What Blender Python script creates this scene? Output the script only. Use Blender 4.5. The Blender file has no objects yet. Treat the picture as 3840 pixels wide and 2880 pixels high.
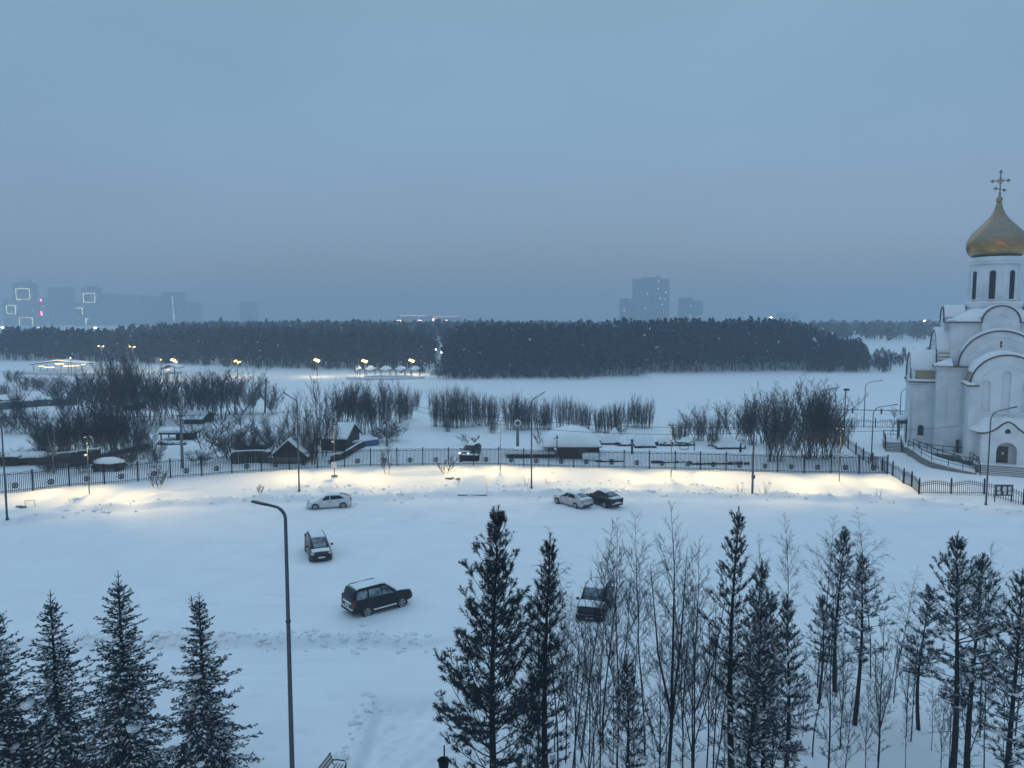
import bpy, bmesh, math, random
import numpy as np
from mathutils import Vector, Matrix, noise

R = math.radians
sc = bpy.context.scene
C = sc.collection

# ------------------------------------------------------------------ camera, sky, exposure
CAMZ = 19.0
HAZE = 0.00088
FPX = 740.0            # focal length in pixels of the 1024 px wide picture
cd = bpy.data.cameras.new('camera')
cam = bpy.data.objects.new('camera', cd)
C.objects.link(cam)
cd.sensor_width = 36.0
cd.lens = FPX / 1024 * 36
cd.clip_start = 0.5
cd.clip_end = 9000
cam.location = (0, 0, CAMZ)
cam.rotation_euler = (R(90 - 5), 0, 0)
sc.camera = cam

world = bpy.data.worlds.new('World')
sc.world = world
world.use_nodes = True
wn = world.node_tree
wn.nodes.clear()
wo = wn.nodes.new('ShaderNodeOutputWorld')
bg = wn.nodes.new('ShaderNodeBackground')
tc = wn.nodes.new('ShaderNodeTexCoord')
sx = wn.nodes.new('ShaderNodeSeparateXYZ')
ramp = wn.nodes.new('ShaderNodeValToRGB')
wn.links.new(tc.outputs['Generated'], sx.inputs[0])
wn.links.new(sx.outputs['Z'], ramp.inputs[0])
el = ramp.color_ramp.elements
el[0].position = 0.0; el[0].color = (0.212, 0.250, 0.345, 1)
el[1].position = 1.0; el[1].color = (0.42, 0.65, 0.90, 1)
for p, c in ((0.10, (0.205, 0.326, 0.515, 1)), (0.25, (0.206, 0.360, 0.545, 1)), (0.42, (0.222, 0.370, 0.500, 1)), (0.65, (0.34, 0.53, 0.72, 1))):
    e = el.new(p); e.color = c
nz = wn.nodes.new('ShaderNodeTexNoise')
nz.inputs['Scale'].default_value = 2.2
nz.inputs['Detail'].default_value = 3
mp = wn.nodes.new('ShaderNodeMapping'); mp.inputs['Scale'].default_value = (1, 1, 2.6)
wn.links.new(tc.outputs['Generated'], mp.inputs[0]); wn.links.new(mp.outputs[0], nz.inputs['Vector'])
mr = wn.nodes.new('ShaderNodeMapRange')
mr.inputs['From Min'].default_value = 0.3; mr.inputs['From Max'].default_value = 0.7
mr.inputs['To Min'].default_value = 0.94; mr.inputs['To Max'].default_value = 1.07
wn.links.new(nz.outputs['Fac'], mr.inputs['Value'])
mx = wn.nodes.new('ShaderNodeVectorMath'); mx.operation = 'SCALE'
wn.links.new(ramp.outputs[0], mx.inputs[0]); wn.links.new(mr.outputs[0], mx.inputs['Scale'])
# a trace of the low winter sun's clear sky behind the cloud layer
sky = wn.nodes.new('ShaderNodeTexSky'); sky.sky_type = 'NISHITA'; sky.sun_disc = False
sky.sun_elevation = R(1.5); sky.sun_rotation = R(200)
skx = wn.nodes.new('ShaderNodeVectorMath'); skx.operation = 'SCALE'; skx.inputs['Scale'].default_value = 0.06
wn.links.new(sky.outputs[0], skx.inputs[0])
ad = wn.nodes.new('ShaderNodeVectorMath'); ad.operation = 'ADD'
wn.links.new(mx.outputs[0], ad.inputs[0]); wn.links.new(skx.outputs[0], ad.inputs[1])
wn.links.new(ad.outputs[0], bg.inputs['Color'])
bg.inputs['Strength'].default_value = 0.94
wn.links.new(bg.outputs[0], wo.inputs['Surface'])

# the brighter part of the overcast, high beyond the river, as one very soft lamp
sd = bpy.data.lights.new('sun', 'SUN'); sd.energy = 0.34; sd.angle = R(45); sd.color = (0.80, 0.92, 1.0)
so = bpy.data.objects.new('sun', sd); C.objects.link(so)
so.rotation_euler = Vector((0.15, -0.80, -0.62)).to_track_quat('-Z', 'Y').to_euler()
sc.view_settings.view_transform = 'Standard'
sc.view_settings.look = 'None'
sc.view_settings.exposure = 0.0
sc.view_settings.gamma = 1.0
sc.cycles.max_bounces = 6
sc.cycles.diffuse_bounces = 2
sc.cycles.glossy_bounces = 2
sc.cycles.transmission_bounces = 2
sc.cycles.volume_bounces = 1
sc.cycles.use_denoising = True
sc.cycles.caustics_reflective = False
sc.cycles.caustics_refractive = False

# ------------------------------------------------------------------ terrain
def sstep(a, b, x):
    t = np.clip((x - a) / (b - a), 0, 1)
    return t * t * (3 - 2 * t)

def ray(sx_, sy_):
    """direction of the sight line through a point given in the photograph's 3840 x 2880 frame"""
    u = (sx_ / 3.75 - 512) / FPX
    v = (384 - sy_ / 3.75) / FPX
    a = R(5)
    return (u, math.cos(a) + v * math.sin(a), -math.sin(a) + v * math.cos(a))

def flat(sx_, sy_, z=0.0):
    d = ray(sx_, sy_)
    t = (z - CAMZ) / d[2]
    return d[0] * t, d[1] * t

FENCE_PX = [(-130, 1866), (-10, 1852), (124, 1839), (261, 1826), (392, 1816), (518, 1805), (640, 1794), (757, 1784), (870, 1776), (981, 1769),
            (1086, 1763), (1190, 1757), (1292, 1753), (1390, 1750), (1489, 1748), (1586, 1746.5), (1682, 1745.5), (1776, 1745),
            (1870, 1746), (1964, 1748), (2058, 1750), (2151, 1752), (2246, 1754), (2340, 1756), (2435, 1758), (2531, 1761),
            (2626, 1764), (2722, 1766.5), (2821, 1769), (2916, 1771.5), (3015, 1773.5), (3116, 1774.5), (3221, 1775), (3327, 1775)]
BANK = 1.1
FENCE = [flat(x, y, BANK) for x, y in FENCE_PX]
EDGE = [flat(x, y, 0) for x, y in [(-600, 2060), (0, 1975), (330, 1925), (640, 1893), (1000, 1882), (1560, 1868), (1800, 1862), (2060, 1858),
        (2400, 1862), (2900, 1868), (3300, 1880), (3560, 1905), (3800, 1935), (4200, 1960)]]
fx = np.array([p[0] for p in FENCE]); fy = np.array([p[1] for p in FENCE])
ex = np.array([p[0] for p in EDGE]); ey = np.array([p[1] for p in EDGE])
XE = FENCE[-1][0]      # the picket fence ends here, the church yard begins

rs = np.random.RandomState(7)
_w = [(rs.uniform(0, 2 * np.pi), rs.uniform(0, 6.28)) for _ in range(40)]
def waves(x, y, lam, n0, n=8):
    s = 0
    for k in range(n0, n0 + n):
        a, ph = _w[k % 40]
        l = lam * (0.7 + 0.09 * (k % 8))
        s = s + np.sin((x * math.cos(a) + y * math.sin(a)) * 6.283 / l + ph)
    return s / n ** 0.5

_rp = random.Random(19)
_PITS = [(_rp.uniform(-19, -8.5), _rp.uniform(30.5, 41), _rp.uniform(.18, .42), _rp.uniform(.04, .13)) for _ in range(46)]
_PITS += [(-24.5 + .55 * k + _rp.uniform(-.1, .1), 56.5 - .35 * k + (.2 if k % 2 else -.2), .2, .09) for k in range(9)]
def hgt(x, y):
    x = np.asarray(x, float); y = np.asarray(y, float)
    Yf = np.interp(x, fx, fy); Ye = np.interp(x, ex, ey)
    Yf = np.where(x < fx[0], fy[0] + (x - fx[0]) * 0.55, Yf)
    t = np.clip((y - Ye) / np.maximum(Yf - Ye, 4), 0, 1)
    yard = sstep(XE - 1.0, XE + 5.0, x + (y - 88) * 0.0)
    bank = BANK * (0.25 * sstep(0, 0.15, t) + 0.75 * sstep(0.1, 1.0, t))
    ditch = sstep(0.5, 5.0, y - Yf)          # behind the fence the ground falls again
    h = bank - 0.9 * ditch * sstep(1, 0, t * 0)
    rest = 1 - yard
    h = h * rest
    h = h - 1.2 * sstep(150, 185, y) * sstep(420, 250, y) * rest       # the frozen river
    h = h + 1.3 * sstep(255, 300, y) + 1.5 * sstep(310, 600, y)
    # ploughed windrow along the far edge of the car park
    wob = waves(x, y, 5.0, 0)
    h = h + (0.50 + 0.16 * wob) * np.exp(-((y - Ye - 0.2 - 0.25 * waves(x, y, 9, 5)) / 0.8) ** 2) * (y < 120)
    h = h + (0.18 + 0.09 * waves(x, y, 3.0, 9)) * np.exp(-((y - Ye - 3.0 - 0.9 * waves(x, y, 14, 12)) / 1.0) ** 2) * (y < 120)
    # step and windrow between the car park and the near road
    fade = sstep(0.5, -6.5, x)
    yl = 43.0 + 0.25 * waves(x, y, 7, 3) + 0.04 * x * 0.2
    h = h - 0.42 * (1 - sstep(-0.75, 0.1, y - yl)) * fade
    h = h + (0.16 + .04 * waves(x, y, 2.2, 11)) * np.exp(-((y - yl - 0.15) / 0.4) ** 2) * fade * sstep(-5, -9, x + .6 * waves(x, y, 5, 33))
    h = h - 0.42 * (1 - fade) * sstep(43, 36, y)
    # trodden approach path
    wx = 0.25 * waves(x, y, 4, 15)
    px = sstep(-7.0 + wx * .5, -6.55 + wx * .5, x) * sstep(-1.3, -2.2, x + wx * .4) * sstep(37.2 + wx, 35.6 + wx, y)
    h = h - 0.55 * px
    h = h + 0.20 * np.exp(-((x + 7.5) / 0.45) ** 2) * sstep(36.8, 35.8, y) * (y > 20)
    h = h + px * (0.05 * waves(x, y, 0.9, 20) + .06 * waves(x, y, .48, 4) * (.6 + .4 * np.sin(x * 2.1 + 1)))
    # soft unevenness
    near = sstep(140, 90, y)
    h = h + near * (0.035 * waves(x, y, 8, 1) + 0.016 * waves(x, y, 2.6, 6))
    h = h + near * 0.05 * waves(x, y, 5, 25) * sstep(45, 38, y)
    h = h + 0.25 * waves(x, y, 30, 2) * (1 - near) * sstep(150, 110, y) * rest * 0.5 
    for cx_, cy_, r_, d_ in _PITS:
        h = h - d_ * np.exp(-((x - cx_) ** 2 + ((y - cy_) * 1.3) ** 2) / (r_ * r_))
    # faint wheel ruts on the near road and the car park
    for yy, a in ((40.6, .055), (39.1, .05), (37.9, .04)):
        h = h - a * np.exp(-((y - yy - 0.12 * waves(x, y, 12, 8)) / 0.22) ** 2) * (0.6 + 0.4 * waves(x, y, 11, 30))
    for x0, y0, x1, y1 in ((-9.5, 47.0, -32, 50.5), (-8.6, 48.6, -33, 53.2), (-17.5, 64, -12, 78), (-15.9, 63.5, -10.4, 77.6), (9, 50, 4, 70), (10.6, 50.3, 5.6, 70.2), (7, 76, -12, 72), (7, 74.3, -12, 70.3), (-30, 72, 12, 66), (-30, 70.4, 12, 64.4)):
        ln = math.hypot(x1 - x0, y1 - y0); ux, uy = (x1 - x0) / ln, (y1 - y0) / ln
        s_ = (x - x0) * ux + (y - y0) * uy; d_ = -(x - x0) * uy + (y - y0) * ux - .6 * np.sin(s_ / ln * 3.1) - .05 * waves(x, y, 3, 17)
        h = h + (s_ > 0) * (s_ < ln) * (-.11 * np.exp(-(d_ / .26) ** 2) + .045 * np.exp(-((np.abs(d_) - .5) / .2) ** 2)) * (.6 + .4 * waves(x, y, 4, 19))
    for cx_, cy_, r_ in ((-21.4, 57.0, 2.2), (-18.3, 56.9, 1.9)):
        d = np.hypot(x - cx_, y - cy_)
        h = h - 0.06 * np.exp(-((d - r_) / 0.22) ** 2)
    return h

def hz(x, y): return float(hgt(x, y))

def at(sx_, sy_, dz=0.0):
    """ground point seen at a point of the photograph"""
    z = 0.0
    for _ in range(14):
        x, y = flat(sx_, sy_, z)
        z = 0.4 * z + 0.6 * (hz(x, y) + dz)
    x, y = flat(sx_, sy_, z)
    return Vector((x, y, hz(x, y)))

def ztop(p, sy_):
    """height above the datum of the picture row sy_ over ground point p"""
    d = ray(1920, sy_)
    return CAMZ + d[2] / d[1] * p[1]

# ------------------------------------------------------------------ mesh helpers
class MB:
    def __init__(s): s.v = []; s.f = []; s.m = []; s.mi = 0
    def add(s, vs, fs):
        b = len(s.v); s.v.extend(vs)
        for f in fs: s.f.append(tuple(i + b for i in f)); s.m.append(s.mi)
    def box(s, c, d, rz=0.0, rx=0.0, ry=0.0):
        x, y, z = d[0] / 2, d[1] / 2, d[2] / 2
        vs = [Vector((i * x, j * y, k * z)) for k in (-1, 1) for j in (-1, 1) for i in (-1, 1)]
        if rz or rx or ry:
            M = Matrix.Rotation(rz, 3, 'Z') @ Matrix.Rotation(ry, 3, 'Y') @ Matrix.Rotation(rx, 3, 'X')
            vs = [M @ v for v in vs]
        c = Vector(c)
        s.add([tuple(v + c) for v in vs], [(0, 2, 3, 1), (4, 5, 7, 6), (0, 1, 5, 4), (2, 6, 7, 3), (0, 4, 6, 2), (1, 3, 7, 5)])
    def bar(s, a, b, w, h=None):
        h = h or w
        s.tube([a, b], [w / 2 * 1.414] * 2, 4, rot=math.pi / 4)
    def tube(s, pts, rad, n=6, caps=True, rot=0.0):
        pts = [Vector(p) for p in pts]
        if not isinstance(rad, (list, tuple)): rad = [rad] * len(pts)
        b = len(s.v); k = len(pts)
        for i, p in enumerate(pts):
            t = (pts[min(i + 1, k - 1)] - pts[max(i - 1, 0)])
            if t.length < 1e-9: t = Vector((0, 0, 1))
            t.normalize()
            ref = Vector((0, 0, 1)) if abs(t.z) < 0.95 else Vector((0, 1, 0))
            a = t.cross(ref).normalized(); c = a.cross(t)
            for j in range(n):
                th = 2 * math.pi * j / n + rot
                q = p + (a * math.cos(th) + c * math.sin(th)) * rad[i]
                s.v.append((q.x, q.y, q.z))
        for i in range(k - 1):
            for j in range(n):
                j2 = (j + 1) % n
                s.f.append((b + i * n + j, b + i * n + j2, b + (i + 1) * n + j2, b + (i + 1) * n + j)); s.m.append(s.mi)
        if caps:
            s.f.append(tuple(b + j for j in reversed(range(n)))); s.m.append(s.mi)
            s.f.append(tuple(b + (k - 1) * n + j for j in range(n))); s.m.append(s.mi)
    def twig(s, a, b, ra, rb):
        """three sided needle thin tube without caps"""
        t = b - a
        if t.length < 1e-6: return
        ref = Vector((0, 0, 1)) if abs(t.z) < 0.9 * t.length else Vector((1, 0, 0))
        u = t.cross(ref).normalized(); w = t.cross(u).normalized()
        k = len(s.v)
        for p, r in ((a, ra), (b, rb)):
            for cx_, sx2 in ((1, 0), (-.5, .866), (-.5, -.866)):
                q = p + (u * cx_ + w * sx2) * r
                s.v.append((q.x, q.y, q.z))
        for i in range(3):
            j = (i + 1) % 3
            s.f.append((k + i, k + j, k + 3 + j, k + 3 + i)); s.m.append(s.mi)
    def lathe(s, prof, n=32, c=(0, 0, 0), caps=True):
        b = len(s.v)
        for r, z in prof:
            for j in range(n):
                th = 2 * math.pi * j / n
                s.v.append((c[0] + r * math.cos(th), c[1] + r * math.sin(th), c[2] + z))
        for i in range(len(prof) - 1):
            for j in range(n):
                j2 = (j + 1) % n
                s.f.append((b + i * n + j, b + i * n + j2, b + (i + 1) * n + j2, b + (i + 1) * n + j)); s.m.append(s.mi)
        if caps:
            s.f.append(tuple(b + j for j in reversed(range(n)))); s.m.append(s.mi)
            s.f.append(tuple(b + (len(prof) - 1) * n + j for j in range(n))); s.m.append(s.mi)
    def prism(s, poly, f, d0, d1):
        """poly: 2-D points; f(u, v, w) -> 3-D; extruded from w=d0 to w=d1"""
        n = len(poly)
        vs = [tuple(f(u, v, d0)) for u, v in poly] + [tuple(f(u, v, d1)) for u, v in poly]
        fs = [tuple(reversed(range(n))), tuple(range(n, 2 * n))] + [(i, (i + 1) % n, n + (i + 1) % n, n + i) for i in range(n)]
        s.add(vs, fs)
    def blob(s, c, r, n=8, m=5, jit=0.0, rnd=None, flat_bottom=False):
        vs = []; fs = []
        for i in range(m + 1):
            ph = math.pi * i / m
            for j in range(n):
                th = 2 * math.pi * j / n + (i % 2) * .3
                k = 1 + (rnd.uniform(-jit, jit) if rnd else 0)
                z = math.cos(ph)
                if flat_bottom and z < -0.2: z = -0.2
                vs.append((c[0] + r[0] * math.sin(ph) * math.cos(th) * k, c[1] + r[1] * math.sin(ph) * math.sin(th) * k, c[2] + r[2] * z * k))
        for i in range(m):
            for j in range(n):
                j2 = (j + 1) % n
                fs.append((i * n + j, (i + 1) * n + j, (i + 1) * n + j2, i * n + j2))
        s.add(vs, fs)
    def build(s, name, mats, parent=None, smooth=False, loc=None):
        me = bpy.data.meshes.new(name)
        if len(s.v) < 3000:
            used = sorted({i for f in s.f for i in f}); mp_ = {a: b for b, a in enumerate(used)}
            s.v = [s.v[i] for i in used]; s.f = [tuple(mp_[i] for i in f) for f in s.f]
        me.from_pydata([tuple(v) for v in s.v], [], s.f)
        if not isinstance(mats, (list, tuple)): mats = [mats]
        for m in mats: me.materials.append(m)
        if len(mats) > 1: me.polygons.foreach_set('material_index', s.m)
        if smooth:
            me.polygons.foreach_set('use_smooth', [True] * len(me.polygons))
        me.update()
        o = bpy.data.objects.new(name, me); C.objects.link(o)
        if parent: o.parent = parent
        if loc: o.location = loc
        return o

def tag(o, label, cat, group=None, kind=None):
    if label: o['label'] = label
    if cat: o['category'] = cat
    if group: o['group'] = group
    if kind: o['kind'] = kind
    return o
def thing(name, label, cat, loc=(0, 0, 0), rz=0.0, group=None):
    o = bpy.data.objects.new(name, None); C.objects.link(o)
    o.empty_display_size = 0.3
    o.location = loc; o.rotation_euler = (0, 0, rz)
    return tag(o, label, cat, group)
def dup(o, loc=None, rz=None, scale=None, label=None, group=None):
    c = o.copy(); C.objects.link(c)
    if loc is not None: c.location = loc
    if rz is not None: c.rotation_euler = (0, 0, rz)
    if scale is not None: c.scale = scale
    if label: c['label'] = label
    if group: c['group'] = group
    for ch in list(o.children):
        d = ch.copy(); C.objects.link(d); d.parent = c
        for g in list(ch.children):
            e = g.copy(); C.objects.link(e); e.parent = d
    return c
def bevel(o, w=0.02, seg=2):
    m = o.modifiers.new('bevel', 'BEVEL'); m.width = w; m.segments = seg; m.limit_method = 'ANGLE'; m.angle_limit = R(35)
    return o
def slab(name, outline, holes, thick, mat, parent, M):
    """flat wall slab with real openings: outline and holes as 2-D loops, front face towards -local y"""
    cu = bpy.data.curves.new(name, 'CURVE'); cu.dimensions = '2D'; cu.fill_mode = 'BOTH'; cu.extrude = thick / 2
    for lp in [outline] + list(holes):
        sp = cu.splines.new('POLY'); sp.points.add(len(lp) - 1)
        for i, (x, y) in enumerate(lp): sp.points[i].co = (x, y, 0, 1)
        sp.use_cyclic_u = True
    o = bpy.data.objects.new(name, cu)
    C.objects.link(o)
    dg = bpy.context.evaluated_depsgraph_get()
    me = bpy.data.meshes.new_from_object(o.evaluated_get(dg))
    bpy.data.objects.remove(o); bpy.data.curves.remove(cu)
    # curve lies in xy, stand it up: (x, y, z) -> (x, -z, y)
    for v in me.vertices:
        x, y, z = v.co; v.co = M @ Vector((x, -z, y))
    me.materials.clear(); me.materials.append(mat); me.name = name
    o = bpy.data.objects.new(name, me); C.objects.link(o); o.parent = parent
    return o

# ------------------------------------------------------------------ materials
def mat(name, col, rough=0.8, metal=0.0, var=0.0, scale=5.0, bump=0.0, bscale=20.0, coat=0.0, spec=None, col2=None, detail=4, bdist=0.02, lo=0.35, hi=0.65, stretch=None):
    m = bpy.data.materials.new(name); m.use_nodes = True
    nt = m.node_tree; b = nt.nodes['Principled BSDF']
    b.inputs['Base Color'].default_value = (*col, 1)
    b.inputs['Roughness'].default_value = rough
    b.inputs['Metallic'].default_value = metal
    if spec is not None: b.inputs['Specular IOR Level'].default_value = spec
    if coat: b.inputs['Coat Weight'].default_value = coat; b.inputs['Coat Roughness'].default_value = 0.1
    tcn = nt.nodes.new('ShaderNodeTexCoord'); src = tcn.outputs['Object']
    if stretch:
        mpn = nt.nodes.new('ShaderNodeMapping'); mpn.inputs['Scale'].default_value = stretch
        nt.links.new(src, mpn.inputs[0]); src = mpn.outputs[0]
    if var or col2:
        n = nt.nodes.new('ShaderNodeTexNoise'); n.inputs['Scale'].default_value = scale; n.inputs['Detail'].default_value = detail
        nt.links.new(src, n.inputs['Vector'])
        r = nt.nodes.new('ShaderNodeValToRGB')
        c2 = col2 or tuple(c * (1 - var) for c in col)
        c1 = col if col2 else tuple(min(1, c * (1 + var)) for c in col)
        r.color_ramp.elements[0].position = lo; r.color_ramp.elements[1].position = hi
        r.color_ramp.elements[0].color = (*c2, 1); r.color_ramp.elements[1].color = (*c1, 1)
        nt.links.new(n.outputs['Fac'], r.inputs[0]); nt.links.new(r.outputs[0], b.inputs['Base Color'])
    if bump:
        n = nt.nodes.new('ShaderNodeTexNoise'); n.inputs['Scale'].default_value = bscale; n.inputs['Detail'].default_value = 5
        nt.links.new(src, n.inputs['Vector'])
        bp = nt.nodes.new('ShaderNodeBump'); bp.inputs['Strength'].default_value = bump; bp.inputs['Distance'].default_value = bdist
        nt.links.new(n.outputs['Fac'], bp.inputs['Height']); nt.links.new(bp.outputs[0], b.inputs['Normal'])
    return m
def emit(name, col, s):
    m = bpy.data.materials.new(name); m.use_nodes = True
    b = m.node_tree.nodes['Principled BSDF']
    b.inputs['Base Color'].default_value = (*col, 1)
    b.inputs['Emission Color'].default_value = (*col, 1); b.inputs['Emission Strength'].default_value = s
    return m

M_snow = mat('snow', (0.82, 0.85, 0.88), 0.75, var=0.025, scale=0.35, bump=0.5, bscale=0.9, bdist=0.12, spec=0.2)
M_snowcap = mat('snow_cap', (0.80, 0.84, 0.87), 0.8, var=0.03, scale=1.5, bump=0.4, bscale=3, bdist=0.05, spec=0.2)
M_snowdark = mat('trodden_snow', (0.66, 0.69, 0.72), 0.8, var=0.08, scale=1.3, bump=0.5, bscale=3.5, bdist=0.05, spec=0.2)
M_needle = mat('pine_needles', (0.005, 0.016, 0.026), 0.7, var=0.35, scale=1.1)
M_needle_s = mat('frosted_needles', (0.030, 0.050, 0.064), 0.8, var=0.35, scale=1.4)
M_spruce = mat('spruce_needles', (0.038, 0.062, 0.080), 0.7, var=0.35, scale=1.3)
M_bark = mat('pine_bark', (0.012, 0.016, 0.022), 0.95, var=0.35, scale=6, bump=0.6, bscale=14)
M_birch = mat('birch_bark', (0.12, 0.13, 0.14), 0.9, col2=(0.03, 0.035, 0.04), scale=5, lo=0.38, hi=0.55, stretch=(1, 1, .5))
M_twig = mat('bare_twigs', (0.012, 0.018, 0.028), 0.9, var=0.25, scale=1)
M_mid = mat('midground_twigs', (0.043, 0.042, 0.050), 0.9, var=0.3, scale=0.3)
M_twig_y = mat('pale_stems', (0.20, 0.16, 0.12), 0.9, var=0.25, scale=1)
M_willow = mat('willow_twigs', (0.024, 0.026, 0.036), 0.9, var=0.25, scale=0.6)
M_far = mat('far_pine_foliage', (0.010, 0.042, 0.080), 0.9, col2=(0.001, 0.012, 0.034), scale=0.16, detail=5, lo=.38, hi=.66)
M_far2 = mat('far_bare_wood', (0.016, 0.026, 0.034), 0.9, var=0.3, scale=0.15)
M_iron = mat('black_iron', (0.006, 0.010, 0.016), 0.8, spec=.1, var=0.2, scale=4)
M_galv = mat('grey_painted_steel', (0.075, 0.090, 0.110), 0.55, metal=0.3, var=0.12, scale=2)
M_galvd = mat('dark_painted_steel', (0.035, 0.045, 0.06), 0.5, metal=0.3, var=0.12, scale=2)
M_conc = mat('grey_concrete', (0.13, 0.145, 0.16), 0.9, var=0.15, scale=2, bump=0.3, bscale=8)
M_wood = mat('dark_weathered_boards', (0.018, 0.018, 0.02), 0.9, var=0.4, scale=3, stretch=(6, 6, .4))
M_woodg = mat('grey_weathered_boards', (0.07, 0.075, 0.08), 0.9, var=0.35, scale=3, stretch=(6, 6, .4))
M_plaster = mat('white_plaster', (0.70, 0.78, 0.82), 0.85, col2=(0.57, 0.65, 0.69), scale=0.55, detail=8, lo=0.3, hi=0.62, bump=0.25, bscale=5)
M_gold = mat('gilded_metal', (0.46, 0.29, 0.11), 0.28, metal=1.0, col2=(0.32, 0.21, 0.10), scale=2.2, bump=0.25, bscale=6, bdist=0.03)
M_goldroof = mat('ochre_roof_sheet', (0.32, 0.26, 0.17), 0.6, metal=0.2, var=0.12, scale=2)
M_trim = mat('dark_roof_flashing', (0.055, 0.045, 0.045), 0.55, metal=0.3, var=0.2, scale=2)
M_glass = mat('dark_window_glass', (0.010, 0.018, 0.034), 0.15, spec=0.3, var=0.2, scale=1.0)
M_door = mat('dark_brown_door', (0.035, 0.022, 0.022), 0.5, var=0.2, scale=3, stretch=(4, 1, .5))
M_stone = mat('grey_stone_facing', (0.16, 0.165, 0.17), 0.85, var=0.25, scale=3, bump=0.3, bscale=10)
M_paper = mat('white_paper', (0.7, 0.7, 0.68), 0.8, var=0.05, scale=20)
M_rubber = mat('black_rubber', (0.012, 0.012, 0.013), 0.8, var=0.2, scale=9)
M_rim = mat('alloy_rim', (0.45, 0.46, 0.48), 0.35, metal=0.6, var=0.1, scale=9)
M_plate = mat('number_plate', (0.62, 0.64, 0.66), 0.5, var=0.08, scale=30)
M_lampcold = mat('unlit_lens', (0.45, 0.48, 0.52), 0.15, var=0.1, scale=8)
M_red = mat('red_tail_lens', (0.22, 0.012, 0.014), 0.2, var=0.2, scale=14)
M_white_paint = mat('white_car_paint', (0.60, 0.62, 0.64), 0.3, coat=0.7, var=0.05, scale=3)
M_silver = mat('silver_car_paint', (0.40, 0.42, 0.44), 0.32, metal=0.35, coat=0.6, var=0.05, scale=3)
M_blackp = mat('black_car_paint', (0.004, 0.006, 0.010), 0.3, spec=.3, coat=0.15, var=0.3, scale=2)
M_darkblue = mat('dark_grey_car_paint', (0.006, 0.009, 0.015), 0.3, spec=.3, coat=0.15, var=0.3, scale=2)
M_plastic = mat('black_plastic', (0.014, 0.015, 0.017), 0.55, var=0.2, scale=5)
M_frost = mat('frosted_glass_smear', (0.30, 0.36, 0.40), 0.6, col2=(0.035, 0.05, 0.07), scale=3.2, lo=0.36, hi=0.68, detail=8)
M_tower = mat('pale_tower_facade', (0.20, 0.23, 0.26), 0.9, var=0.1, scale=0.05)
M_towerd = mat('grey_tower_facade', (0.10, 0.12, 0.15), 0.9, var=0.15, scale=0.05)
M_towerg = mat('tower_window_band', (0.06, 0.08, 0.10), 0.4, var=0.3, scale=0.3)
M_canopy = mat('pale_canopy_membrane', (0.62, 0.60, 0.56), 0.7, var=0.05, scale=0.4)
M_tarp = mat('blue_tarpaulin', (0.03, 0.09, 0.22), 0.6, var=0.2, scale=2)

# ------------------------------------------------------------------ ground, river
def axis(a, b, step, lo, hi, g):
    s = list(np.arange(a, b, step)); x = s[0]; d = step; pre = []
    while x > lo: d *= g; x -= d; pre.append(x)
    x = s[-1]; d = step; post = []
    while x < hi: d *= g; x += d; post.append(x)
    return np.array(pre[::-1] + s + post)
xs = axis(-58, 66, 0.33, -2600, 2600, 1.07)
xs = np.concatenate([xs[xs < -9], np.arange(-8.95, -.5, .13), xs[xs > -.4]])
xs = np.concatenate([xs[xs < -20], np.arange(-19.9, -9.05, .2), xs[xs > -9]])
ya = np.arange(27, 50, 0.16); yb = np.arange(50, 108, 0.3)
ys = [27]; d = .16
pre = []; y = 27; d = 0.3
while y > -60: y -= d; d *= 1.25; pre.append(y)
post = []; y = 108; d = 0.3
while y < 3300: d *= 1.035; y += d; post.append(y)
ys = np.array(pre[::-1] + list(ya) + list(yb) + post)
X, Y = np.meshgrid(xs, ys)
Z = hgt(X, Y)
nx, ny = len(xs), len(ys)
me = bpy.data.meshes.new('snow_ground')
me.vertices.add(nx * ny)
me.vertices.foreach_set('co', np.stack([X, Y, Z], -1).astype('f').ravel())
i, j = np.meshgrid(np.arange(nx - 1), np.arange(ny - 1))
a = (j * nx + i).ravel()
q = np.stack([a, a + 1, a + nx + 1, a + nx], -1).astype('i')
me.loops.add(q.size); me.polygons.add(len(q))
me.loops.foreach_set('vertex_index', q.ravel())
me.polygons.foreach_set('loop_start', np.arange(0, q.size, 4, dtype='i'))
me.polygons.foreach_set('loop_total', np.full(len(q), 4, dtype='i'))
me.update(calc_edges=True); me.validate()
me.polygons.foreach_set('use_smooth', [True] * len(q))
me.materials.append(M_snow)
go = bpy.data.objects.new('snow_ground', me); C.objects.link(go); go['kind'] = 'structure'

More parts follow.
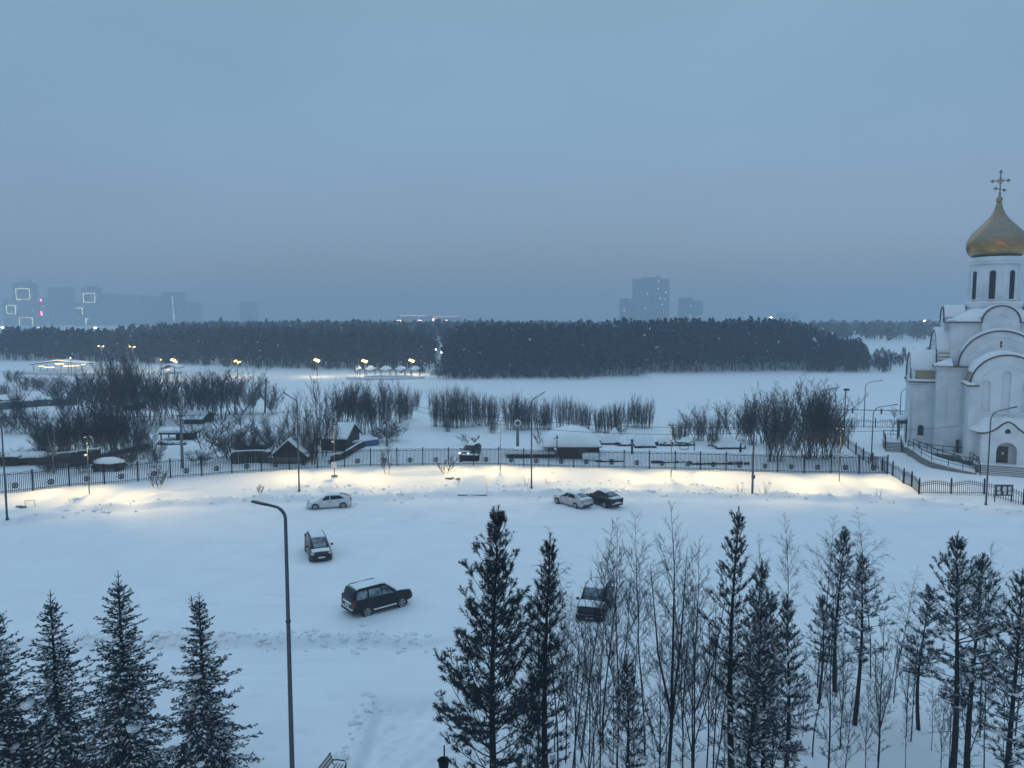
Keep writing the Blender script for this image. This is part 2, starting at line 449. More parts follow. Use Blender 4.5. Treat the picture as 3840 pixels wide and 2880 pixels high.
def frost(m, col, z0, z1):
    """a dusting of rime on the faces that look upwards"""
    nt = m.node_tree; b = nt.nodes['Principled BSDF']
    g = nt.nodes.new('ShaderNodeNewGeometry'); sp = nt.nodes.new('ShaderNodeSeparateXYZ'); nt.links.new(g.outputs['Normal'], sp.inputs[0])
    n = nt.nodes.new('ShaderNodeTexNoise'); n.inputs['Scale'].default_value = 1.6; n.inputs['Detail'].default_value = 6
    tcn = nt.nodes.new('ShaderNodeTexCoord'); nt.links.new(tcn.outputs['Object'], n.inputs['Vector'])
    ad_ = nt.nodes.new('ShaderNodeMath'); ad_.operation = 'MULTIPLY_ADD'; ad_.inputs[1].default_value = .5; nt.links.new(n.outputs['Fac'], ad_.inputs[0]); nt.links.new(sp.outputs['Z'], ad_.inputs[2])
    r = nt.nodes.new('ShaderNodeMapRange'); r.inputs['From Min'].default_value = z0; r.inputs['From Max'].default_value = z1; r.inputs['To Max'].default_value = .6
    nt.links.new(ad_.outputs[0], r.inputs['Value'])
    mxr = nt.nodes.new('ShaderNodeMixShader'); d = nt.nodes.new('ShaderNodeBsdfDiffuse'); d.inputs['Color'].default_value = (*col, 1)
    o = [x for x in nt.nodes if x.type == 'OUTPUT_MATERIAL'][0]
    nt.links.new(r.outputs[0], mxr.inputs[0]); nt.links.new(b.outputs[0], mxr.inputs[1]); nt.links.new(d.outputs[0], mxr.inputs[2]); nt.links.new(mxr.outputs[0], o.inputs['Surface'])
frost(M_gold, (.22, .245, .25), .15, .8)
# ------------------------------------------------------------------ church
def arc(cx, cz, r, a0, a1, n=20, rz=None):
    rz = rz or r
    return [(cx + r * math.cos(R(a0 + (a1 - a0) * k / n)), cz + rz * math.sin(R(a0 + (a1 - a0) * k / n))) for k in range(n + 1)]
def archloop(cx, z0, z1, hw):
    return [(cx - hw, z0), (cx + hw, z0)] + arc(cx, z1 - hw, hw, 0, 180, 14)

CH = thing('church', 'white Orthodox church with a golden onion dome, snow on its barrel roofs', 'church', (67.3, 104.0, 0), R(-24))
ROT = [Matrix.Rotation(R(a), 3, 'Z') for a in (0, 90, 180, 270)]   # front (-y), right (+x), back, left: Rz(-90) brings front to left
def face(k):   # k: 0 front, 1 right, 2 back, 3 left
    return Matrix.Rotation(R(90 * k), 3, 'Z')
def L(M, off=(0, 0, 0)): return lambda u, w, v: M @ Vector((u, v, w)) + Vector(off)

w = MB()
w.box((0, 0, 6.3), (14, 14, 12.6))
for sx_ in (-1, 1):                     # shallow corner pilasters
    for sy_ in (-1, 1):
        w.box((sx_ * 6.5, sy_ * 7.04, 6.0), (1.1, .12, 12.0)); w.box((sx_ * 7.04, sy_ * 6.5, 6.0), (.12, 1.1, 12.0))
        w.box((sx_ * 4.6, sy_ * 7.03, 6.0), (.7, .1, 12.0)); w.box((sx_ * 7.03, sy_ * 4.6, 6.0), (.1, .7, 12.0))
w.box((0, 0, 15.6), (11, 11, 6.0))
w.build('wall', M_plaster, CH)
c = MB()
for zz, t in ((12.2, .12), (12.45, .24)):
    c.box((0, 0, zz), (14 + 2 * t, 14 + 2 * t, .22))
c.box((0, 0, 11.2), (14.26, 14.26, .14))
for zz, t in ((18.2, .12), (18.42, .24)):
    c.box((0, 0, zz), (11 + 2 * t, 11 + 2 * t, .2))
c.build('cornice', M_plaster, CH)
e = MB()
e.box((0, 0, 12.62), (15.0, 15.0, .1)); e.box((0, 0, 18.58), (12.1, 12.1, .12))
e.build('eaves', M_trim, CH)
# snow on the corner roofs
for sx_ in (-1, 1):
    for sy_ in (-1, 1):
        s = MB()
        vs = [(sx_ * 5.4, sy_ * 5.4, 13.75), (sx_ * 7.5, sy_ * 5.4, 12.9), (sx_ * 7.55, sy_ * 7.55, 12.95), (sx_ * 5.4, sy_ * 7.5, 12.9),
              (sx_ * 5.4, sy_ * 5.4, 12.68), (sx_ * 7.5, sy_ * 5.4, 12.68), (sx_ * 7.5, sy_ * 7.5, 12.68), (sx_ * 5.4, sy_ * 7.5, 12.68),
              (sx_ * 3.9, sy_ * 7.4, 12.68), (sx_ * 3.9, sy_ * 7.4, 12.95), (sx_ * 3.9, sy_ * 5.5, 12.68), (sx_ * 3.9, sy_ * 5.5, 13.2),
              (sx_ * 7.4, sy_ * 3.9, 12.68), (sx_ * 7.4, sy_ * 3.9, 12.95), (sx_ * 5.5, sy_ * 3.9, 12.68), (sx_ * 5.5, sy_ * 3.9, 13.2)]
        s.add(vs[:8], [(0, 1, 2, 3), (1, 5, 6, 2), (2, 6, 7, 3), (0, 4, 5, 1), (3, 7, 4, 0)])
        s.build('corner_roof_snow', M_snowcap, CH, smooth=False)

def vault(k, y0, y1, r, z0, back=.1):
    """barrel roof over the k-th face: radius r springing at z0, from local y0 (outer) to y1 (inner)"""
    M = face(k); f = L(M)
    m = MB(); m.prism(arc(0, z0, r, 0, 180, 28), lambda u, w_, d: f(u, w_, d), y0 + back, y1)
    v = m.build('barrel_roof', M_goldroof, CH)
    sn = MB()
    n = 26; outer = []; inner = []
    for i in range(n + 1):
        a = R(24 + (156 - 24) * i / n); th = .07 + .40 * math.sin(math.pi * i / n) ** .5 if 0 < i < n else .04
        outer.append(((r + .03 + th) * math.cos(a), z0 + (r + .03 + th) * math.sin(a)))
        inner.append(((r + .02) * math.cos(a), z0 + (r + .02) * math.sin(a)))
    poly = inner[::-1] + outer
    sn.prism(poly, lambda u, w_, d: f(u, w_, d), y0 - .12, y1)
    sn.build('roof_snow', M_snowcap, v)
    tr = MB()
    pts = [M @ Vector((x, y0 - .10, z)) for x, z in arc(0, z0, r + .06, 0, 180, 30)]
    tr.tube(pts, .10, 6)
    tr.build('arch_flashing', M_trim, CH)

def arm(k, y0, hw, z1, niches, half=None):
    """church arm reaching out to y=-y0 on face k"""
    M = face(k)
    m = MB()
    xx = MB()
    # body set back 0.3 m behind the front slab
    f = L(M)
    m.prism([(-hw, 0), (hw, 0)] + [(hw, z1)] + arc(0, z1, hw, 0, 180, 24) + [(-hw, z1)], lambda u, w_, d: f(u, w_, d), -y0 + .3, -6.9)
    m.build('arm_wall', M_plaster, CH)
    hw2 = hw
    outline = [(-hw2, 0), (hw2, 0), (hw2, z1)] + arc(0, z1, hw2, 0, 180, 26) + [(-hw2, z1)]
    sl = slab('arm_front_wall', outline, niches, .28, M_plaster, CH, M)
    for v in sl.data.vertices: v.co += M @ Vector((0, -y0 + .14, 0))
    t = MB()
    for s_ in (-1, 1):
        p0 = M @ Vector((s_ * (hw - .35), -y0 - .03, z1 / 2)); t.box(p0, (.75, .1, z1 - .6) if k % 2 == 0 else (.1, .75, z1 - .6))
        for zz, th in ((z1 - .5, .10), (z1 - .22, .2)):
            # cornice returns either side of the arch
            p = M @ Vector((s_ * (hw + .02), (-y0 - 7) / 2, zz)); d = (.24 + th, y0 - 7 + .2, .2)
            t.box(p, d if k % 2 == 0 else (d[1], d[0], d[2]))
            p = M @ Vector((s_ * (hw - .28), -y0 - .06 - th / 2, zz)); d = (1.0, .1 + th, .2)
            t.box(p, d if k % 2 == 0 else (d[1], d[0], d[2]))
    ring = [M @ Vector((x, -y0 - .03, z)) for x, z in arc(0, z1 - .2, hw - 1.1, 0, 180, 26)]
    t.tube(ring, .07, 5)
    t.build('arm_moulding', M_plaster, CH)
    e_ = MB()
    for s_ in (-1, 1):
        p = M @ Vector((s_ * (hw + .17), (-y0 - 7) / 2 - .1, z1 + .02)); d = (.5, y0 - 7 + .5, .1)
        e_.box(p, d if k % 2 == 0 else (d[1], d[0], d[2]))
        p = M @ Vector((s_ * (hw - .3), -y0 - .24, z1 + .02)); d = (1.3, .3, .1)
        e_.box(p, d if k % 2 == 0 else (d[1], d[0], d[2]))
    e_.build('arm_eaves', M_trim, CH)
    for s_ in (-1, 1):
        q = MB()
        p = M @ Vector((s_ * (hw + .12), (-y0 - 7) / 2 - .1, z1 + .24)); d = (.62, y0 - 7 + .4, .34)
        q.box(p, d if k % 2 == 0 else (d[1], d[0], d[2]))
        p = M @ Vector((s_ * (hw - .1), -y0 - .22, z1 + .22)); d = (.9, .34, .3)
        q.box(p, d if k % 2 == 0 else (d[1], d[0], d[2]))
        bevel(q.build('eaves_snow', M_snowcap, CH), .1, 3)
    vault(k, -y0, -5.4, hw + .02, z1 + .02, .45)

tall = [archloop(0, 7.2, 12.5, .48), archloop(-2.15, 7.2, 11.2, .48), archloop(2.15, 7.2, 11.2, .48)]
arm(0, 12.0, 3.9, 10.5, tall)
arm(3, 10.0, 3.9, 10.2, [archloop(0, 5.5, 11.6, .45), archloop(-2.0, 5.5, 9.6, .4), archloop(2.0, 5.5, 9.6, .4)])
arm(1, 10.0, 3.9, 10.2, [archloop(0, 5.5, 11.6, .45)])
arm(2, 11.0, 3.9, 10.2, [archloop(0, 5.5, 11.6, .45)])
# sill snow and little bosses under the blind windows
rnd = random.Random(3)
for x in (-2.15, 0, 2.15):
    sn = MB(); sn.box((x, -12.12, 7.16), (1.35, .26, .14)); bevel(sn.build('sill_snow', M_snowcap, CH), .04, 2)
for x in (-3.2, -1.07, 1.07, 3.2):
    sn = MB(); sn.box((x, -12.1, 7.0), (.3, .22, .3)); bevel(sn.build('wall_boss', M_plaster, CH), .04, 2)
# second tier arches
for k in range(4):
    M = face(k); f = L(M)
    m = MB(); m.prism(arc(0, 12.7, 4.7, 0, 180, 30), lambda u, w_, d: f(u, w_, d), -7.0, -5.3)
    m.build('gable_wall', M_plaster, CH)
    t = MB(); t.tube([M @ Vector((x, -7.02, z)) for x, z in arc(0, 12.75, 3.8, 8, 172, 26)], .07, 5)
    t.tube([M @ Vector((x, -7.02, z)) for x, z in arc(0, 12.75, 2.9, 8, 172, 26)], .05, 5)
    t.build('gable_moulding', M_plaster, CH)
    pn = MB(); pn.box(M @ Vector((0, -7.03, 15.7)), (.22, .06, .8) if k % 2 == 0 else (.06, .22, .8)); pn.build('gable_slit', M_glass, CH)
    vault(k, -7.0, -5.3, 4.7, 12.7)
    # kokoshnik
    m = MB(); m.prism([(-2.1, 17.0), (2.1, 17.0), (2.1, 18.6)] + arc(0, 18.6, 2.1, 0, 180, 20) + [(-2.1, 18.6)], lambda u, w_, d: f(u, w_, d), -6.12, -4.6)
    m.build('kokoshnik', M_plaster, CH)
    t = MB(); t.tube([M @ Vector((x, -6.18, z)) for x, z in arc(0, 18.6, 2.17, 0, 180, 24)], .10, 6); t.build('kokoshnik_flashing', M_trim, CH)
    t = MB(); t.tube([M @ Vector((x, -6.14, z)) for x, z in arc(0, 18.4, 1.15, 0, 360, 28)], .05, 5); t.build('round_moulding', M_plaster, CH)
    sn = MB()
    sn.prism([(x, z) for x, z in arc(0, 18.6, 2.13, 20, 160, 16)][::-1] + arc(0, 18.66, 2.38, 16, 164, 16), lambda u, w_, d: f(u, w_, d), -6.1, -3.6)
    sn.build('kokoshnik_snow', M_snowcap, CH)
    for s_ in (-1, 1):
        b_ = MB(); b_.blob(M @ Vector((s_ * 5.6, -5.6, 18.85)), (.55, .55, .3), 8, 5, .1, rnd); b_.build('corner_snow', M_snowcap, CH, True)
# snow pyramid under the drum
p = MB()
n = 48; prof = [(0, 18.65), (.03, 18.95), (.45, 19.5), (1, 20.5)]
vs = []; fs = []
for t, z in prof:
    for j in range(n):
        th = 2 * math.pi * j / n
        cx_, sy_ = math.cos(th), math.sin(th)
        sq = 5.95 / max(abs(cx_), abs(sy_)); r = sq * (1 - t) + 3.2 * t
        vs.append((r * cx_, r * sy_, z + .05 * math.sin(5 * th)))
for i_ in range(3):
    for j in range(n):
        fs.append((i_ * n + j, i_ * n + (j + 1) % n, (i_ + 1) * n + (j + 1) % n, (i_ + 1) * n + j))
p.add(vs, fs); p.build('drum_roof_snow', M_snowcap, CH, True)
# drum
d = MB(); d.lathe([(3.05, 19.5), (3.05, 27.5)], 48); dr = d.build('drum', M_plaster, CH, False)
for poly in dr.data.polygons: poly.use_smooth = abs(poly.normal.z) < .5
b = MB()
b.lathe([(3.05, 20.3), (3.3, 20.35), (3.3, 20.6), (3.42, 20.75), (3.42, 21.25), (3.1, 21.35)], 48, caps=False)
b.build('drum_band', M_plaster, CH); b = MB()
b.lathe([(3.06, 26.5), (3.2, 26.55), (3.2, 26.8), (3.38, 26.95), (3.38, 27.5), (2.6, 27.6)], 48, caps=False)
b.build('drum_band', M_plaster, CH)
sb = MB(); sb.lathe([(3.44, 21.22), (3.40, 21.34), (3.06, 21.5)], 48, caps=False); sb.build('drum_snow', M_snowcap, CH)
for k in range(8):
    a = R(45 * k + 7 - 66)
    M = Matrix.Rotation(a, 3, 'Z')
    # dark lancet, curved to the drum
    lp = archloop(0, 21.75, 25.6, .36)
    m = MB(); m.prism(lp, lambda u, w_, dd: M @ Vector((u, -math.sqrt(max(0, 3.05 ** 2 - u * u)) + dd, w_)), -.03, .1)
    wdw = m.build('drum_window', M_glass, CH)
    fr = MB()
    ring = archloop(0, 21.62, 25.76, .47)
    fr.tube([M @ Vector((u, -math.sqrt(9.42 - u * u), z)) for u, z in ring + ring[:1]], .10, 6)
    fr.build('window_surround', M_plaster, wdw)
    fr = MB(); fr.box(M @ Vector((0, -3.18, 21.66)), (.9, .3, .12), rz=a); fr.build('sill_snow', M_snowcap, wdw)
    pl = MB(); a2 = a + R(22.5); M2 = Matrix.Rotation(a2, 3, 'Z')
    pl.tube([M2 @ Vector((0, -3.08, z)) for z in (21.4, 26.5)], .09, 6); pl.build('drum_column', M_plaster, CH)
# dome
prof = [(2.75, 27.55), (3.15, 27.8), (3.45, 28.2), (3.66, 28.8), (3.7, 29.3), (3.62, 29.8), (3.36, 30.4), (3.0, 31.0), (2.45, 31.6), (1.85, 32.2), (1.3, 32.8), (.88, 33.4), (.6, 34.0), (.42, 34.6), (.34, 35.1)]
d = MB(); d.lathe(prof, 56); dm = d.build('onion_dome', M_gold, CH, True)
d = MB(); d.blob((0, 0, 35.45), (.42, .42, .42), 14, 8); d.tube([(0, 0, 35.0), (0, 0, 36.4)], .16, 8); d.build('orb', M_gold, CH, True)
def trefoil(m, p, ax, az):
    m.blob(p, (.17, .10, .17), 8, 5)
    for q in ((1, 0), (-.2, .75), (-.2, -.75)):
        m.blob(Vector(p) + Vector((ax * .22 * q[0] + az * .22 * q[1], 0, az * .22 * q[0] + ax * .22 * q[1])), (.13, .08, .13), 8, 4)
c = MB()
c.bar((0, 0, 36.0), (0, 0, 39.7), .17)
c.bar((-1.05, 0, 38.35), (1.05, 0, 38.35), .14)
c.bar((-.55, 0, 37.15), (.55, 0, 36.85), .13)
for px_, pz_, ax_, az_ in ((-1.1, 38.35, -1, 0), (1.1, 38.35, 1, 0), (0, 39.75, 0, 1), (-.6, 37.17, -1, 0), (.6, 36.84, 1, 0)): trefoil(c, (px_, 0, pz_), ax_, az_)
ring = [(.36 * math.cos(t), 0, 38.35 + .36 * math.sin(t)) for t in np.linspace(0, 2 * math.pi, 17)]
c.tube(ring, .045, 5)
for k in range(8):
    t = R(45 * k + 22); c.bar((.2 * math.cos(t), 0, 38.35 + .2 * math.sin(t)), (.55 * math.cos(t), 0, 38.35 + .55 * math.sin(t)), .05)
for i_, v in enumerate(c.v):
    c.v[i_] = (v[0] * .84, v[1] * .84, 35.9 + (v[2] - 35.9) * .86)
cr = c.build('roof_cross', mat('dull_gilding', (0.20, 0.17, 0.13), .5, metal=.5, var=.2, scale=4), CH)
# small side window, side door and its hood
for (x, y, z0, z1, hw) in ((-8.55, -3.9, 2.6, 4.1, .36),):
    m = MB(); m.prism(archloop(x, z0, z1, hw), lambda u, w_, dd: Vector((u, y + dd, w_)), -.04, .05); wd = m.build('window', M_glass, CH)
    m = MB(); lp = archloop(x, z0 - .08, z1 + .08, hw + .1); m.tube([Vector((u, y - .06, w_)) for u, w_ in lp + lp[:1]], .07, 5); m.build('window_surround', M_plaster, wd)
    m = MB(); m.box((x, y - .14, z0 - .2), (1.3, .26, .14)); bevel(m.build('window_sill', M_snowcap, wd), .04)
m = MB()
lp = archloop(-8.6, 7.1, 8.4, .55); m.tube([Vector((u, -3.93, w_)) for u, w_ in lp + lp[:1]], .05, 5); m.build('blind_panel_moulding', M_plaster, CH)
m = MB(); m.box((-10.06, 0, 2.3), (.14, 1.3, 2.5)); m.build('side_door', M_door, CH)
m = MB(); m.prism([(-1.0, 3.75), (1.0, 3.75), (.7, 4.35), (0, 4.7), (-.7, 4.35)], lambda u, w_, dd: Vector((dd, u, w_)), -11.3, -10.0); hd = m.build('door_hood', M_trim, CH)
m = MB(); m.blob((-10.7, 0, 4.5), (.85, 1.15, .45), 12, 7); m.build('hood_snow', M_snowcap, hd, True)
for yy in (-.85, .85):
    m = MB(); m.tube([(-11.15, yy, 1.1), (-11.15, yy, 3.8)], .05, 6); m.build('hood_post', M_iron, hd)

# entrance porch on the front arm
PY = -14.5
door_lp = archloop(0, .95, 3.75, 1.1)
og = [(-2.7, .0), (2.7, .0), (2.7, 4.75), (2.3, 4.72), (1.7, 4.95), (1.1, 5.4), (.6, 5.95), (.2, 6.22), (0, 6.28), (-.2, 6.22), (-.6, 5.95), (-1.1, 5.4), (-1.7, 4.95), (-2.3, 4.72), (-2.7, 4.75)]
sl = slab('porch_front_wall', og, [door_lp, archloop(0, 4.85, 5.45, .3)], .5, M_plaster, CH, Matrix.Identity(3))
for v in sl.data.vertices: v.co += Vector((0, PY + .25, 0))
m = MB(); m.box((-2.5, (PY + .5 - 12) / 2, 2.35), (.4, -12 - PY - .5, 4.7)); m.box((2.5, (PY + .5 - 12) / 2, 2.35), (.4, -12 - PY - .5, 4.7))
m.box((0, -12.06, 2.5), (4.5, .1, 5.0)); m.build('porch_wall', M_plaster, CH)
m = MB(); m.prism([(x, z) for x, z in og[2:]], lambda u, w_, dd: Vector((u, dd, w_)), PY + .52, -12.0); m.build('porch_roof', M_trim, CH)
tr = MB(); tr.tube([Vector((x * 1.06, PY - .06, z + .06)) for x, z in [(3.1, 4.72)] + og[3:14] + [(-3.1, 4.72)]], .09, 6); tr.build('porch_flashing', M_trim, CH)
sn = MB()
up = [(x * 1.03, z + .12) for x, z in og[3:14]]; up2 = [(x * 1.12, z + .12 + .42 * (1 - (abs(x) / 2.5) ** 4)) for x, z in og[3:14]]
sn.prism(up[::-1] + up2, lambda u, w_, dd: Vector((u, dd, w_)), PY - .02, -12.02)
# the drift that slopes up behind the porch, against the front arm
sn.add([(-3.85, -12.02, 4.9), (3.85, -12.02, 4.9), (3.0, PY + .3, 4.85), (-3.0, PY + .3, 4.85), (-2.2, -12.02, 6.6), (2.2, -12.02, 6.6)], [(0, 4, 3), (4, 5, 2, 3), (5, 1, 2), (0, 3, 2, 1)])
sn.build('porch_roof_snow', M_snowcap, CH)
m = MB(); m.box((-.28, -13.2, 2.0), (1.3, .1, 2.1)); dd_ = m.build('entrance_door', M_door, CH)
m = MB(); m.box((-.2, -13.27, 2.2), (.22, .02, .3)); m.build('notice', M_paper, dd_)
m = MB(); m.box((0, -13.1, 2.4), (4.55, .06, 4.7)); m.build('porch_inner_wall', M_plaster, CH)
m = MB(); m.lathe([(.25, 0), (.25, .05)], 14, (0, 0, 0)); o = m.build('icon_disc', M_trim, CH); o.location = (0, PY + .3, 5.1); o.rotation_euler = (R(90), 0, 0)
# small marks and fittings low on the wall
m = MB(); m.box((-5.1, -7.12, 1.7), (.3, .16, .12)); m.box((-3.05, PY - .1, 3.5), (.01, .01, .01)); m.build('wall_ledge', M_snowcap, CH)
m = MB(); m.box((-4.4, -7.35, 1.9), (.35, .5, 1.7)); m.build('service_cabinet', M_door, CH)

# plinth, platforms, steps and ramp of the church
m = MB()
m.prism([(-10.6, -2.3), (-10.6, 2.6), (-13.0, 2.6), (-13.0, -2.3)], lambda u, v_, z: Vector((u, v_, z)), -.2, 1.05)
m.prism([(-10.62, -4.3), (-10.62, 4.6), (-7.0, 7.5), (7.2, 7.5), (7.2, -7.6), (4.2, -12.2), (-4.2, -12.2), (-4.4, -9.0), (-7.3, -8.2)][::-1], lambda u, v_, z: Vector((u, v_, z)), -.2, .8)
m.prism([(-3.4, -15.6), (3.4, -15.6), (3.4, -12.3), (-3.4, -12.3)], lambda u, v_, z: Vector((u, v_, z)), -.2, .93)
pl = m.build('plinth', M_stone, CH)
m = MB()
m.box((-11.8, .15, 1.12), (2.3, 4.7, .12)); m.box((0, -13.95, .98), (6.7, 3.2, .08))
m.prism([(-10.5, -4.2), (-10.5, 4.5), (-7.0, 7.4), (7.1, 7.4), (7.1, -7.5), (4.1, -12.1), (-4.1, -12.1), (-4.3, -8.9), (-7.3, -8.1)][::-1], lambda u, v_, z: Vector((u, v_, z)), .81, .95)
m.build('plinth_snow', M_snowcap, CH)
for k in range(6):
    m = MB(); m.box((0, -15.6 - .17 - .34 * k, (.93 - .155 * (k + 1)) / 2 - .05), (6.2, .36, .93 - .155 * (k + 1) + .1)); st = m.build('step', M_stone, CH)
    m = MB(); m.box((0, -15.6 - .2 - .34 * k, .93 - .155 * (k + 1) + .02), (6.1, .22, .04)); m.build('step_snow', M_snowcap, st)
for k in range(6):
    m = MB(); m.box((-11.8, -2.3 - .17 - .34 * k, (1.05 - .17 * (k + 1)) / 2 - .05), (2.0, .36, 1.05 - .17 * (k + 1) + .1)); st = m.build('step', M_stone, CH)
    m = MB(); m.box((-11.8, -2.3 - .2 - .34 * k, 1.05 - .17 * (k + 1) + .02), (1.95, .22, .04)); m.build('step_snow', M_snowcap, st)
# curved access ramp in front of the left side
MI = CH.matrix_basis if False else None
cw, sw = math.cos(R(-24)), math.sin(R(-24))
def to_local(p):
    dx, dy = p[0] - 67.3, p[1] - 104.0
    return Vector((cw * dx + sw * dy, -sw * dx + cw * dy))
ramp_px = [(3402, 1708), (3422, 1716), (3452, 1738), (3491, 1755), (3554, 1767), (3609, 1774), (3658, 1779)]
rp = [to_local(flat(x, y, 0)) for x, y in ramp_px]
hts = [1.05, .95, .85, .72, .5, .3, .12]
ins = [to_local(flat(x, y, 0.3)) for x, y in [(3424, 1694), (3444, 1700), (3476, 1712), (3515, 1726), (3570, 1737), (3620, 1744), (3662, 1750)]]
m = MB(); vs = []
for q_, r_, h_ in zip(rp, ins, hts):
    vs += [(q_.x, q_.y, -.2), (q_.x, q_.y, h_), (r_.x, r_.y, h_), (r_.x, r_.y, -.2)]
fs = []
for i_ in range(len(rp) - 1):
    for j in range(4):
        fs.append((i_ * 4 + j, i_ * 4 + (j + 1) % 4, i_ * 4 + 4 + (j + 1) % 4, i_ * 4 + 4 + j))
fs += [(0, 1, 2, 3), tuple(len(vs) - 4 + j for j in (3, 2, 1, 0))]
m.add(vs, fs); rmp = m.build('access_ramp', M_stone, CH)
m = MB(); vs2 = []
for q_, r_, h_ in zip(rp, ins, hts):
    a_ = q_.lerp(r_, .04); b_ = q_.lerp(r_, .97)
    vs2 += [(a_.x, a_.y, h_ + .003), (a_.x, a_.y, h_ + .09), (b_.x, b_.y, h_ + .09), (b_.x, b_.y, h_ + .003)]
m.add(vs2, fs); m.build('ramp_snow', M_snowcap, rmp)
def railing(pts, hs, name, hgt_=1.05):
    r_ = MB()
    top = [Vector((p_.x, p_.y, h_ + hgt_)) for p_, h_ in zip(pts, hs)]
    r_.tube(top, .05, 6); r_.tube([t_ - Vector((0, 0, .5)) for t_ in top], .035, 5)
    for t_ in top: r_.tube([t_ - Vector((0, 0, hgt_ + .1)), t_], .045, 5)
    return r_.build(name, M_iron, CH)
railing([q_.lerp(r_, .06) for q_, r_ in zip(rp, ins)], hts, 'ramp_railing')
railing([q_.lerp(r_, .95) for q_, r_ in zip(rp, ins)], hts, 'ramp_railing')
railing([Vector((-3.6, -8.9 )), Vector((-4.9, -8.75)), Vector((-6.2, -8.4)), Vector((-7.5, -8.0)), Vector((-8.8, -6.6))], [.9] * 5, 'terrace_railing')
railing([Vector((-12.9, 2.5)), Vector((-12.9, 0)), Vector((-12.9, -2.2))], [1.1] * 3, 'porch_railing')
railing([Vector((-12.9, 2.5)), Vector((-11.9, 2.5)), Vector((-10.8, 2.5))], [1.1] * 3, 'porch_railing')
railing([Vector((-12.85, -2.2)), Vector((-12.85, -3.4)), Vector((-12.85, -4.3))], [1.1, .55, .05], 'step_railing')
railing([Vector((-10.85, -2.2)), Vector((-10.85, -3.4)), Vector((-10.85, -4.3))], [1.1, .55, .05], 'step_railing')
railing([Vector((-3.15, -15.5)), Vector((-3.15, -17.7))], [.93, 0], 'step_railing')
railing([Vector((-3.6, -12.5)), Vector((-3.45, -14.0)), Vector((-3.35, -15.5))], [.93] * 3, 'terrace_railing')

# ------------------------------------------------------------------ fences
IRON_PANEL = None
def picket_panel(L_, seed):
    m = MB(); rnd = random.Random(seed)
    n = 19
    m.bar((0, 0, 1.92), (L_, 0, 1.92), .055); m.bar((0, 0, .22), (L_, 0, .22), .05)
    for k in range(1, n):
        x = L_ * k / n; m.bar((x, 0, -.25), (x, 0, 1.98), .052)
    pts = []
    for k in range(41):
        x = L_ * k / 40; pts.append((x, 0, 2.0 + .12 * abs(math.sin(math.pi * 3 * x / L_))))
    m.tube(pts, .024, 4)
    return m
def medallion(L_):
    m = MB(); c = Vector((L_ / 2, -.04, .72))
    m.tube([c + Vector((.25 * math.cos(t), 0, .25 * math.sin(t))) for t in np.linspace(0, 6.283, 17)], .07, 6)
    m.tube([c + Vector((.1 * math.cos(t), 0, .1 * math.sin(t))) for t in np.linspace(0, 6.283, 9)], .05, 5)
    for s_ in (-1, 1):
        m.bar(c + Vector((-.2, -.03, -.2 * s_)), c + Vector((.2, -.03, .2 * s_)), .05)
        for a in (-38, -14, 12, 36):
            p0 = c + Vector((s_ * .25 * math.cos(R(a)), 0, .25 * math.sin(R(a))))
            p1 = c + Vector((s_ * (.55 + .15 * math.cos(R(3 * a))) * math.cos(R(a)), 0, .6 * math.sin(R(a)) - .04))
            m.tube([p0, (p0 + p1) / 2 + Vector((0, 0, .05)), p1], .015, 3)
    return m
FN = thing('metal_fence', 'long black picket fence with round medallions along the lit snow bank', 'fence', (FENCE[0][0], FENCE[0][1], hz(*FENCE[0])))
fo = FN.location
proto = None
for k, (x, y) in enumerate(FENCE):
    z = hz(x, y)
    m = MB(); m.box((0, 0, .95), (.12, .12, 2.5)); m.box((0, 0, 2.23), (.15, .15, .06))
    if k == 0:
        post0 = m.build('fence_post', M_iron, FN); post = post0
    else:
        post = post0.copy(); C.objects.link(post); post.parent = FN
    post.location = Vector((x, y, z)) - fo
    if k < len(FENCE) - 1:
        x2, y2 = FENCE[k + 1]; z2 = hz(x2, y2)
        d_ = Vector((x2 - x, y2 - y, z2 - z)); Lp = math.hypot(d_.x, d_.y)
        if proto is None:
            L0 = 3.3
            pp = picket_panel(L0, 1).build('picket_panel', M_iron, FN)
            md = medallion(L0).build('medallion', M_iron, FN)
            proto = (pp, md); cur = proto
        else:
            cur = []
            for o in proto:
                c_ = o.copy(); C.objects.link(c_); c_.parent = FN; cur.append(c_)
        for i_, o in enumerate(cur):
            o.location = Vector((x, y, z)) - fo
            o.rotation_euler = (0, -math.atan2(d_.z, Lp), math.atan2(d_.y, d_.x))
            o.scale = (Lp / L0, 1, 1)

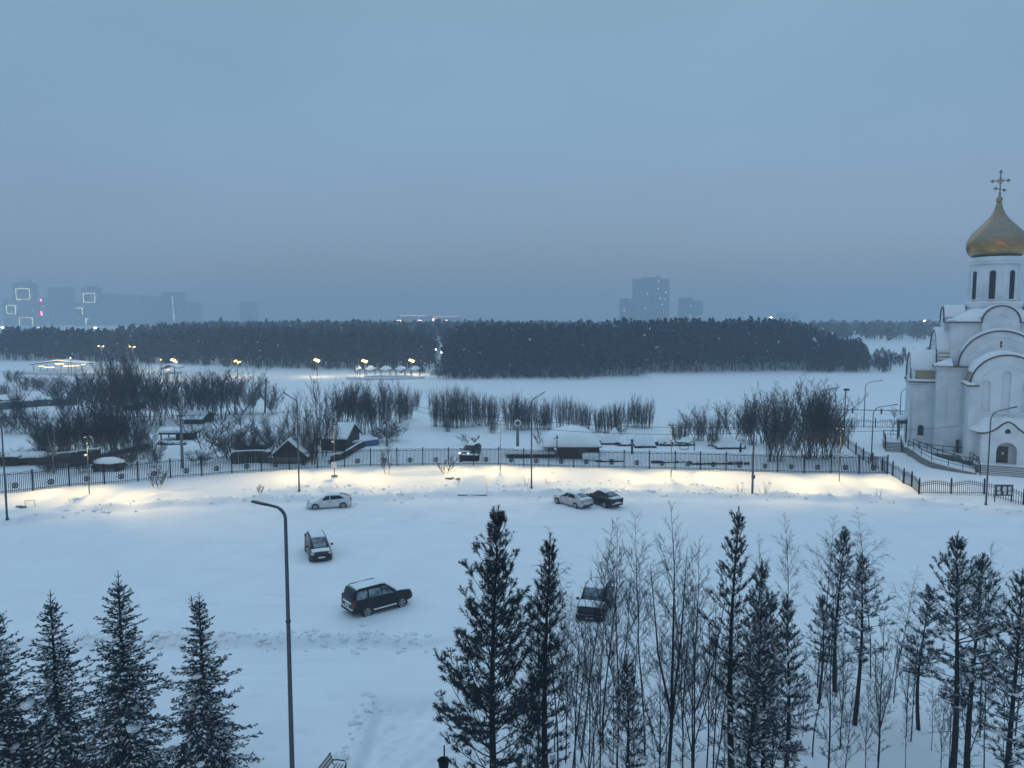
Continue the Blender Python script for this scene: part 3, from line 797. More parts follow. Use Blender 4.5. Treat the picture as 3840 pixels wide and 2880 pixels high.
def yard_fence(label, pts, h=1.35, n=12, group=None, name='ornamental_fence'):
    """low fence whose rails rise in a wave between square posts"""
    p0 = pts[0]
    o = thing(name, label, 'fence', (p0[0], p0[1], hz(p0[0], p0[1])), 0, group); org = o.location
    for k, p in enumerate(pts):
        z = hz(p[0], p[1]); b_ = Vector((p[0], p[1], z)) - org
        m = MB(); m.box(b_ + Vector((0, 0, h * .52)), (.13, .13, h * 1.15 + .3)); m.lathe([(.09, 0), (.05, .1), (.0, .22)], 6, tuple(b_ + Vector((0, 0, h * 1.1 + .14))))
        m.build('fence_post', M_iron, o)
        if k < len(pts) - 1:
            p2 = pts[k + 1]; e_ = Vector((p2[0], p2[1], hz(p2[0], p2[1]))) - org
            m = MB()
            def rail(t, base, amp): return b_.lerp(e_, t) + Vector((0, 0, base + amp * math.sin(math.pi * t)))
            for base, amp in ((h * .78, .3), (h * .62, .3)): m.tube([rail(t / 12, base, amp) for t in range(13)], .028, 4)
            m.tube([rail(t / 2, .18, 0) for t in range(3)], .025, 4)
            for q in range(1, n):
                t = q / n
                m.bar(rail(t, -.1, 0), rail(t, h * .95, .26), .036)
            m.build('wavy_panel', M_iron, o)
    return o
A = [at(*q) for q in [(3150, 1650), (3162, 1662), (3180, 1684), (3209, 1705), (3237, 1726), (3272, 1747), (3309, 1766), (3347, 1785), (3388, 1813), (3418, 1826), (3446, 1853)]]
yard_fence('black wavy topped iron fence running back from the picket fence beside the church yard', [A[0], A[2], A[3], A[4], A[5], A[6], A[7], A[8], A[9], A[10]], n=8)
B = [at(*q) for q in [(3446, 1853), (3566, 1852), (3690, 1853), (3838, 1893), (3990, 1925)]]
yard_fence('black wavy topped iron fence in front of the church steps, facing the car park', B, n=16)
D = [at(*q) for q in [(3150, 1602), (3194, 1603), (3282, 1604), (3372, 1606), (3460, 1608)]]
yard_fence('far wavy iron fence at the back of the church yard beside two street lamps', D, n=10)
# faint post and rail line on the ice
D = [at(*q) for q in [(3100, 1548), (3197, 1550), (3305, 1552), (3400, 1555), (3500, 1558)]]
o = thing('rail_fence', 'low rail fence on the snow beyond the church yard', 'fence', D[0]); 
for k, p in enumerate(D):
    m = MB(); m.box(p - D[0] + Vector((0, 0, .4)), (.25, .25, 1.3)); m.build('fence_post', M_woodg, o)
    if k < 4:
        m = MB(); m.bar(p - D[0] + Vector((0, 0, .7)), D[k + 1] - D[0] + Vector((0, 0, .7)), .14); m.build('rail', M_woodg, o)
# notice board on the fence
p = at(3755, 1880)
nb = thing('notice_board', 'framed notice board with white sheets standing at the church fence', 'notice board', p - Vector((0, .25, 0)), R(-4))
m = MB(); m.box((-.85, 0, .7), (.07, .07, 1.9)); m.build('leg', M_iron, nb); m = MB(); m.box((.85, 0, .7), (.07, .07, 1.9)); m.build('leg', M_iron, nb)
m = MB(); m.box((0, -.04, 1.25), (1.8, .08, 1.15)); m.build('board', M_galvd, nb)
for x, z, w_, h_ in ((-.55, 1.45, .3, .42), (.05, 1.4, .36, .5), (.55, 1.45, .32, .42), (-.5, .98, .34, .3), (.1, .95, .26, .32), (.58, .97, .3, .34)):
    m = MB(); m.box((x, -.09, z), (w_, .012, h_)); m.build('sheet', M_paper, nb)
m = MB(); m.box((0, 0, 1.89), (2.0, .22, .1)); bevel(m.build('snow', M_snowcap, nb), .03)

# ------------------------------------------------------------------ lamps and poles
def street_lamp(label, base, z_top, side, reach, r0=.1, group='street lamps', rise=.25, bend=1.1, flange=True, head=(.7, .22, .09), yaw=0.0):
    o = thing('street_lamp', label, 'street lamp', base, yaw, group)
    h = z_top - base.z; bend = min(bend, .72 * reach); rise = min(rise, .3 * reach)
    m = MB()
    m.tube([(0, 0, -.3), (0, 0, h * .45), (0, 0, h - .14 - rise - bend)], [r0, r0 * .8, r0 * .62], 12)
    m.tube([(0, 0, 0), (0, 0, .12)], r0 * 1.6, 12)
    m.build('pole', M_galv, o, True)
    m = MB(); m.tube([(0, 0, h * .62), (0, 0, h * .62 + .08)], r0 * .95, 12); m.build('flange', M_galvd, o)
    m = MB(); pts = []
    for t in np.linspace(0, 1, 12):
        a = R(80 * t); pts.append((side * bend * (1 - math.cos(a)), 0, h - .15 - rise - bend + bend * math.sin(a)))
    last = pts[-1]; pts.append((side * reach, 0, last[2] + rise))
    m.tube(pts, [r0 * .6] * 8 + [r0 * .5] * 5, 10); m.build('arm', M_galv, o, True)
    hx = side * (reach + head[0] * .4)
    m = MB(); slp = rise / max(.2, reach - abs(last[0])); m.box((hx, 0, pts[-1][2] + slp * head[0] * .4), head, ry=-side * math.atan(slp)); hd_ = bevel(m.build('lamp_head', M_galvd, o), .03, 2)
    m = MB(); m.box((hx, 0, pts[-1][2] + slp * head[0] * .4 - head[2] / 2), (head[0] * .7, head[1] * .7, .02), ry=-side * math.atan(slp)); m.build('lens', M_lampcold, hd_)
    return o
b_ = Vector((-8.62, 27.6, 0)); b_.z = hz(b_.x, b_.y)
street_lamp('tall grey lamp post with curved arm, nearest of all, in front of the car park', b_, 12.15, -1, .72, .105, rise=.07, bend=.62, head=(.62, .22, .07))
def lampx(label, bx_, by_, ty, side, reach, r0=.095, **k):
    b_ = at(bx_, by_); return street_lamp(label, b_, ztop(b_, ty), side, reach, r0, **k)
lampx('grey lamp post at the left edge of the picture beside the lit bank', 27, 1949, 1560, -1, 1.3)
lampx('grey lamp post standing behind the white hatchback', 1122, 1842, 1478, -1, .9)
lampx('grey lamp post in front of the big snow covered hut', 1993, 1831, 1476, 1, .9)
lampx('grey lamp post beside the notice board, in front of the church porch', 3697, 1893, 1524, 1, 2.0)
lampx('grey lamp post inside the church yard by the corner of the picket fence', 3267, 1731, 1514, 1, 2.6)
lampx('grey lamp post at the far wavy fence of the church yard', 3239, 1600, 1424, 1, 2.4)
lampx('grey lamp post close to the left corner of the church', 3371, 1646, 1447, 1, 1.6)
lampx('thin lamp post rising out of the bare bushes at the church yard fence', 3062, 1690, 1452, 1, 2.2)
# poles
def pole(label, px_, by_, ty, r=.11, name='utility_pole', cat='pole', mat_=None, box=None, lean=0):
    b_ = at(px_, by_); h = ztop(b_, ty) - b_.z
    o = thing(name, label, cat, b_)
    m = MB(); m.tube([(0, 0, -.3), (lean, 0, h)], [r, r * .75], 10); m.build('shaft', mat_ or M_conc, o, True)
    return o, h
o, h = pole('thick square concrete pole behind the fence beside the flat snowy shelter roof', 685, 1756, 1548, .2)
m = MB(); m.bar((-.5, 0, h - .4), (.5, 0, h - .4), .1); m.build('crossarm', M_iron, o); P1 = o.location + Vector((0, 0, h - .3))
o, h = pole('concrete pole on the river bank left of the round willow bush', 993, 1548, 1414, .2, lean=.5); P0 = o.location + Vector((0, 0, h))
m = MB(); m.bar((-.5 + .5, 0, h - .5), (.9, 0, h - .9), .1); m.build('brace', M_iron, o)
o, h = pole('concrete pole in front of the dark bushes right of the gabled house', 1451, 1672, 1497, .19); P2 = o.location + Vector((0, 0, h - .3))
m = MB(); m.box((-.3, -.1, h * .5), (.4, .2, .5)); m.build('meter_box', M_galv, o)
o, h = pole('grey pole with a pale box clamped low on it at the lit bank', 2821, 1852, 1606, .12, mat_=M_galv); P3 = o.location + Vector((0, 0, h - .2))
m = MB(); m.box((0, -.16, 1.9), (.34, .22, .38)); m.build('control_box', M_galv, o)
o, h = pole('dark pole topped by camera heads at the church yard fence', 3164, 1648, 1462, .1, name='camera_pole', mat_=M_galvd)
for s_ in (-1, 1):
    m = MB(); m.box((s_ * .22, -.15, h + .05), (.3, .5, .3), rz=s_ * .5); m.build('camera_head', M_galvd, o)
# life ring pillar by the bank
o, h = pole('stout grey pillar carrying a white life ring beside the snow covered hut', 1941, 1678, 1600, .24, name='life_ring_pillar', cat='pillar')
m = MB(); m.tube([(.42 * math.cos(t), -.3, h + .55 + .42 * math.sin(t)) for t in np.linspace(0, 6.283, 21)], .13, 8); m.build('life_ring', M_white_paint, o, True)
m = MB(); m.box((0, -.16, h + .5), (.9, .1, 1.1)); m.build('ring_board', M_galv, o)

# slim floodlight poles that light the bank
M_flood = emit('floodlight_lens', (1.0, 0.80, 0.50), 2.5)
M_lt = mat('thin_pole_paint', (0.13, 0.13, 0.13), .6, var=.1, scale=3)
FP = [(335, 1852, 'at the far left of the lit bank, beyond the grey lamp post'), (1254.6, 1787, 'with a square white box at chest height, behind the white hatchback'),
      (1876, 1768, 'left of the lamp post that stands before the domed hut'), (2516, 1790, 'right of the snow covered hut, above the black coupe'),
      (3146.6, 1806, 'near the right end of the picket fence')]
def tint(v, k): return v
for k, (px_, py_, lab) in enumerate(FP):
    b_ = at(px_, py_); h = 6.0
    o = thing('floodlight_pole', 'slim floodlight pole ' + lab, 'floodlight pole', b_, 0, 'slim floodlight poles on the lit bank')
    m = MB(); m.tube([(0, 0, -.3), (0, 0, h)], [.055, .04], 8); m.build('pole', M_lt, o, True)
    m = MB(); m.bar((-.35, .25, h), (.35, .25, h), .05); m.bar((0, 0, h), (0, .25, h), .05); m.build('bracket', M_lt, o)
    for s_ in (-1, 1):
        m = MB(); m.box((s_ * .3, .3, h + .02), (.34, .2, .1), ry=s_ * R(20)); hd_ = m.build('floodlight', M_galvd, o)
        m = MB(); m.box((s_ * .3, .3, h - .045), (.26, .14, .02), ry=s_ * R(20)); m.build('lens', M_flood, hd_)
        ld = bpy.data.lights.new('flood_beam', 'SPOT'); ld.energy = 4800; ld.color = (1.0, .68, .25); ld.spot_size = R(86); ld.spot_blend = 1.0; ld.shadow_soft_size = .12
        lo = bpy.data.objects.new('flood_beam', ld); C.objects.link(lo); lo.parent = hd_
        lo.location = (s_ * .36, .3, h - .12); lo.rotation_euler = Vector((s_ * 8.0, -1.6, -4.6)).to_track_quat('-Z', 'Y').to_euler()
    ld = bpy.data.lights.new('flood_wash', 'SPOT'); ld.energy = 1700; ld.color = (1.0, .68, .25); ld.spot_size = R(100); ld.spot_blend = 1.0; ld.shadow_soft_size = .12
    lo = bpy.data.objects.new('flood_wash', ld); C.objects.link(lo); lo.parent = o; lo.location = (0, .5, h - .12); lo.rotation_euler = Vector((0, -.28, -1)).to_track_quat('-Z', 'Y').to_euler()
    if k == 1:
        m = MB(); m.box((0, -.12, 1.35), (.62, .14, .75)); m.build('junction_box', M_white_paint, o)
        m = MB(); m.box((0, 0, .08), (.7, .25, .12)); m.build('foot_plate', M_galvd, o)
    if k in (0, 1):
        m = MB(); m.box((-.12, -.1, 4.1), (.3, .2, .16)); m.build('camera', M_white_paint, o)

# overhead wires
def wire(label, a_, b_, sag, r=.022):
    m = MB(); pts = []
    for t in np.linspace(0, 1, 14):
        p_ = a_.lerp(b_, t); p_.z -= sag * 4 * t * (1 - t); pts.append(p_ - a_)
    m.tube(pts, r, 4)
    o = m.build('overhead_wire', M_iron, loc=a_); tag(o, label, 'wire', 'overhead wires')
far_r = at(3400, 1700); far_r.z = ztop(far_r, 1618)
wire('overhead wire between the two concrete poles left of the gabled house', P1, P2, .6)
wire('long overhead wire from the pole by the dark bushes across the snow covered hut', P2, P3 + Vector((0, 0, .3)), 1.2)
wire('second, lower overhead wire across the willow row', P2 - Vector((0, 0, .5)), P3 + Vector((0, 0, -.3)), 1.6)
wire('overhead wire from the boxed pole to the church', P3, Vector((59.0, 97.0, 4.9)), .4)
wire('overhead wire sagging from the left edge to the thick concrete pole', P1 + Vector((-45, 3, .5)), P1, .8)
# ------------------------------------------------------------------ cars
def interp(st, x):
    """st: stations sorted by x (front = +x); returns interpolated tuple"""
    if x <= st[0][0]: return st[0][1:]
    for a, b in zip(st, st[1:]):
        if x <= b[0]:
            t = (x - a[0]) / (b[0] - a[0]); return tuple(p + (q - p) * t for p, q in zip(a[1:], b[1:]))
    return st[-1][1:]
def spline(st, x):
    # catmull-rom on the columns
    n = len(st)
    i = max(0, min(n - 2, next((k for k in range(n - 1) if x <= st[k + 1][0]), n - 2)))
    p0, p1, p2, p3 = st[max(0, i - 1)], st[i], st[i + 1], st[min(n - 1, i + 2)]
    t = (x - p1[0]) / (p2[0] - p1[0])
    return tuple(.5 * ((2 * b) + (-a + c) * t + (2 * a - 5 * b + 4 * c - d) * t * t + (-a + 3 * b - 3 * c + d) * t ** 3) for a, b, c, d in zip(p0[1:], p1[1:], p2[1:], p3[1:]))

def loft(m, sections):
    n = len(sections[0]); b = len(m.v)
    for s_ in sections: m.v.extend(s_)
    for i in range(len(sections) - 1):
        for j in range(n - 1):
            m.f.append((b + i * n + j, b + i * n + j + 1, b + (i + 1) * n + j + 1, b + (i + 1) * n + j)); m.m.append(m.mi)
    m.f.append(tuple(b + j for j in range(n))); m.m.append(m.mi)
    m.f.append(tuple(b + (len(sections) - 1) * n + j for j in reversed(range(n)))); m.m.append(m.mi)

def car(label, pF, pR, side, spec, paint, cat='car', snow=.5, frost=False, extra=None):
    """pF, pR: contact points of the visible front and rear wheel; side=+1 if they are on the car's left"""
    S = spec
    d = Vector((pF.x - pR.x, pF.y - pR.y)); yaw = math.atan2(d.y, d.x)
    mid = (pF + pR) / 2
    nrm = Vector((-math.sin(yaw), math.cos(yaw), 0))
    cen = mid - nrm * side * (S['w'] / 2 - .12)
    fwd = Vector((math.cos(yaw), math.sin(yaw), 0))
    cen = cen - fwd * ((S['xf'] + S['xr']) / 2)
    cen.z = hz(cen.x, cen.y) - S.get('sink', .05)
    o = thing(S.get('name', 'parked_car'), label, cat, cen, yaw)
    W = S['w'] / 2
    body = S['body']        # x, width factor, z bottom, z top
    xs_ = np.linspace(body[0][0], body[-1][0], 34)
    secs = []
    for x in xs_:
        wf, zb, zt = spline(body, float(x)); w_ = W * min(wf, 1.0)
        zm = zb + (zt - zb) * .55
        half = [(0, zb), (w_ * .86, zb), (w_ * .97, zb + .07), (w_ * .995, zb + .2), (w_, zm), (w_ * .985, zt - .14), (w_ * .95, zt - .05), (w_ * .86, zt + .005), (w_ * .5, zt + .035), (0, zt + .045)]
        full = [(-a, z) for a, z in half[::-1]][:-1] + half
        full = [(float(x), -a, z) for a, z in half] + [(float(x), a, z) for a, z in half[::-1][1:]]
        secs.append(full)
    m = MB(); loft(m, secs)
    bo = m.build('body', paint, o, True)
    em = bo.modifiers.new('e', 'EDGE_SPLIT'); em.split_angle = R(50)
    # cabin
    cb = S['cabin']         # x, belt half width, belt z, roof half width, roof z
    xs_ = np.linspace(cb[0][0], cb[-1][0], 40)
    def sec(x, g=0.0):
        wb, zb, wr, zr = interp(cb, float(x))
        zr = max(zr, zb + .012)
        half = [(wb + g, zb - .06), (wb + g, zb), (wb + (wr - wb) * .9 + g, zb + (zr - zb) * .88), (wr * .93, zb + (zr - zb) * .97 + g), (wr * .6, zr + .012 + g), (0, zr + .02 + g)]
        return [(float(x), -a, z) for a, z in half] + [(float(x), a, z) for a, z in half[::-1][1:]]
    m = MB(); loft(m, [sec(x) for x in xs_])
    cab = m.build('cabin', paint, o, True); em = cab.modifiers.new('e', 'EDGE_SPLIT'); em.split_angle = R(40)
    def surf(x, t, s_, g=.012):
        wb, zb, wr, zr = interp(cb, x)
        zr = max(zr, zb + .012)
        return (x, s_ * (wb + (wr - wb) * .9 * (t / .88) + g), zb + (zr - zb) * t)
    glass = M_frost if frost else M_glass
    for s_ in (-1, 1):
        for q in S['side_windows']:        # (x0 bottom, x1 bottom, x1 top, x0 top)
            m = MB()
            n = 5; vs = []
            for i_ in range(n + 1):
                t = .06 + (.80 - .06) * i_ / n; k = i_ / n
                xa = q[0] + (q[3] - q[0]) * k; xb = q[1] + (q[2] - q[1]) * k
                for j_ in range(5):
                    x = xa + (xb - xa) * j_ / 4; vs.append(surf(x, t, s_))
            fs = [(i_ * 5 + j_, i_ * 5 + j_ + 1, i_ * 5 + j_ + 6, i_ * 5 + j_ + 5) for i_ in range(n) for j_ in range(4)]
            m.add(vs, fs); m.build('side_window', glass, o)
        m = MB(); mx_, mz_ = S['mirror']; m.box((mx_, s_ * (W + .1), mz_), (.16, .22, .15)); bevel(m.build('wing_mirror', paint if S.get('pmir') else M_plastic, o), .04, 2)
        # door line
        m = MB()
        for dx in S['doors']:
            wf, zb, zt = spline(body, dx); m.box((dx, s_ * (W * min(wf, 1) * .995), (zb + zt) / 2 + .05), (.018, .02, (zt - zb) * .72))
            if dx != S['doors'][0]: m.box((dx + .16, s_ * (W * .995 + .01), zt - .16), (.17, .035, .03))
        m.build('door_seam', M_plastic, o)
    def glasspane(x0, x1, name, mm, inset=.10, t0=.08, t1=.93):
        m = MB(); vs = []
        for i_ in range(7):
            x = x0 + (x1 - x0) * (t0 + (t1 - t0) * i_ / 6)
            wb, zb, wr, zr = interp(cb, x); zr = max(zr, zb + .012)
            wt = (wr + (wb - wr) * .12) - inset * .5
            for j_ in range(-3, 4):
                y = wt * .93 * j_ / 3
                f_ = abs(j_) / 3
                z = zr + .035 - .05 * f_ * f_ * 1.0
                vs.append((x + (.012 if x1 < x0 else -.012) , y, z))
        fs = [(i_ * 7 + j_, i_ * 7 + j_ + 1, i_ * 7 + j_ + 8, i_ * 7 + j_ + 7) for i_ in range(6) for j_ in range(6)]
        m.add(vs, fs); return m.build(name, mm, o, True)
    ws = S['windscreen']; rw = S['rear']
    glasspane(ws[0], ws[1], 'windscreen', (M_snowcap if snow == .6 else M_frost) if snow > .3 else M_glass)
    glasspane(rw[0], rw[1], 'rear_window', M_frost if frost == 'rear' else (M_glass if S.get('rearglass') else M_frost))
    # wheels
    for xw in (S['xf'], S['xr']):
        for s_ in (-1, 1):
            r_ = S.get('r', .33)
            wh = bpy.data.objects.new('wheel', None); C.objects.link(wh); wh.parent = o; wh.location = (xw, s_ * (W - .10), r_)
            m = MB(); m.lathe([(r_ * .60, -.11), (r_ * .97, -.10), (r_, -.05), (r_, .05), (r_ * .97, .10), (r_ * .60, .115)], 26)
            for i_, v in enumerate(m.v): m.v[i_] = (v[0], v[2], v[1])
            m.build('tyre', M_rubber, wh, True)
            m = MB(); ro = s_ * .118
            for a_ in range(5):
                th = a_ * 2 * math.pi / 5 + .3
                m.bar((.05 * math.cos(th), ro, .05 * math.sin(th)), (r_ * .6 * math.cos(th), ro, r_ * .6 * math.sin(th)), .075)
            m.tube([(r_ * .62 * math.cos(t), ro, r_ * .62 * math.sin(t)) for t in np.linspace(0, 6.283, 21)], .022, 6)
            m.build('rim', M_rim, wh)
            m = MB(); ar = r_ * 1.17; pts = []
            m.prism([(ar * math.cos(t), ar * math.sin(t)) for t in np.linspace(-.35, math.pi + .35, 20)], lambda u, w_, dd: Vector((xw + u, s_ * dd, r_ + w_)), W - .06, W + .006)
            m.build('wheel_arch', M_plastic, o)
    # lamps, grille, plates
    for s_ in (-1, 1):
        for (x, y, z, dx, dy, dz) in S['head']:
            m = MB(); m.box((x, s_ * y, z), (dx, dy, dz), rz=s_ * S.get('hrz', -.5)); bevel(m.build('headlight', M_lampcold, o), .03, 2)
        for (x, y, z, dx, dy, dz) in S['tail']:
            m = MB(); m.box((x, s_ * y, z), (dx, dy, dz), rz=s_ * .35); bevel(m.build('tail_light', M_red, o), .02, 2)
    for nm, (x, z, dx, w_, dz), mm in S['bits']:
        m = MB(); m.box((x, 0, z), (dx, w_, dz)); bevel(m.build(nm, mm, o), min(dx, dz) * .3, 2)
    # snow: on the roof and bonnet
    def snowcap(x0, x1, fn, th, name, n=14):
        m = MB(); rn = random.Random(int(x0 * 100) + 5); N = 9
        top = []; bot = []
        for i_ in range(n + 1):
            x = x0 + (x1 - x0) * i_ / n
            wy, zc, drop = fn(x); e1 = min(1, i_ / 1.5, (n - i_) / 1.5)
            for j_ in range(N):
                f_ = -1 + 2 * j_ / (N - 1); e2 = 1 - abs(f_) ** 6
                y = wy * f_ * (1 + .03 * rn.uniform(-1, 1)); z = zc - drop * f_ * f_
                top.append((x + rn.uniform(-.02, .02), y, z + .006 + th * (.25 + .75 * e2 * e1) * (1 + .1 * rn.uniform(-1, 1)))); bot.append((x, y, z - .01))
        vs = top + bot; k = len(top); fs = []
        for i_ in range(n):
            for j_ in range(N - 1):
                a_ = i_ * N + j_; fs.append((a_, a_ + 1, a_ + N + 1, a_ + N))
        edge = [j_ for j_ in range(N)] + [i_ * N + N - 1 for i_ in range(1, n + 1)] + [n * N + j_ for j_ in range(N - 2, -1, -1)] + [i_ * N for i_ in range(n - 1, 0, -1)]
        for a_, b_ in zip(edge, edge[1:] + edge[:1]): fs.append((a_, b_, b_ + k, a_ + k))
        m.add(vs, fs); return m.build(name, M_snowcap, o, True)
    def rf(x):
        wb, zb, wr, zr = interp(cb, x); return wr * .89, zr + .02, .05
    def bf(x):
        wf, zb, zt = spline(body, x); return W * min(wf, 1) * .86, zt + .045, .04
    xr0, xr1 = S['snow_roof']; snowcap(xr0, xr1, rf, S.get('roof_th', .06), 'roof_snow')
    for a_, b_ in S['snow_body']: snowcap(a_, b_, bf, S.get('body_th', .06), 'bonnet_snow' if a_ > 0 else 'boot_snow', 8)
    if extra: extra(o)
    o.scale = (S.get('sx', 1), 1, 1)
    return o

hatch = dict(w=1.75, xf=1.37, xr=-1.33, r=.32, mirror=(.72, 1.0), pmir=True, name='parked_car',
    body=[(-2.2, .82, .32, .95), (-2.0, .93, .24, 1.03), (-1.3, 1, .2, 1.03), (0, 1, .18, .95), (.9, 1, .19, .92), (1.5, .97, .2, .82), (2.0, .88, .22, .66), (2.24, .74, .28, .52)],
    cabin=[(-2.12, .62, .98, .55, 1.05), (-1.6, .74, 1.0, .56, 1.30), (-.9, .78, .98, .57, 1.44), (-.1, .80, .94, .58, 1.47), (.3, .80, .92, .57, 1.43), (1.35, .74, .84, .60, .87)],
    side_windows=[(-.02, 1.12, .32, -.02), (-1.62, -.10, -.08, -1.05)], windscreen=(1.35, .3), rear=(-2.1, -1.0), doors=(.95, -.08, -1.0),
    head=[(1.93, .6, .66, .5, .16, .15)], tail=[(-2.1, .68, .9, .12, .14, .34)],
    bits=[('number_plate', (2.26, .38, .02, .5, .11), M_plate), ('rear_bumper', (-2.16, .45, .16, 1.4, .3), M_white_paint), ('front_grille', (2.2, .4, .06, .9, .12), M_plastic)],
    snow_roof=(-1.0, .4), snow_body=[(1.25, 1.95)], roof_th=.05, body_th=.04)
def hatch_extra(o):
    m = MB(); m.box((-2.08, 0, 1.13), (.3, 1.25, .05), ry=.1); bevel(m.build('spoiler', M_white_paint, o), .02)
    m = MB(); m.tube([(.5, -.75, .9), (.36, -.75, 1.2)], .02); m.build('pillar_trim', M_plastic, o)
car('white hatchback with dark side windows on alloy wheels, parked broadside by the far edge', at(1180, 1911), at(1289, 1905), 1, hatch, M_white_paint, snow=.6, extra=hatch_extra)

mini = dict(w=1.74, xf=1.4, xr=-1.35, r=.33, mirror=(.95, 1.1), hrz=-.35,
    body=[(-2.2, .88, .32, 1.05), (-2.05, .96, .24, 1.1), (-1, 1, .2, 1.08), (.6, 1, .2, 1.02), (1.5, .97, .2, .95), (1.95, .92, .21, .84), (2.15, .84, .24, .72)],
    cabin=[(-2.15, .74, 1.05, .60, 1.3), (-1.9, .76, 1.06, .62, 1.58), (-.8, .79, 1.06, .63, 1.64), (.3, .80, 1.02, .62, 1.60), (1.45, .76, .95, .64, .97)],
    side_windows=[(.0, 1.05, .4, .02), (-1.1, -.1, -.08, -1.1), (-1.95, -1.2, -1.2, -1.85)], windscreen=(1.42, .3), rear=(-2.14, -1.8), doors=(1.1, -.05, -1.1),
    head=[(1.98, .66, .74, .34, .2, .16)], tail=[(-2.15, .72, 1.05, .08, .16, .5)],
    bits=[('number_plate', (2.2, .48, .02, .52, .12), M_plate), ('front_grille', (2.13, .66, .06, 1.0, .12), M_plastic), ('front_bumper', (2.12, .34, .12, 1.44, .22), M_plastic)],
    snow_roof=(-1.8, .35), snow_body=[(1.45, 1.95)], roof_th=.06, body_th=.04)
car('dark compact minivan facing the viewer, snow on its roof and smeared windscreen', at(1167, 2106), at(1148, 2062), -1, mini, M_darkblue, snow=.7)

suv = dict(sx=.91, w=1.9, xf=1.42, xr=-1.37, r=.39, mirror=(.85, 1.3), sink=.14, rearglass=True,
    body=[(-2.38, .92, .46, 1.18), (-2.25, .98, .42, 1.26), (-1, 1, .4, 1.27), (.7, 1, .4, 1.24), (1.4, .99, .42, 1.23), (2.0, .97, .44, 1.17), (2.25, .93, .46, 1.08), (2.38, .85, .5, .9)],
    cabin=[(-2.4, .82, 1.2, .66, 1.26), (-2.15, .84, 1.24, .68, 1.86), (-1.0, .88, 1.24, .70, 1.91), (.25, .88, 1.22, .69, 1.88), (1.05, .84, 1.2, .70, 1.25)],
    side_windows=[(-.1, .82, .28, -.08), (-1.15, -.2, -.18, -1.15), (-2.15, -1.27, -1.27, -2.0)], windscreen=(1.05, .28), rear=(-2.38, -2.08), doors=(.85, -.14, -1.2),
    head=[(2.15, .72, .92, .3, .22, .2)], tail=[(-2.3, .84, 1.1, .12, .13, .5)],
    bits=[('number_plate', (-2.42, .85, .03, .54, .13), M_plate), ('tailgate_trim', (-2.42, 1.04, .05, 1.1, .12), M_snowcap), ('rear_bumper', (-2.38, .55, .2, 1.7, .22), M_plastic), ('bumper_snow', (-2.42, .68, .16, 1.6, .04), M_snowcap), ('front_grille', (2.37, .85, .06, 1.0, .25), M_rim)],
    snow_roof=(-2.0, .3), snow_body=[(1.1, 2.15)], roof_th=.07, body_th=.07)
def suv_extra(o):
    for s_ in (-1, 1):
        m = MB(); m.tube([(-1.95, s_ * .64, 1.84), (-1.85, s_ * .64, 1.90), (.0, s_ * .64, 1.91), (.12, s_ * .64, 1.86)], .03, 6); m.build('roof_rail', M_blackp, o)
        m = MB(); m.box((0, s_ * 1.0, .42), (1.9, .16, .06)); rb = m.build('running_board', M_plastic, o)
        m = MB(); m.box((0, s_ * 1.0, .48), (1.85, .14, .06)); bevel(m.build('board_snow', M_snowcap, rb), .02)
    m = MB(); m.box((-2.13, 0, 1.80), (.16, 1.2, .05)); m.build('spoiler', M_plastic, o)
car('big black off-roader seen from behind, with roof rails and snow smeared side windows', at(1492, 2278), at(1389, 2304), -1, suv, M_blackp, cat='car', snow=.7, frost=True, extra=suv_extra)

sedan = dict(w=1.75, xf=1.42, xr=-1.3, r=.32, mirror=(.75, 1.0), pmir=True, sink=.1,
    body=[(-2.28, .84, .34, .98), (-2.1, .93, .26, 1.06), (-1.2, 1, .2, 1.04), (0, 1, .19, .97), (.9, 1, .19, .93), (1.6, .97, .2, .86), (2.05, .9, .22, .74), (2.25, .8, .28, .6)],
    cabin=[(-2.0, .66, 1.04, .55, 1.07), (-1.0, .76, 1.02, .56, 1.40), (-.5, .78, 1.0, .57, 1.46), (.2, .79, .97, .57, 1.44), (1.2, .75, .90, .60, .93)],
    side_windows=[(-.05, .95, .3, -.03), (-1.25, -.13, -.1, -.85)], windscreen=(1.2, .25), rear=(-2.0, -.9), doors=(.9, -.08, -1.0),
    head=[(2.0, .66, .72, .36, .2, .14)], tail=[(-2.2, .62, .86, .12, .4, .14)],
    bits=[('number_plate', (-2.3, .6, .02, .5, .11), M_plate), ('rear_bumper', (-2.24, .42, .14, 1.4, .18), M_plastic), ('bumper_snow', (-2.28, .72, .1, 1.3, .05), M_snowcap)],
    snow_roof=(-1.0, .3), snow_body=[(-2.15, -1.75), (1.25, 2.0)], roof_th=.05, body_th=.06)
car('silver saloon with its tail towards the viewer, left of the black coupe', at(2087, 1887), at(2164, 1907), 1, sedan, M_silver, snow=.8)
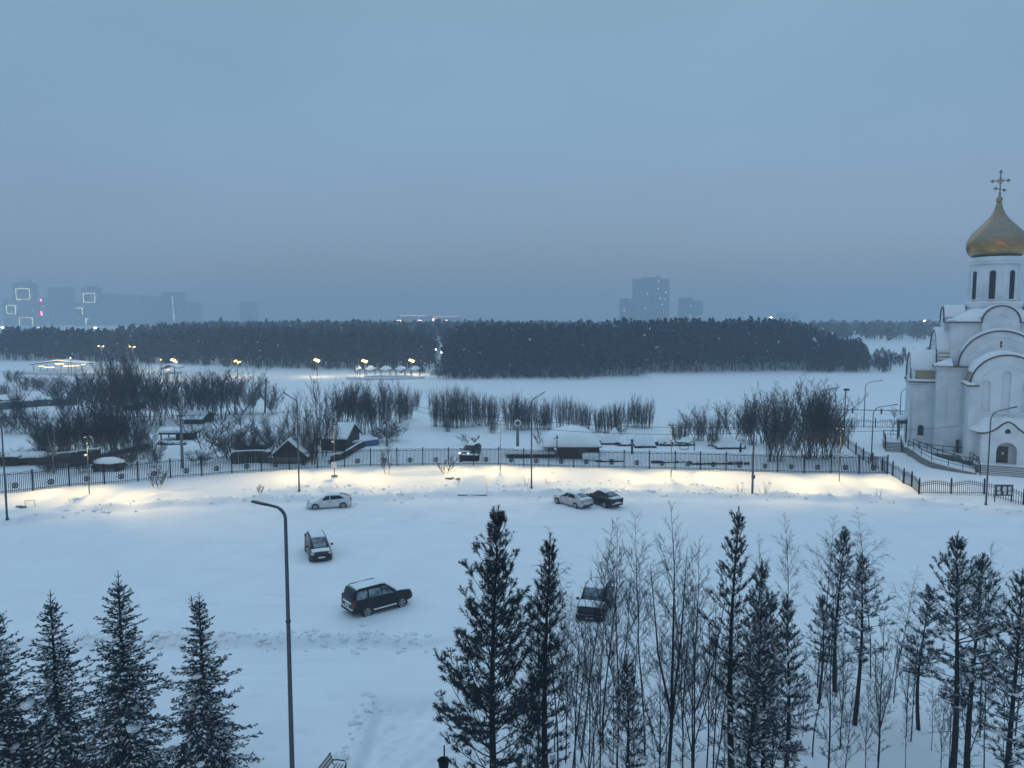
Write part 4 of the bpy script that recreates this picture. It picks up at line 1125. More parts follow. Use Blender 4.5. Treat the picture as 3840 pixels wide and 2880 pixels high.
csuv = dict(sedan); csuv.update(w=1.82, r=.35, sink=.06,
    body=[(-2.25, .86, .4, 1.08), (-2.1, .94, .32, 1.15), (-1.2, 1, .28, 1.12), (0, 1, .27, 1.05), (.9, 1, .27, 1.02), (1.6, .97, .28, .96), (2.05, .9, .3, .84), (2.25, .8, .36, .7)],
    cabin=[(-2.1, .70, 1.12, .58, 1.16), (-1.1, .78, 1.1, .58, 1.50), (-.4, .80, 1.08, .59, 1.60), (.2, .81, 1.05, .59, 1.58), (1.2, .77, .99, .62, 1.01)],
    rear=(-2.08, -1.1), mirror=(.78, 1.12), pmir=True, tail=[(-2.18, .66, .98, .12, .34, .14)],
    bits=[('number_plate', (-2.27, .72, .02, .5, .11), M_plate), ('rear_bumper', (-2.22, .5, .16, 1.5, .2), M_plastic), ('bumper_snow', (-2.27, .62, .14, 1.3, .06), M_snowcap), ('lid_snow', (-2.2, 1.13, .25, 1.2, .05), M_snowcap)])
def csuv_extra(o):
    m = MB(); m.box((-1.95, 0, 1.24), (.16, 1.15, .04), ry=-.25); m.build('spoiler', M_blackp, o)
car('black sloping-roof crossover parked behind the silver saloon', at(2196, 1880), at(2279, 1908), 1, csuv, M_blackp, snow=.7, extra=csuv_extra)

suv2 = dict(suv); suv2.update(sink=.22, sx=.8, w=1.8, mirror=(.9, 1.25), hrz=-.2,
    bits=[('front_grille', (2.3, .82, .08, 1.3, .26), M_plastic), ('front_bumper', (2.24, .5, .22, 1.78, .34), M_plastic), ('bumper_snow', (2.3, .69, .16, 1.6, .05), M_snowcap), ('number_plate', (2.37, .52, .02, .52, .12), M_plate)])
car('dark off-roader under thick snow facing the viewer, half hidden behind bare birch trees', at(2263, 2324), at(2288, 2272), 1, suv2, M_blackp, snow=.8)

van = dict(mini); van.update(sink=.0, name='parked_van')
def van_extra(o):
    for s_ in (-1, 1):
        m = MB(); m.blob((2.2, s_ * .62, .74), (.06, .15, .1), 8, 5); m.build('headlamp_beam_lens', emit('lit_headlamp', (1, .95, .82), 9), o)
        ld = bpy.data.lights.new('headlamp', 'SPOT'); ld.energy = 90; ld.color = (1, .93, .78); ld.spot_size = R(60); ld.spot_blend = .6; ld.shadow_soft_size = .1
        lo = bpy.data.objects.new('headlamp', ld); C.objects.link(lo); lo.parent = o; lo.location = (2.35, s_ * .62, .74); lo.rotation_euler = Vector((4, 0, -.55)).to_track_quat('-Z', 'Y').to_euler()
car('dark van behind the picket fence with its headlights on', at(1757, 1722), at(1806, 1700), 1, van, M_darkblue, cat='van', snow=.2, extra=van_extra)
p = at(1763, 1727)
m = MB(); m.box((0, 0, .38), (2.4, 1.0, .76)); m.box((0, -.5, .65), (2.5, .08, .1)); m.box((-1.1, -.53, .4), (.08, .06, .8)); m.box((1.1, -.53, .4), (.08, .06, .8))
o = thing('metal_skip', 'low dark metal skip in front of the van with lit headlights', 'skip', p, R(-4)); m.build('bin', M_iron, o)
m = MB(); m.box((0, 0, .81), (2.3, .9, .08)); bevel(m.build('snow', M_snowcap, o), .04)

# ------------------------------------------------------------------ benches, bin, ramp slab
def bench(label, p, rz):
    o = thing('park_bench', label, 'bench', p, rz, 'slatted benches beside the trodden path')
    for k in range(4):
        m = MB(); m.box((0, -.22 + .14 * k, .45), (1.8, .10, .04)); sl_ = m.build('seat_slat', M_bench, o)
        m = MB(); m.box((0, -.22 + .14 * k, .50), (1.75, .09, .06)); bevel(m.build('snow', M_snowcap, sl_), .03, 2)
    for k in range(3):
        m = MB(); m.box((0, .34 + .05 * k, .62 + .13 * k), (1.8, .03, .10), rx=-.3); m.build('back_slat', M_bench, o)
    for s_ in (-1, 1):
        m = MB()
        m.tube([(s_ * .8, -.25, 0), (s_ * .8, -.28, .45), (s_ * .8, -.3, .62), (s_ * .8, -.2, .7), (s_ * .8, .1, .7), (s_ * .8, .3, .66)], .025, 6)
        m.tube([(s_ * .8, .25, 0), (s_ * .8, .28, .45), (s_ * .8, .46, .95)], .025, 6)
        m.build('frame', M_iron, o)
    return o
M_bench = mat('pale_bench_slats', (0.30, 0.27, 0.22), .7, var=.2, scale=4)
pb = Vector((-7.45, 28.95, 0)); pb.z = hz(-7.45, 29.2)
bench('left slatted bench with curled iron arm, cut by the bottom of the picture', pb, R(78))
pb = Vector((-2.45, 29.5, 0)); pb.z = hz(-2.5, 29.6)
bench('right slatted bench with snow on it, next to the black bin', pb, R(-96))
pu = Vector((-2.95, 30.35, 0)); pu.z = hz(pu.x, pu.y)
o = thing('litter_bin', 'black faceted litter bin beside the right bench', 'litter bin', pu)
m = MB(); m.lathe([(.14, 0), (.16, .3), (.24, .85), (.27, .88), (.22, .86), (.15, .45)], 6, caps=False); m.lathe([(.2, .44), (.2, .46)], 6); m.build('bin_body', M_iron, o)
m = MB(); m.lathe([(.28, .86), (.28, .92), (.24, .92)], 6, caps=False); m.build('rim', M_iron, o)
m = MB(); m.box((0, .35, .6), (.06, .06, 1.5)); m.build('post', M_iron, o)

# snow covered wide steps at the middle of the far edge
q = [at(*v) for v in ((1716, 1860), (1826, 1860), (1818, 1795), (1728, 1795))]
zz = [q[0].z + .05, q[1].z + .05, q[2].z + .35, q[3].z + .35]
o = thing('entrance_ramp', 'smooth snow covered ramp slab on the lit bank, right of the bare bush', 'ramp', q[0])
m = MB(); vs = [tuple(Vector((a_.x, a_.y, z_)) - q[0]) for a_, z_ in zip(q, zz)]; vs2 = [(v[0], v[1], v[2] - .8) for v in vs]
m.add(vs + vs2, [(0, 1, 2, 3), (7, 6, 5, 4), (0, 4, 5, 1), (1, 5, 6, 2), (2, 6, 7, 3), (3, 7, 4, 0)]); m.build('slab', M_galv, o)
m = MB(); v3 = [(v[0], v[1] + .03, v[2] + .003) for v in vs]; v4 = [(v[0], v[1], v[2] + .16) for v in v3]
m.add(v4 + v3, [(0, 1, 2, 3), (7, 6, 5, 4), (0, 4, 5, 1), (1, 5, 6, 2), (2, 6, 7, 3), (3, 7, 4, 0)]); bevel(m.build('snow', M_snowcap, o), .08, 3)
rnd = random.Random(12)
for (x, y, lab) in ((1694, 1797, 'broken snowy kerb rubble left of the ramp slab'), (95, 1905, 'bent metal frame and rubble in the snow at the far left of the bank')):
    p = at(x, y); m = MB()
    for k in range(7): m.box((rnd.uniform(-.8, .9), rnd.uniform(-.4, .4), .12), (rnd.uniform(.2, .6), .15, .1), rz=rnd.uniform(0, 3), rx=rnd.uniform(-.6, .6))
    if x < 500: m.tube([(0, 0, 0), (0, 0, .7), (.9, 0, .8), (1.0, 0, .1)], .03, 5)
    o = m.build('rubble_heap', M_stone, loc=p); tag(o, lab, 'rubble')

# ------------------------------------------------------------------ huts behind the fence
def snowroof(m, c, dx, dy, h, n=26, p_=3.0, rnd=None):
    """soft snow dome over a rectangle"""
    vs = []; fs = []
    for j in range(n + 1):
        for i in range(n + 1):
            u, v = -1 + 2 * i / n, -1 + 2 * j / n
            e = max(0, 1 - (abs(u) ** p_ + abs(v) ** p_) ** (1 / p_) ** 1.0) if p_ < 3 else max(0, (1 - abs(u) ** p_) * (1 - abs(v) ** p_))
            e = max(0, (1 - abs(u) ** 2.6) * (1 - abs(v) ** 3)) ** .62 * (1 - .18 * abs(u) ** 1.5)
            vs.append((c[0] + dx / 2 * u, c[1] + dy / 2 * v, c[2] + h * e * (1 + .04 * math.sin(3 * u + c[0]) + .04 * math.sin(5 * v + u * 2))))
    for j in range(n):
        for i in range(n):
            a_ = j * (n + 1) + i; fs.append((a_, a_ + 1, a_ + n + 2, a_ + n + 1))
    fs.append(tuple([i for i in range(n, -1, -1)] + [j * (n + 1) for j in range(1, n + 1)] + [n * (n + 1) + i for i in range(1, n + 1)] + [j * (n + 1) + n for j in range(n - 1, 0, -1)]))
    m.add(vs, fs)
# big hut under a thick snow dome
pL, pR_ = at(2060, 1722), at(2235, 1722)
c0 = (pL + pR_) / 2; c0.y += 3.5; c0.z = hz(c0.x, c0.y)
o = thing('snow_covered_hut', 'low dark hut buried under one huge rounded dome of snow behind the fence', 'hut', c0, R(0))
s_ = CAMZ
zr = ztop(c0 - Vector((0, 3, 0)), 1676) - c0.z; zt_ = ztop(c0, 1602) - c0.z
wtot = (2246 - 2028) / 3.75 / FPX * (c0.y)
m = MB(); m.box((wtot * .12, 0, zr / 2), (wtot * .66, 6.4, zr)); m.build('wall', M_wood, o)
m = MB(); m.box((wtot * .17, -3.23, zr * .45), (1.1, .08, zr * .8)); m.build('door', M_woodg, o)
m = MB(); m.box((0, 0, zr + .06), (wtot * .96, 7.4, .14)); m.build('roof', M_trim, o)
m = MB(); snowroof(m, (0, 0, zr + .13), wtot, 7.9, zt_ - zr - .1, p_=2.2); m.build('roof_snow', M_snowcap, o, True)
m = MB(); m.box((wtot * .3, -3.8, .45), (2.3, 1.6, .9)); bevel(m.build('snow_heap', M_snowcap, o), .25, 4)
pc = at(2110, 1700); pc = Vector((c0.x - 2.2, c0.y - 4.6, hz(c0.x, c0.y - 4.6)))
m = MB(); hh = ztop(pc, 1630) - pc.z; m.bar((0, 0, -.2), (0, 0, hh), .12); m.bar((-.45, 0, hh - .55), (.15, 0, hh - .3), .08); m.bar((-.2, 0, hh - .4), (.25, 0, hh - .4), .06)
tag(m.build('wooden_post', M_wood, loc=pc), 'tall wooden post with a short crosspiece before the snow domed hut', 'post')
# long low snow topped block left of the hut
pL, pR_ = at(1908, 1722), at(2070, 1722)
c1 = (pL + pR_) / 2; c1.y += 2.6; c1.z = hz(c1.x, c1.y)
o = thing('low_shed', 'long low shed with a thick flat snow roof, left of the domed hut', 'shed', c1)
wl = (pR_.x - pL.x) * 1.12; hh = ztop(c1, 1682) - c1.z
m = MB(); m.box((0, 0, .3), (wl, 3.6, .7)); m.build('wall', M_wood, o)
m = MB(); m.box((0, 0, .5 + (hh - .5) / 2), (wl + .3, 4.0, hh - .5)); bevel(m.build('roof_snow', M_snowcap, o), .35, 4)
# snow banks (walls of snow over old beams) right of the hut
def drift(label, px0, px1, py_, hpx, dy=2.5, name='snowy_lumber_heap', dark=.5, rz=0, seed=0):
    a_, b_ = at(px0, py_), at(px1, py_); c_ = (a_ + b_) / 2; c_.y += dy / 2; c_.z = hz(c_.x, c_.y)
    o = thing(name, label, 'heap', c_, rz); rn = random.Random(seed); wl = b_.x - a_.x
    hh = ztop(a_, py_ - hpx) - a_.z
    m = MB()
    for k in range(max(5, int(wl * 2.2))):
        x = -wl / 2 + wl * (k + rn.random()) / max(5, int(wl * 2.2)); hh2 = dark * rn.uniform(.3, 1.25)
        m.box((x, -dy * .42 + rn.uniform(-.25, .1), hh2 / 2), (rn.uniform(.6, 1.5), .25, hh2), rz=rn.uniform(-.25, .25), ry=rn.uniform(-.12, .12))
        if rn.random() < .5: m.bar((x, -dy * .55, dark * rn.uniform(.2, 1)), (x + rn.uniform(-1.5, 1.5), -dy * .3, dark * rn.uniform(.6, 1.7)), .12)
    m.build('beams', M_wood, o)
    m = MB(); nx_ = max(14, int(wl * 4)); ny_ = 14; vs = []; fs = []
    for j in range(ny_ + 1):
        for i in range(nx_ + 1):
            u, v = -1 + 2 * i / nx_, -1 + 2 * j / ny_
            e = max(0, (1 - abs(u) ** 5) * (1 - abs(v) ** 4)) ** .45
            q_ = noise.noise(Vector((u * wl * .22 + seed * 7.3, v * dy * .35, seed))) + .45 * noise.noise(Vector((u * wl * .7, v * dy * .8 + seed, 3.1)))
            wv = .12 * noise.noise(Vector((u * wl * .5, seed, 9))) * dy
            vs.append((u * wl * .53, v * dy * .58 + wv, dark * .6 + (hh - dark * .6) * e * (.70 + .95 * q_)))
    for j in range(ny_):
        for i in range(nx_):
            a2 = j * (nx_ + 1) + i; fs.append((a2, a2 + 1, a2 + nx_ + 2, a2 + nx_ + 1))
    m.add(vs, fs)
    m.build('snow_cover', M_snowcap, o, True)
    return o
drift('long snow covered roof slab lying on the bank behind the domed hut', 2240, 2330, 1668, 48, 3, seed=2)
drift('snow covered heap of dark beams right behind the domed hut', 2325, 2390, 1672, 44, 2.5, seed=3)
drift('jumbled snowy heap of planks on the river bank, right of the beams', 2385, 2460, 1680, 44, 2.5, seed=4)
drift('small snow capped heap with a dark hollow left of the thin floodlight pole', 2470, 2515, 1672, 34, 2, seed=5)
drift('snow covered logs under the willow bushes on the right bank', 2530, 2600, 1672, 26, 2, seed=6)
drift('snow buried boat shaped mound with a dark gap under the right bushes', 2690, 2790, 1684, 34, 3, seed=7)
drift('snowy ledge with dark underside behind the right part of the fence', 2455, 2560, 1736, 26, 1.8, dark=.25, seed=8)
drift('long snow ledge behind the fence above the black crossover', 2600, 2800, 1742, 30, 2.0, dark=.35, seed=9)
drift('snowy ledge with dark underside behind the fence right of the domed hut', 2236, 2330, 1732, 20, 1.4, dark=.3, seed=10)
# tiny things on the bank
for px_, py_, lab in ((2565, 1688, 'small box framed sign lying in the snow'), (2604, 1690, 'bent iron hoop sticking out of the snow'), (2776, 1695, 'short dark stump in the snow right of the willow bushes')):
    p = at(px_, py_); m = MB()
    if px_ == 2565:
        m.bar((-.6, 0, .15), (.6, 0, .15), .08); m.bar((-.6, 0, .6), (.6, 0, .6), .08); m.bar((-.6, 0, .15), (-.6, 0, .6), .08); m.bar((.6, 0, .15), (.6, 0, .6), .08)
    elif px_ == 2604: m.tube([(0, 0, 0), (0, 0, 1.0), (-.3, 0, 1.35), (-.7, 0, 1.2)], .06, 6)
    else: m.tube([(0, 0, -.2), (0, 0, .9), (.1, 0, 1.3)], [.22, .12, .1], 8)
    tag(m.build(['sign_frame', 'iron_hoop', 'stump'][[2565, 2604, 2776].index(px_)], M_iron, loc=p), lab, ['sign', 'hoop', 'stump'][[2565, 2604, 2776].index(px_)])
pp_ = at(2370, 1702); h_ = ztop(pp_, 1648) - pp_.z
m = MB(); m.tube([(0, 0, -.2), (0, 0, h_)], .17, 8); tag(m.build('short_post', M_woodg, loc=pp_), 'short thick post standing between the domed hut and the lumber heaps', 'post')

def house(label, px0, px1, py_, y_eave, y_ridge, depth, rz, name='wooden_house', gable_front=False, over=.4, mw=None, windows=()):
    """px0..px1 on the base row py_; gable ridge along local x, or towards the viewer if gable_front"""
    a_, b_ = at(px0, py_), at(px1, py_); c_ = (a_ + b_) / 2
    he = ztop(c_, y_eave) - c_.z; hr = ztop(c_ + Vector((0, 0 if gable_front else depth / 2, 0)), y_ridge) - c_.z - .25
    w_ = (b_ - a_).length; c_ = c_ + Vector((0, depth / 2, 0)); c_.z = hz(c_.x, c_.y) - .1
    o = thing(name, label, 'house', c_, rz); mw = mw or M_wood
    m = MB()
    if gable_front:
        m.prism([(-w_ / 2, 0), (w_ / 2, 0), (w_ / 2, he), (0, hr - .1), (-w_ / 2, he)], lambda u, z, d_: Vector((u, d_, z)), -depth / 2, depth / 2)
        sl_ = (hr - he) / (w_ / 2)
        rp_ = [(-w_ / 2 - over, he - over * sl_), (0, hr), (w_ / 2 + over, he - over * sl_)]
        F = lambda u, z, d_: Vector((u, d_, z)); D0, D1 = -depth / 2 - over, depth / 2 + over
    else:
        m.prism([(-depth / 2, 0), (depth / 2, 0), (depth / 2, he), (0, hr - .1), (-depth / 2, he)], lambda u, z, d_: Vector((d_, u, z)), -w_ / 2, w_ / 2)
        sl_ = (hr - he) / (depth / 2)
        rp_ = [(-depth / 2 - over, he - over * sl_), (0, hr), (depth / 2 + over, he - over * sl_)]
        F = lambda u, z, d_: Vector((d_, u, z)); D0, D1 = -w_ / 2 - over, w_ / 2 + over
    m.build('wall', mw, o)
    m = MB(); m.prism(rp_ + [(u, z + .1) for u, z in rp_[::-1]], F, D0, D1); rf_ = m.build('roof', M_trim, o)
    m = MB(); m.prism([(u * .99, z + .11) for u, z in rp_] + [(u * .97, z + .11 + t_) for (u, z), t_ in zip(rp_[::-1], (.16, .22, .16))], F, D0 + .05, D1 - .05)
    m.build('roof_snow', M_snowcap, rf_)
    for (u, z, ww, wh) in windows:
        m = MB(); m.box((u, -depth / 2 - .03, z), (ww, .08, wh)); wd = m.build('window', M_glass, o)
        m = MB(); m.box((u, -depth / 2 - .05, z - wh / 2 - .06), (ww + .2, .14, .08)); m.build('sill', M_woodg, wd)
    return o, he, hr, w_
o, he, hr, w_ = house('dark timber house with a steep snowy roof right of two pale birch stems', 1212, 1308, 1690, 1641, 1583, 6.0, R(-7), windows=((-2.5, 1.4, .9, .9), (1.2, 1.4, .9, .9)))
o, he, hr, w_ = house('dark hut with a wide gable facing the fence, behind the lamp post', 1022, 1140, 1738, 1702, 1643, 3.6, R(4), gable_front=True, over=.5)
m = MB(); m.box((0, -3.9, he - .3), (w_ * .98, .3, .55)); m.build('veranda_board', M_woodg, o)
o, he, hr, w_ = house('low dark shed with a snowy lean roof at the left edge, beyond the fence', -60, 66, 1748, 1712, 1690, 5.0, R(0), name='wooden_shed', windows=((-.6, 1.2, 1.0, .8),))
o, he, hr, w_ = house('dark half hidden hut with thick snow between two birch clumps on the left', 150, 260, 1735, 1712, 1690, 4.5, R(6), name='wooden_shed')
o, he, hr, w_ = house('low hut with flat snowy roof left of the wide gabled hut', 905, 985, 1690, 1668, 1650, 5.0, R(3), name='wooden_shed')
o, he, hr, w_ = house('distant shed under a broad snow roof on the far left clearing', 80, 175, 1522, 1508, 1484, 7.0, R(5), name='wooden_shed')
o, he, hr, w_ = house('distant gabled cabin right of the broad snow roofed shed', 158, 188, 1504, 1492, 1482, 5.0, R(0), name='wooden_shed', gable_front=True)
o, he, hr, w_ = house('distant shed cut by the left edge of the picture', -60, 12, 1510, 1498, 1483, 6.0, R(0), name='wooden_shed', gable_front=True)
o, he, hr, w_ = house('pale roofed shed seen through the trees in the middle of the left thicket', 458, 505, 1540, 1516, 1501, 5, R(0), name='wooden_shed')
o, he, hr, w_ = house('snow roofed shed half hidden behind willow stems left of the flat shelter', 690, 755, 1590, 1570, 1540, 6, R(0), name='wooden_shed')
# flat roofed shelter
a_, b_ = at(604, 1650), at(728, 1650); c_ = (a_ + b_) / 2; hh = ztop(c_, 1625) - c_.z
o = thing('open_shelter', 'open shelter with a flat roof under thick snow left of the gabled hut', 'shelter', c_)
wl = (b_ - a_).length
for s_ in (-1, 0, 1):
    for y in (-.2, 2.4):
        m = MB(); m.box((s_ * wl * .46, y, hh / 2), (.15, .15, hh)); m.build('post', M_wood, o)
m = MB(); m.box((0, 1.1, hh), (wl, 3.4, .22)); m.build('roof', M_wood, o)
m = MB(); m.box((0, 1.1, hh + .38), (wl * 1.02, 3.5, .5)); bevel(m.build('roof_snow', M_snowcap, o), .2, 4)
m = MB(); m.box((wl * .2, .8, .5), (wl * .5, 1.6, 1.0)); m.build('stored_boards', M_wood, o)
drift('snow ridge over a broken fence in front of the open shelter', 600, 690, 1668, 10, 1.4, dark=.3, seed=21)
# dark board fences on the left
def board_fence(label, pts, h, name='board_fence', mt=None, group=None):
    o = thing(name, label, 'fence', pts[0], 0, group)
    m = MB(); rn = random.Random(len(pts))
    for a_, b_ in zip(pts, pts[1:]):
        n = int((b_ - a_).length / .25)
        for k in range(n):
            p_ = a_.lerp(b_, (k + .5) / n) - pts[0]; hh = h * rn.uniform(.85, 1.05)
            m.box(p_ + Vector((0, rn.uniform(-.02, .02), hh / 2 - .1)), (.24, .04, hh + .2), rz=math.atan2(b_.y - a_.y, b_.x - a_.x))
    m.build('boards', mt or M_wood, o)
    m = MB()
    m.tube([p_ - pts[0] + Vector((0, 0, h + .1)) for p_ in pts], .09, 6)
    m.build('snow', M_snowcap, o)
board_fence('dark board fence running up the slope behind the birch clump on the left', [at(175, 1762), at(270, 1752), at(380, 1735)], 1.9)
board_fence('low dark board fence slanting right towards the open shelter', [at(380, 1722), at(480, 1700), at(560, 1682)], .8)
board_fence('long grey board wall beneath the distant sheds on the left', [at(-40, 1542), at(90, 1530), at(180, 1522), at(290, 1520)], 1.6, mt=M_woodg)
board_fence('dark board fence beside the wide gabled hut', [at(870, 1740), at(960, 1736), at(1020, 1738)], 1.6)
# tarpaulin covered heap and old boat
p = at(1368, 1672)
o = thing('tarpaulin_heap', 'long heap under a blue tarpaulin and snow beside the gabled house', 'heap', p, R(28))
m = MB(); m.box((0, 0, .35), (4.2, 1.2, .8), ry=-.06); bevel(m.build('tarpaulin', M_tarp, o), .2, 3)
m = MB(); m.box((0, .1, .85), (4.0, 1.0, .25), ry=-.06); bevel(m.build('snow', M_snowcap, o), .1, 3)
pts = [at(1240, 1734), at(1290, 1722), at(1340, 1690), at(1370, 1676)]
board_fence('low dark fence running from the picket fence up to the gabled house', pts, .9)
# parked wrecks on the left: two snow covered cars behind the fence
def wreck(label, px_, py_, rz, w_=4.0):
    p = at(px_, py_); o = thing('snowed_in_car', label, 'car', p, rz, 'snowed in cars behind the left fence')
    m = MB(); m.box((0, 0, .62), (w_, 1.6, .6)); bevel(m.build('body', M_darkblue, o), .2, 3)
    m = MB(); m.prism([(-1.1, .9), (1.2, .9), (.7, 1.4), (-.7, 1.4)], lambda u, z, d_: Vector((u, d_, z)), -.7, .7); m.build('cabin', M_glass, o)
    m = MB(); m.blob((0, 0, 1.1), (w_ * .52, .95, .62), 16, 8, .06, random.Random(px_), True); m.build('snow', M_snowcap, o, True)
    for sx2 in (-1.25, 1.25):
        for sy2 in (-.75, .75):
            wm = MB(); wm.lathe([(.2, -.1), (.32, -.1), (.32, .1), (.2, .1)], 16)
            wm.v = [(v[0], v[2], v[1]) for v in wm.v]
            wm.build('wheel', M_rubber, o, loc=(sx2, sy2, .32))
wreck('snowed in car right of the left edge shed', 88, 1742, R(10))
wreck('snowed in car at the foot of the pale birch stems', 142, 1740, R(-6))
wreck('dark snowed in car under bare bushes right of the small floodlight pole', 410, 1765, R(4), 3.6)
# ------------------------------------------------------------------ near conifers
UP = Vector((0, 0, 1))
def brush(m, p0, p1, n, ln, w, rnd, fwd=.55):
    """needles bristling round a shoot"""
    ax = p1 - p0; L_ = ax.length
    if L_ < 1e-5: return
    ax = ax / L_
    ref = UP if abs(ax.z) < .9 else Vector((1, 0, 0))
    u = ax.cross(ref).normalized(); v = ax.cross(u)
    for k in range(n):
        t = rnd.random() ** .8; a = rnd.uniform(0, 6.283)
        r = u * math.cos(a) + v * math.sin(a)
        b = p0 + ax * (L_ * t)
        l = ln * rnd.uniform(.7, 1.15)
        tip = b + (r * (1 - fwd * .6) + ax * fwd).normalized() * l
        s = ax.cross(r) * w * .5
        k0 = len(m.v)
        m.v.extend(((b.x - s.x, b.y - s.y, b.z - s.z), (b.x + s.x, b.y + s.y, b.z + s.z), (tip.x, tip.y, tip.z)))
        m.f.append((k0, k0 + 1, k0 + 2)); m.m.append(0)
def lump(m, p0, p1, w, h):
    """snow lying along a shoot"""
    d = p1 - p0; L_ = d.length
    if L_ < 1e-4: return
    d = d / L_; sd = Vector((-d.y, d.x, 0))
    if sd.length < .2: sd = Vector((1, 0, 0))
    sd.normalize(); k = len(m.v); mid = (p0 + p1) / 2
    for p in (p0 - d * w * .3, mid + sd * w, mid - sd * w, p1 + d * w * .3, mid + UP * h, mid - UP * h * .15, p0.lerp(p1, .25) + UP * h * .8, p0.lerp(p1, .75) + UP * h * .8):
        m.v.append((p.x, p.y, p.z))
    for f in ((0, 1, 6), (0, 6, 2), (6, 1, 4), (6, 4, 2), (4, 1, 7), (4, 7, 2), (7, 1, 3), (7, 3, 2), (0, 5, 1), (0, 2, 5), (1, 5, 3), (5, 2, 3)):
        m.f.append(tuple(k + i for i in f)); m.m.append(0)

def make_pine(seed, H, Rm, base, snow, dens=1.0, shape=.75, droop=0.0, needle=.15, sparse_low=.3):
    """returns (wood MB, needles MB, snow MB). base = height fraction of the lowest live branch"""
    rnd = random.Random(seed); W = MB(); N = MB(); S = MB()
    pts = []; bx = rnd.uniform(-.2, .2); by = rnd.uniform(-.2, .2)
    for i in range(13):
        t = i / 12; pts.append(Vector((bx * math.sin(t * 3.5), by * math.sin(t * 4.1 + 1), H * t)))
    r0 = .012 * H + .02
    W.tube([pts[0] - UP * .4] + pts, [r0 * 1.15] + [max(.018, r0 * (1 - i / 12.3) ** .85) for i in range(13)], 9)
    def trunk(z):
        t = max(0, min(.9999, z / H)) * 12; i = int(t); return pts[i].lerp(pts[i + 1], t - i)
    z = H * base
    # dead snags below
    for k in range(int(14 * dens)):
        zz = rnd.uniform(.12, base + .1) * H; a = rnd.uniform(0, 6.283); l = rnd.uniform(.4, 1.4)
        p = trunk(zz); q = p + Vector((math.cos(a), math.sin(a), rnd.uniform(-.3, .3))) * l * .6; W.twig(p, q, .018, .01)
        q2 = q + Vector((math.cos(a + .4), math.sin(a + .4), rnd.uniform(-.4, .2))) * l * .4; W.twig(q, q2, .01, .006)
    while z < H * .985:
        t = (z / H - base) / (1 - base)
        prof = (math.sin(min(1, t / .32) * 1.57) ** .8 if t < .32 else 1) * (1 - max(0, (t - .18)) / .82) ** shape
        Lb = max(.42, Rm * prof)
        nb = rnd.choice((4, 5, 5)) if t > .1 else rnd.choice((3, 4))
        a0 = rnd.uniform(0, 6.283)
        for b in range(nb):
            if t < .35 and rnd.random() < sparse_low: continue
            a = a0 + 6.283 * b / nb + rnd.uniform(-.35, .35)
            L_ = Lb * rnd.uniform(.65, 1.15)
            el = R(10 + 58 * t ** 1.2 + rnd.uniform(-10, 10) - droop * 30 * (1 - t))
            d = Vector((math.cos(a) * math.cos(el), math.sin(a) * math.cos(el), math.sin(el)))
            p = trunk(z + rnd.uniform(-.08, .08)); n = max(3, int(L_ / .38)); bp = [p]; cur = d.copy()
            for i in range(n):
                cur = (cur + Vector((rnd.uniform(-.13, .13), rnd.uniform(-.13, .13), .10 - .2 * droop * (i < n * .6)))).normalized()
                bp.append(bp[-1] + cur * (L_ / n))
            rb = .011 * L_ + .008
            for i in range(n): W.twig(bp[i], bp[i + 1], rb * (1 - i / (n + .5)), rb * (1 - (i + 1) / (n + .5)))
            # side shoots
            side = 1
            for i in range(n):
                f = (i + 1) / n
                if f < .28 and L_ > .9: continue
                seg = bp[i + 1] - bp[i]
                for k in range((2 if rnd.random() < .6 * dens else 1) if t < .8 else (1 if rnd.random() < .6 else 0)):
                    side = -side
                    tt = rnd.random(); q = bp[i] + seg * tt
                    sd = Vector((-seg.y, seg.x, 0)).normalized() * side
                    sl = min(.85, (.25 + .45 * L_ * .35 * (1 - f * .5)) * rnd.uniform(.7, 1.2))
                    dd = (seg.normalized() * .75 + sd * rnd.uniform(.5, 1.0) + UP * rnd.uniform(-.05, .45)).normalized()
                    q1 = q + dd * sl * .55; q2 = q1 + (dd + UP * .35).normalized() * sl * .45
                    W.twig(q, q1, .011, .008)
                    brush(N, q.lerp(q1, .35), q1, int(10 * dens), needle, .026, rnd)
                    brush(N, q1, q2, int(15 * dens), needle, .027, rnd)
                    if sl > .4:
                        for s3 in (-1, 1):
                            e_ = q1 + (dd * .5 + sd.cross(dd) * .2 * s3 + Vector((-dd.y, dd.x, .2)) * s3 * .8).normalized() * sl * .45
                            brush(N, q1, e_, int(12 * dens), needle, .034, rnd)
                            if rnd.random() < snow * .8: lump(S, q1, e_, .055, .05)
                    if rnd.random() < snow: lump(S, q.lerp(q1, .3), q2, .07, .065)
            brush(N, bp[-2], bp[-1] + (bp[-1] - bp[-2]).normalized() * .2, int(24 * dens), needle, .034, rnd)
            if rnd.random() < snow: lump(S, bp[-2], bp[-1], .07, .06)
            if snow > .25 and L_ > 1 and rnd.random() < snow * .35:
                c_ = bp[int(n * .6)]; S.blob(c_ + UP * .08, (rnd.uniform(.14, .3), rnd.uniform(.14, .3), rnd.uniform(.08, .15)), 7, 4, .15, rnd)
        z += (.50 - .10 * t) * rnd.uniform(.8, 1.2) / (.6 + .4 * dens)
    tip = trunk(H * .9999)
    brush(N, tip - UP * .25, tip + UP * .45, 46, needle, .034, rnd, .7)
    W.twig(tip - UP * .3, tip + UP * .4, .02, .012)
    for b in range(5):
        a = b * 1.26 + rnd.random(); q = tip - UP * .3; e_ = q + Vector((math.cos(a) * .5, math.sin(a) * .5, 1)).normalized() * rnd.uniform(.35, .6)
        W.twig(q, e_, .014, .01); brush(N, q.lerp(e_, .25), e_, 34, needle, .034, rnd, .65)
    return W, N, S

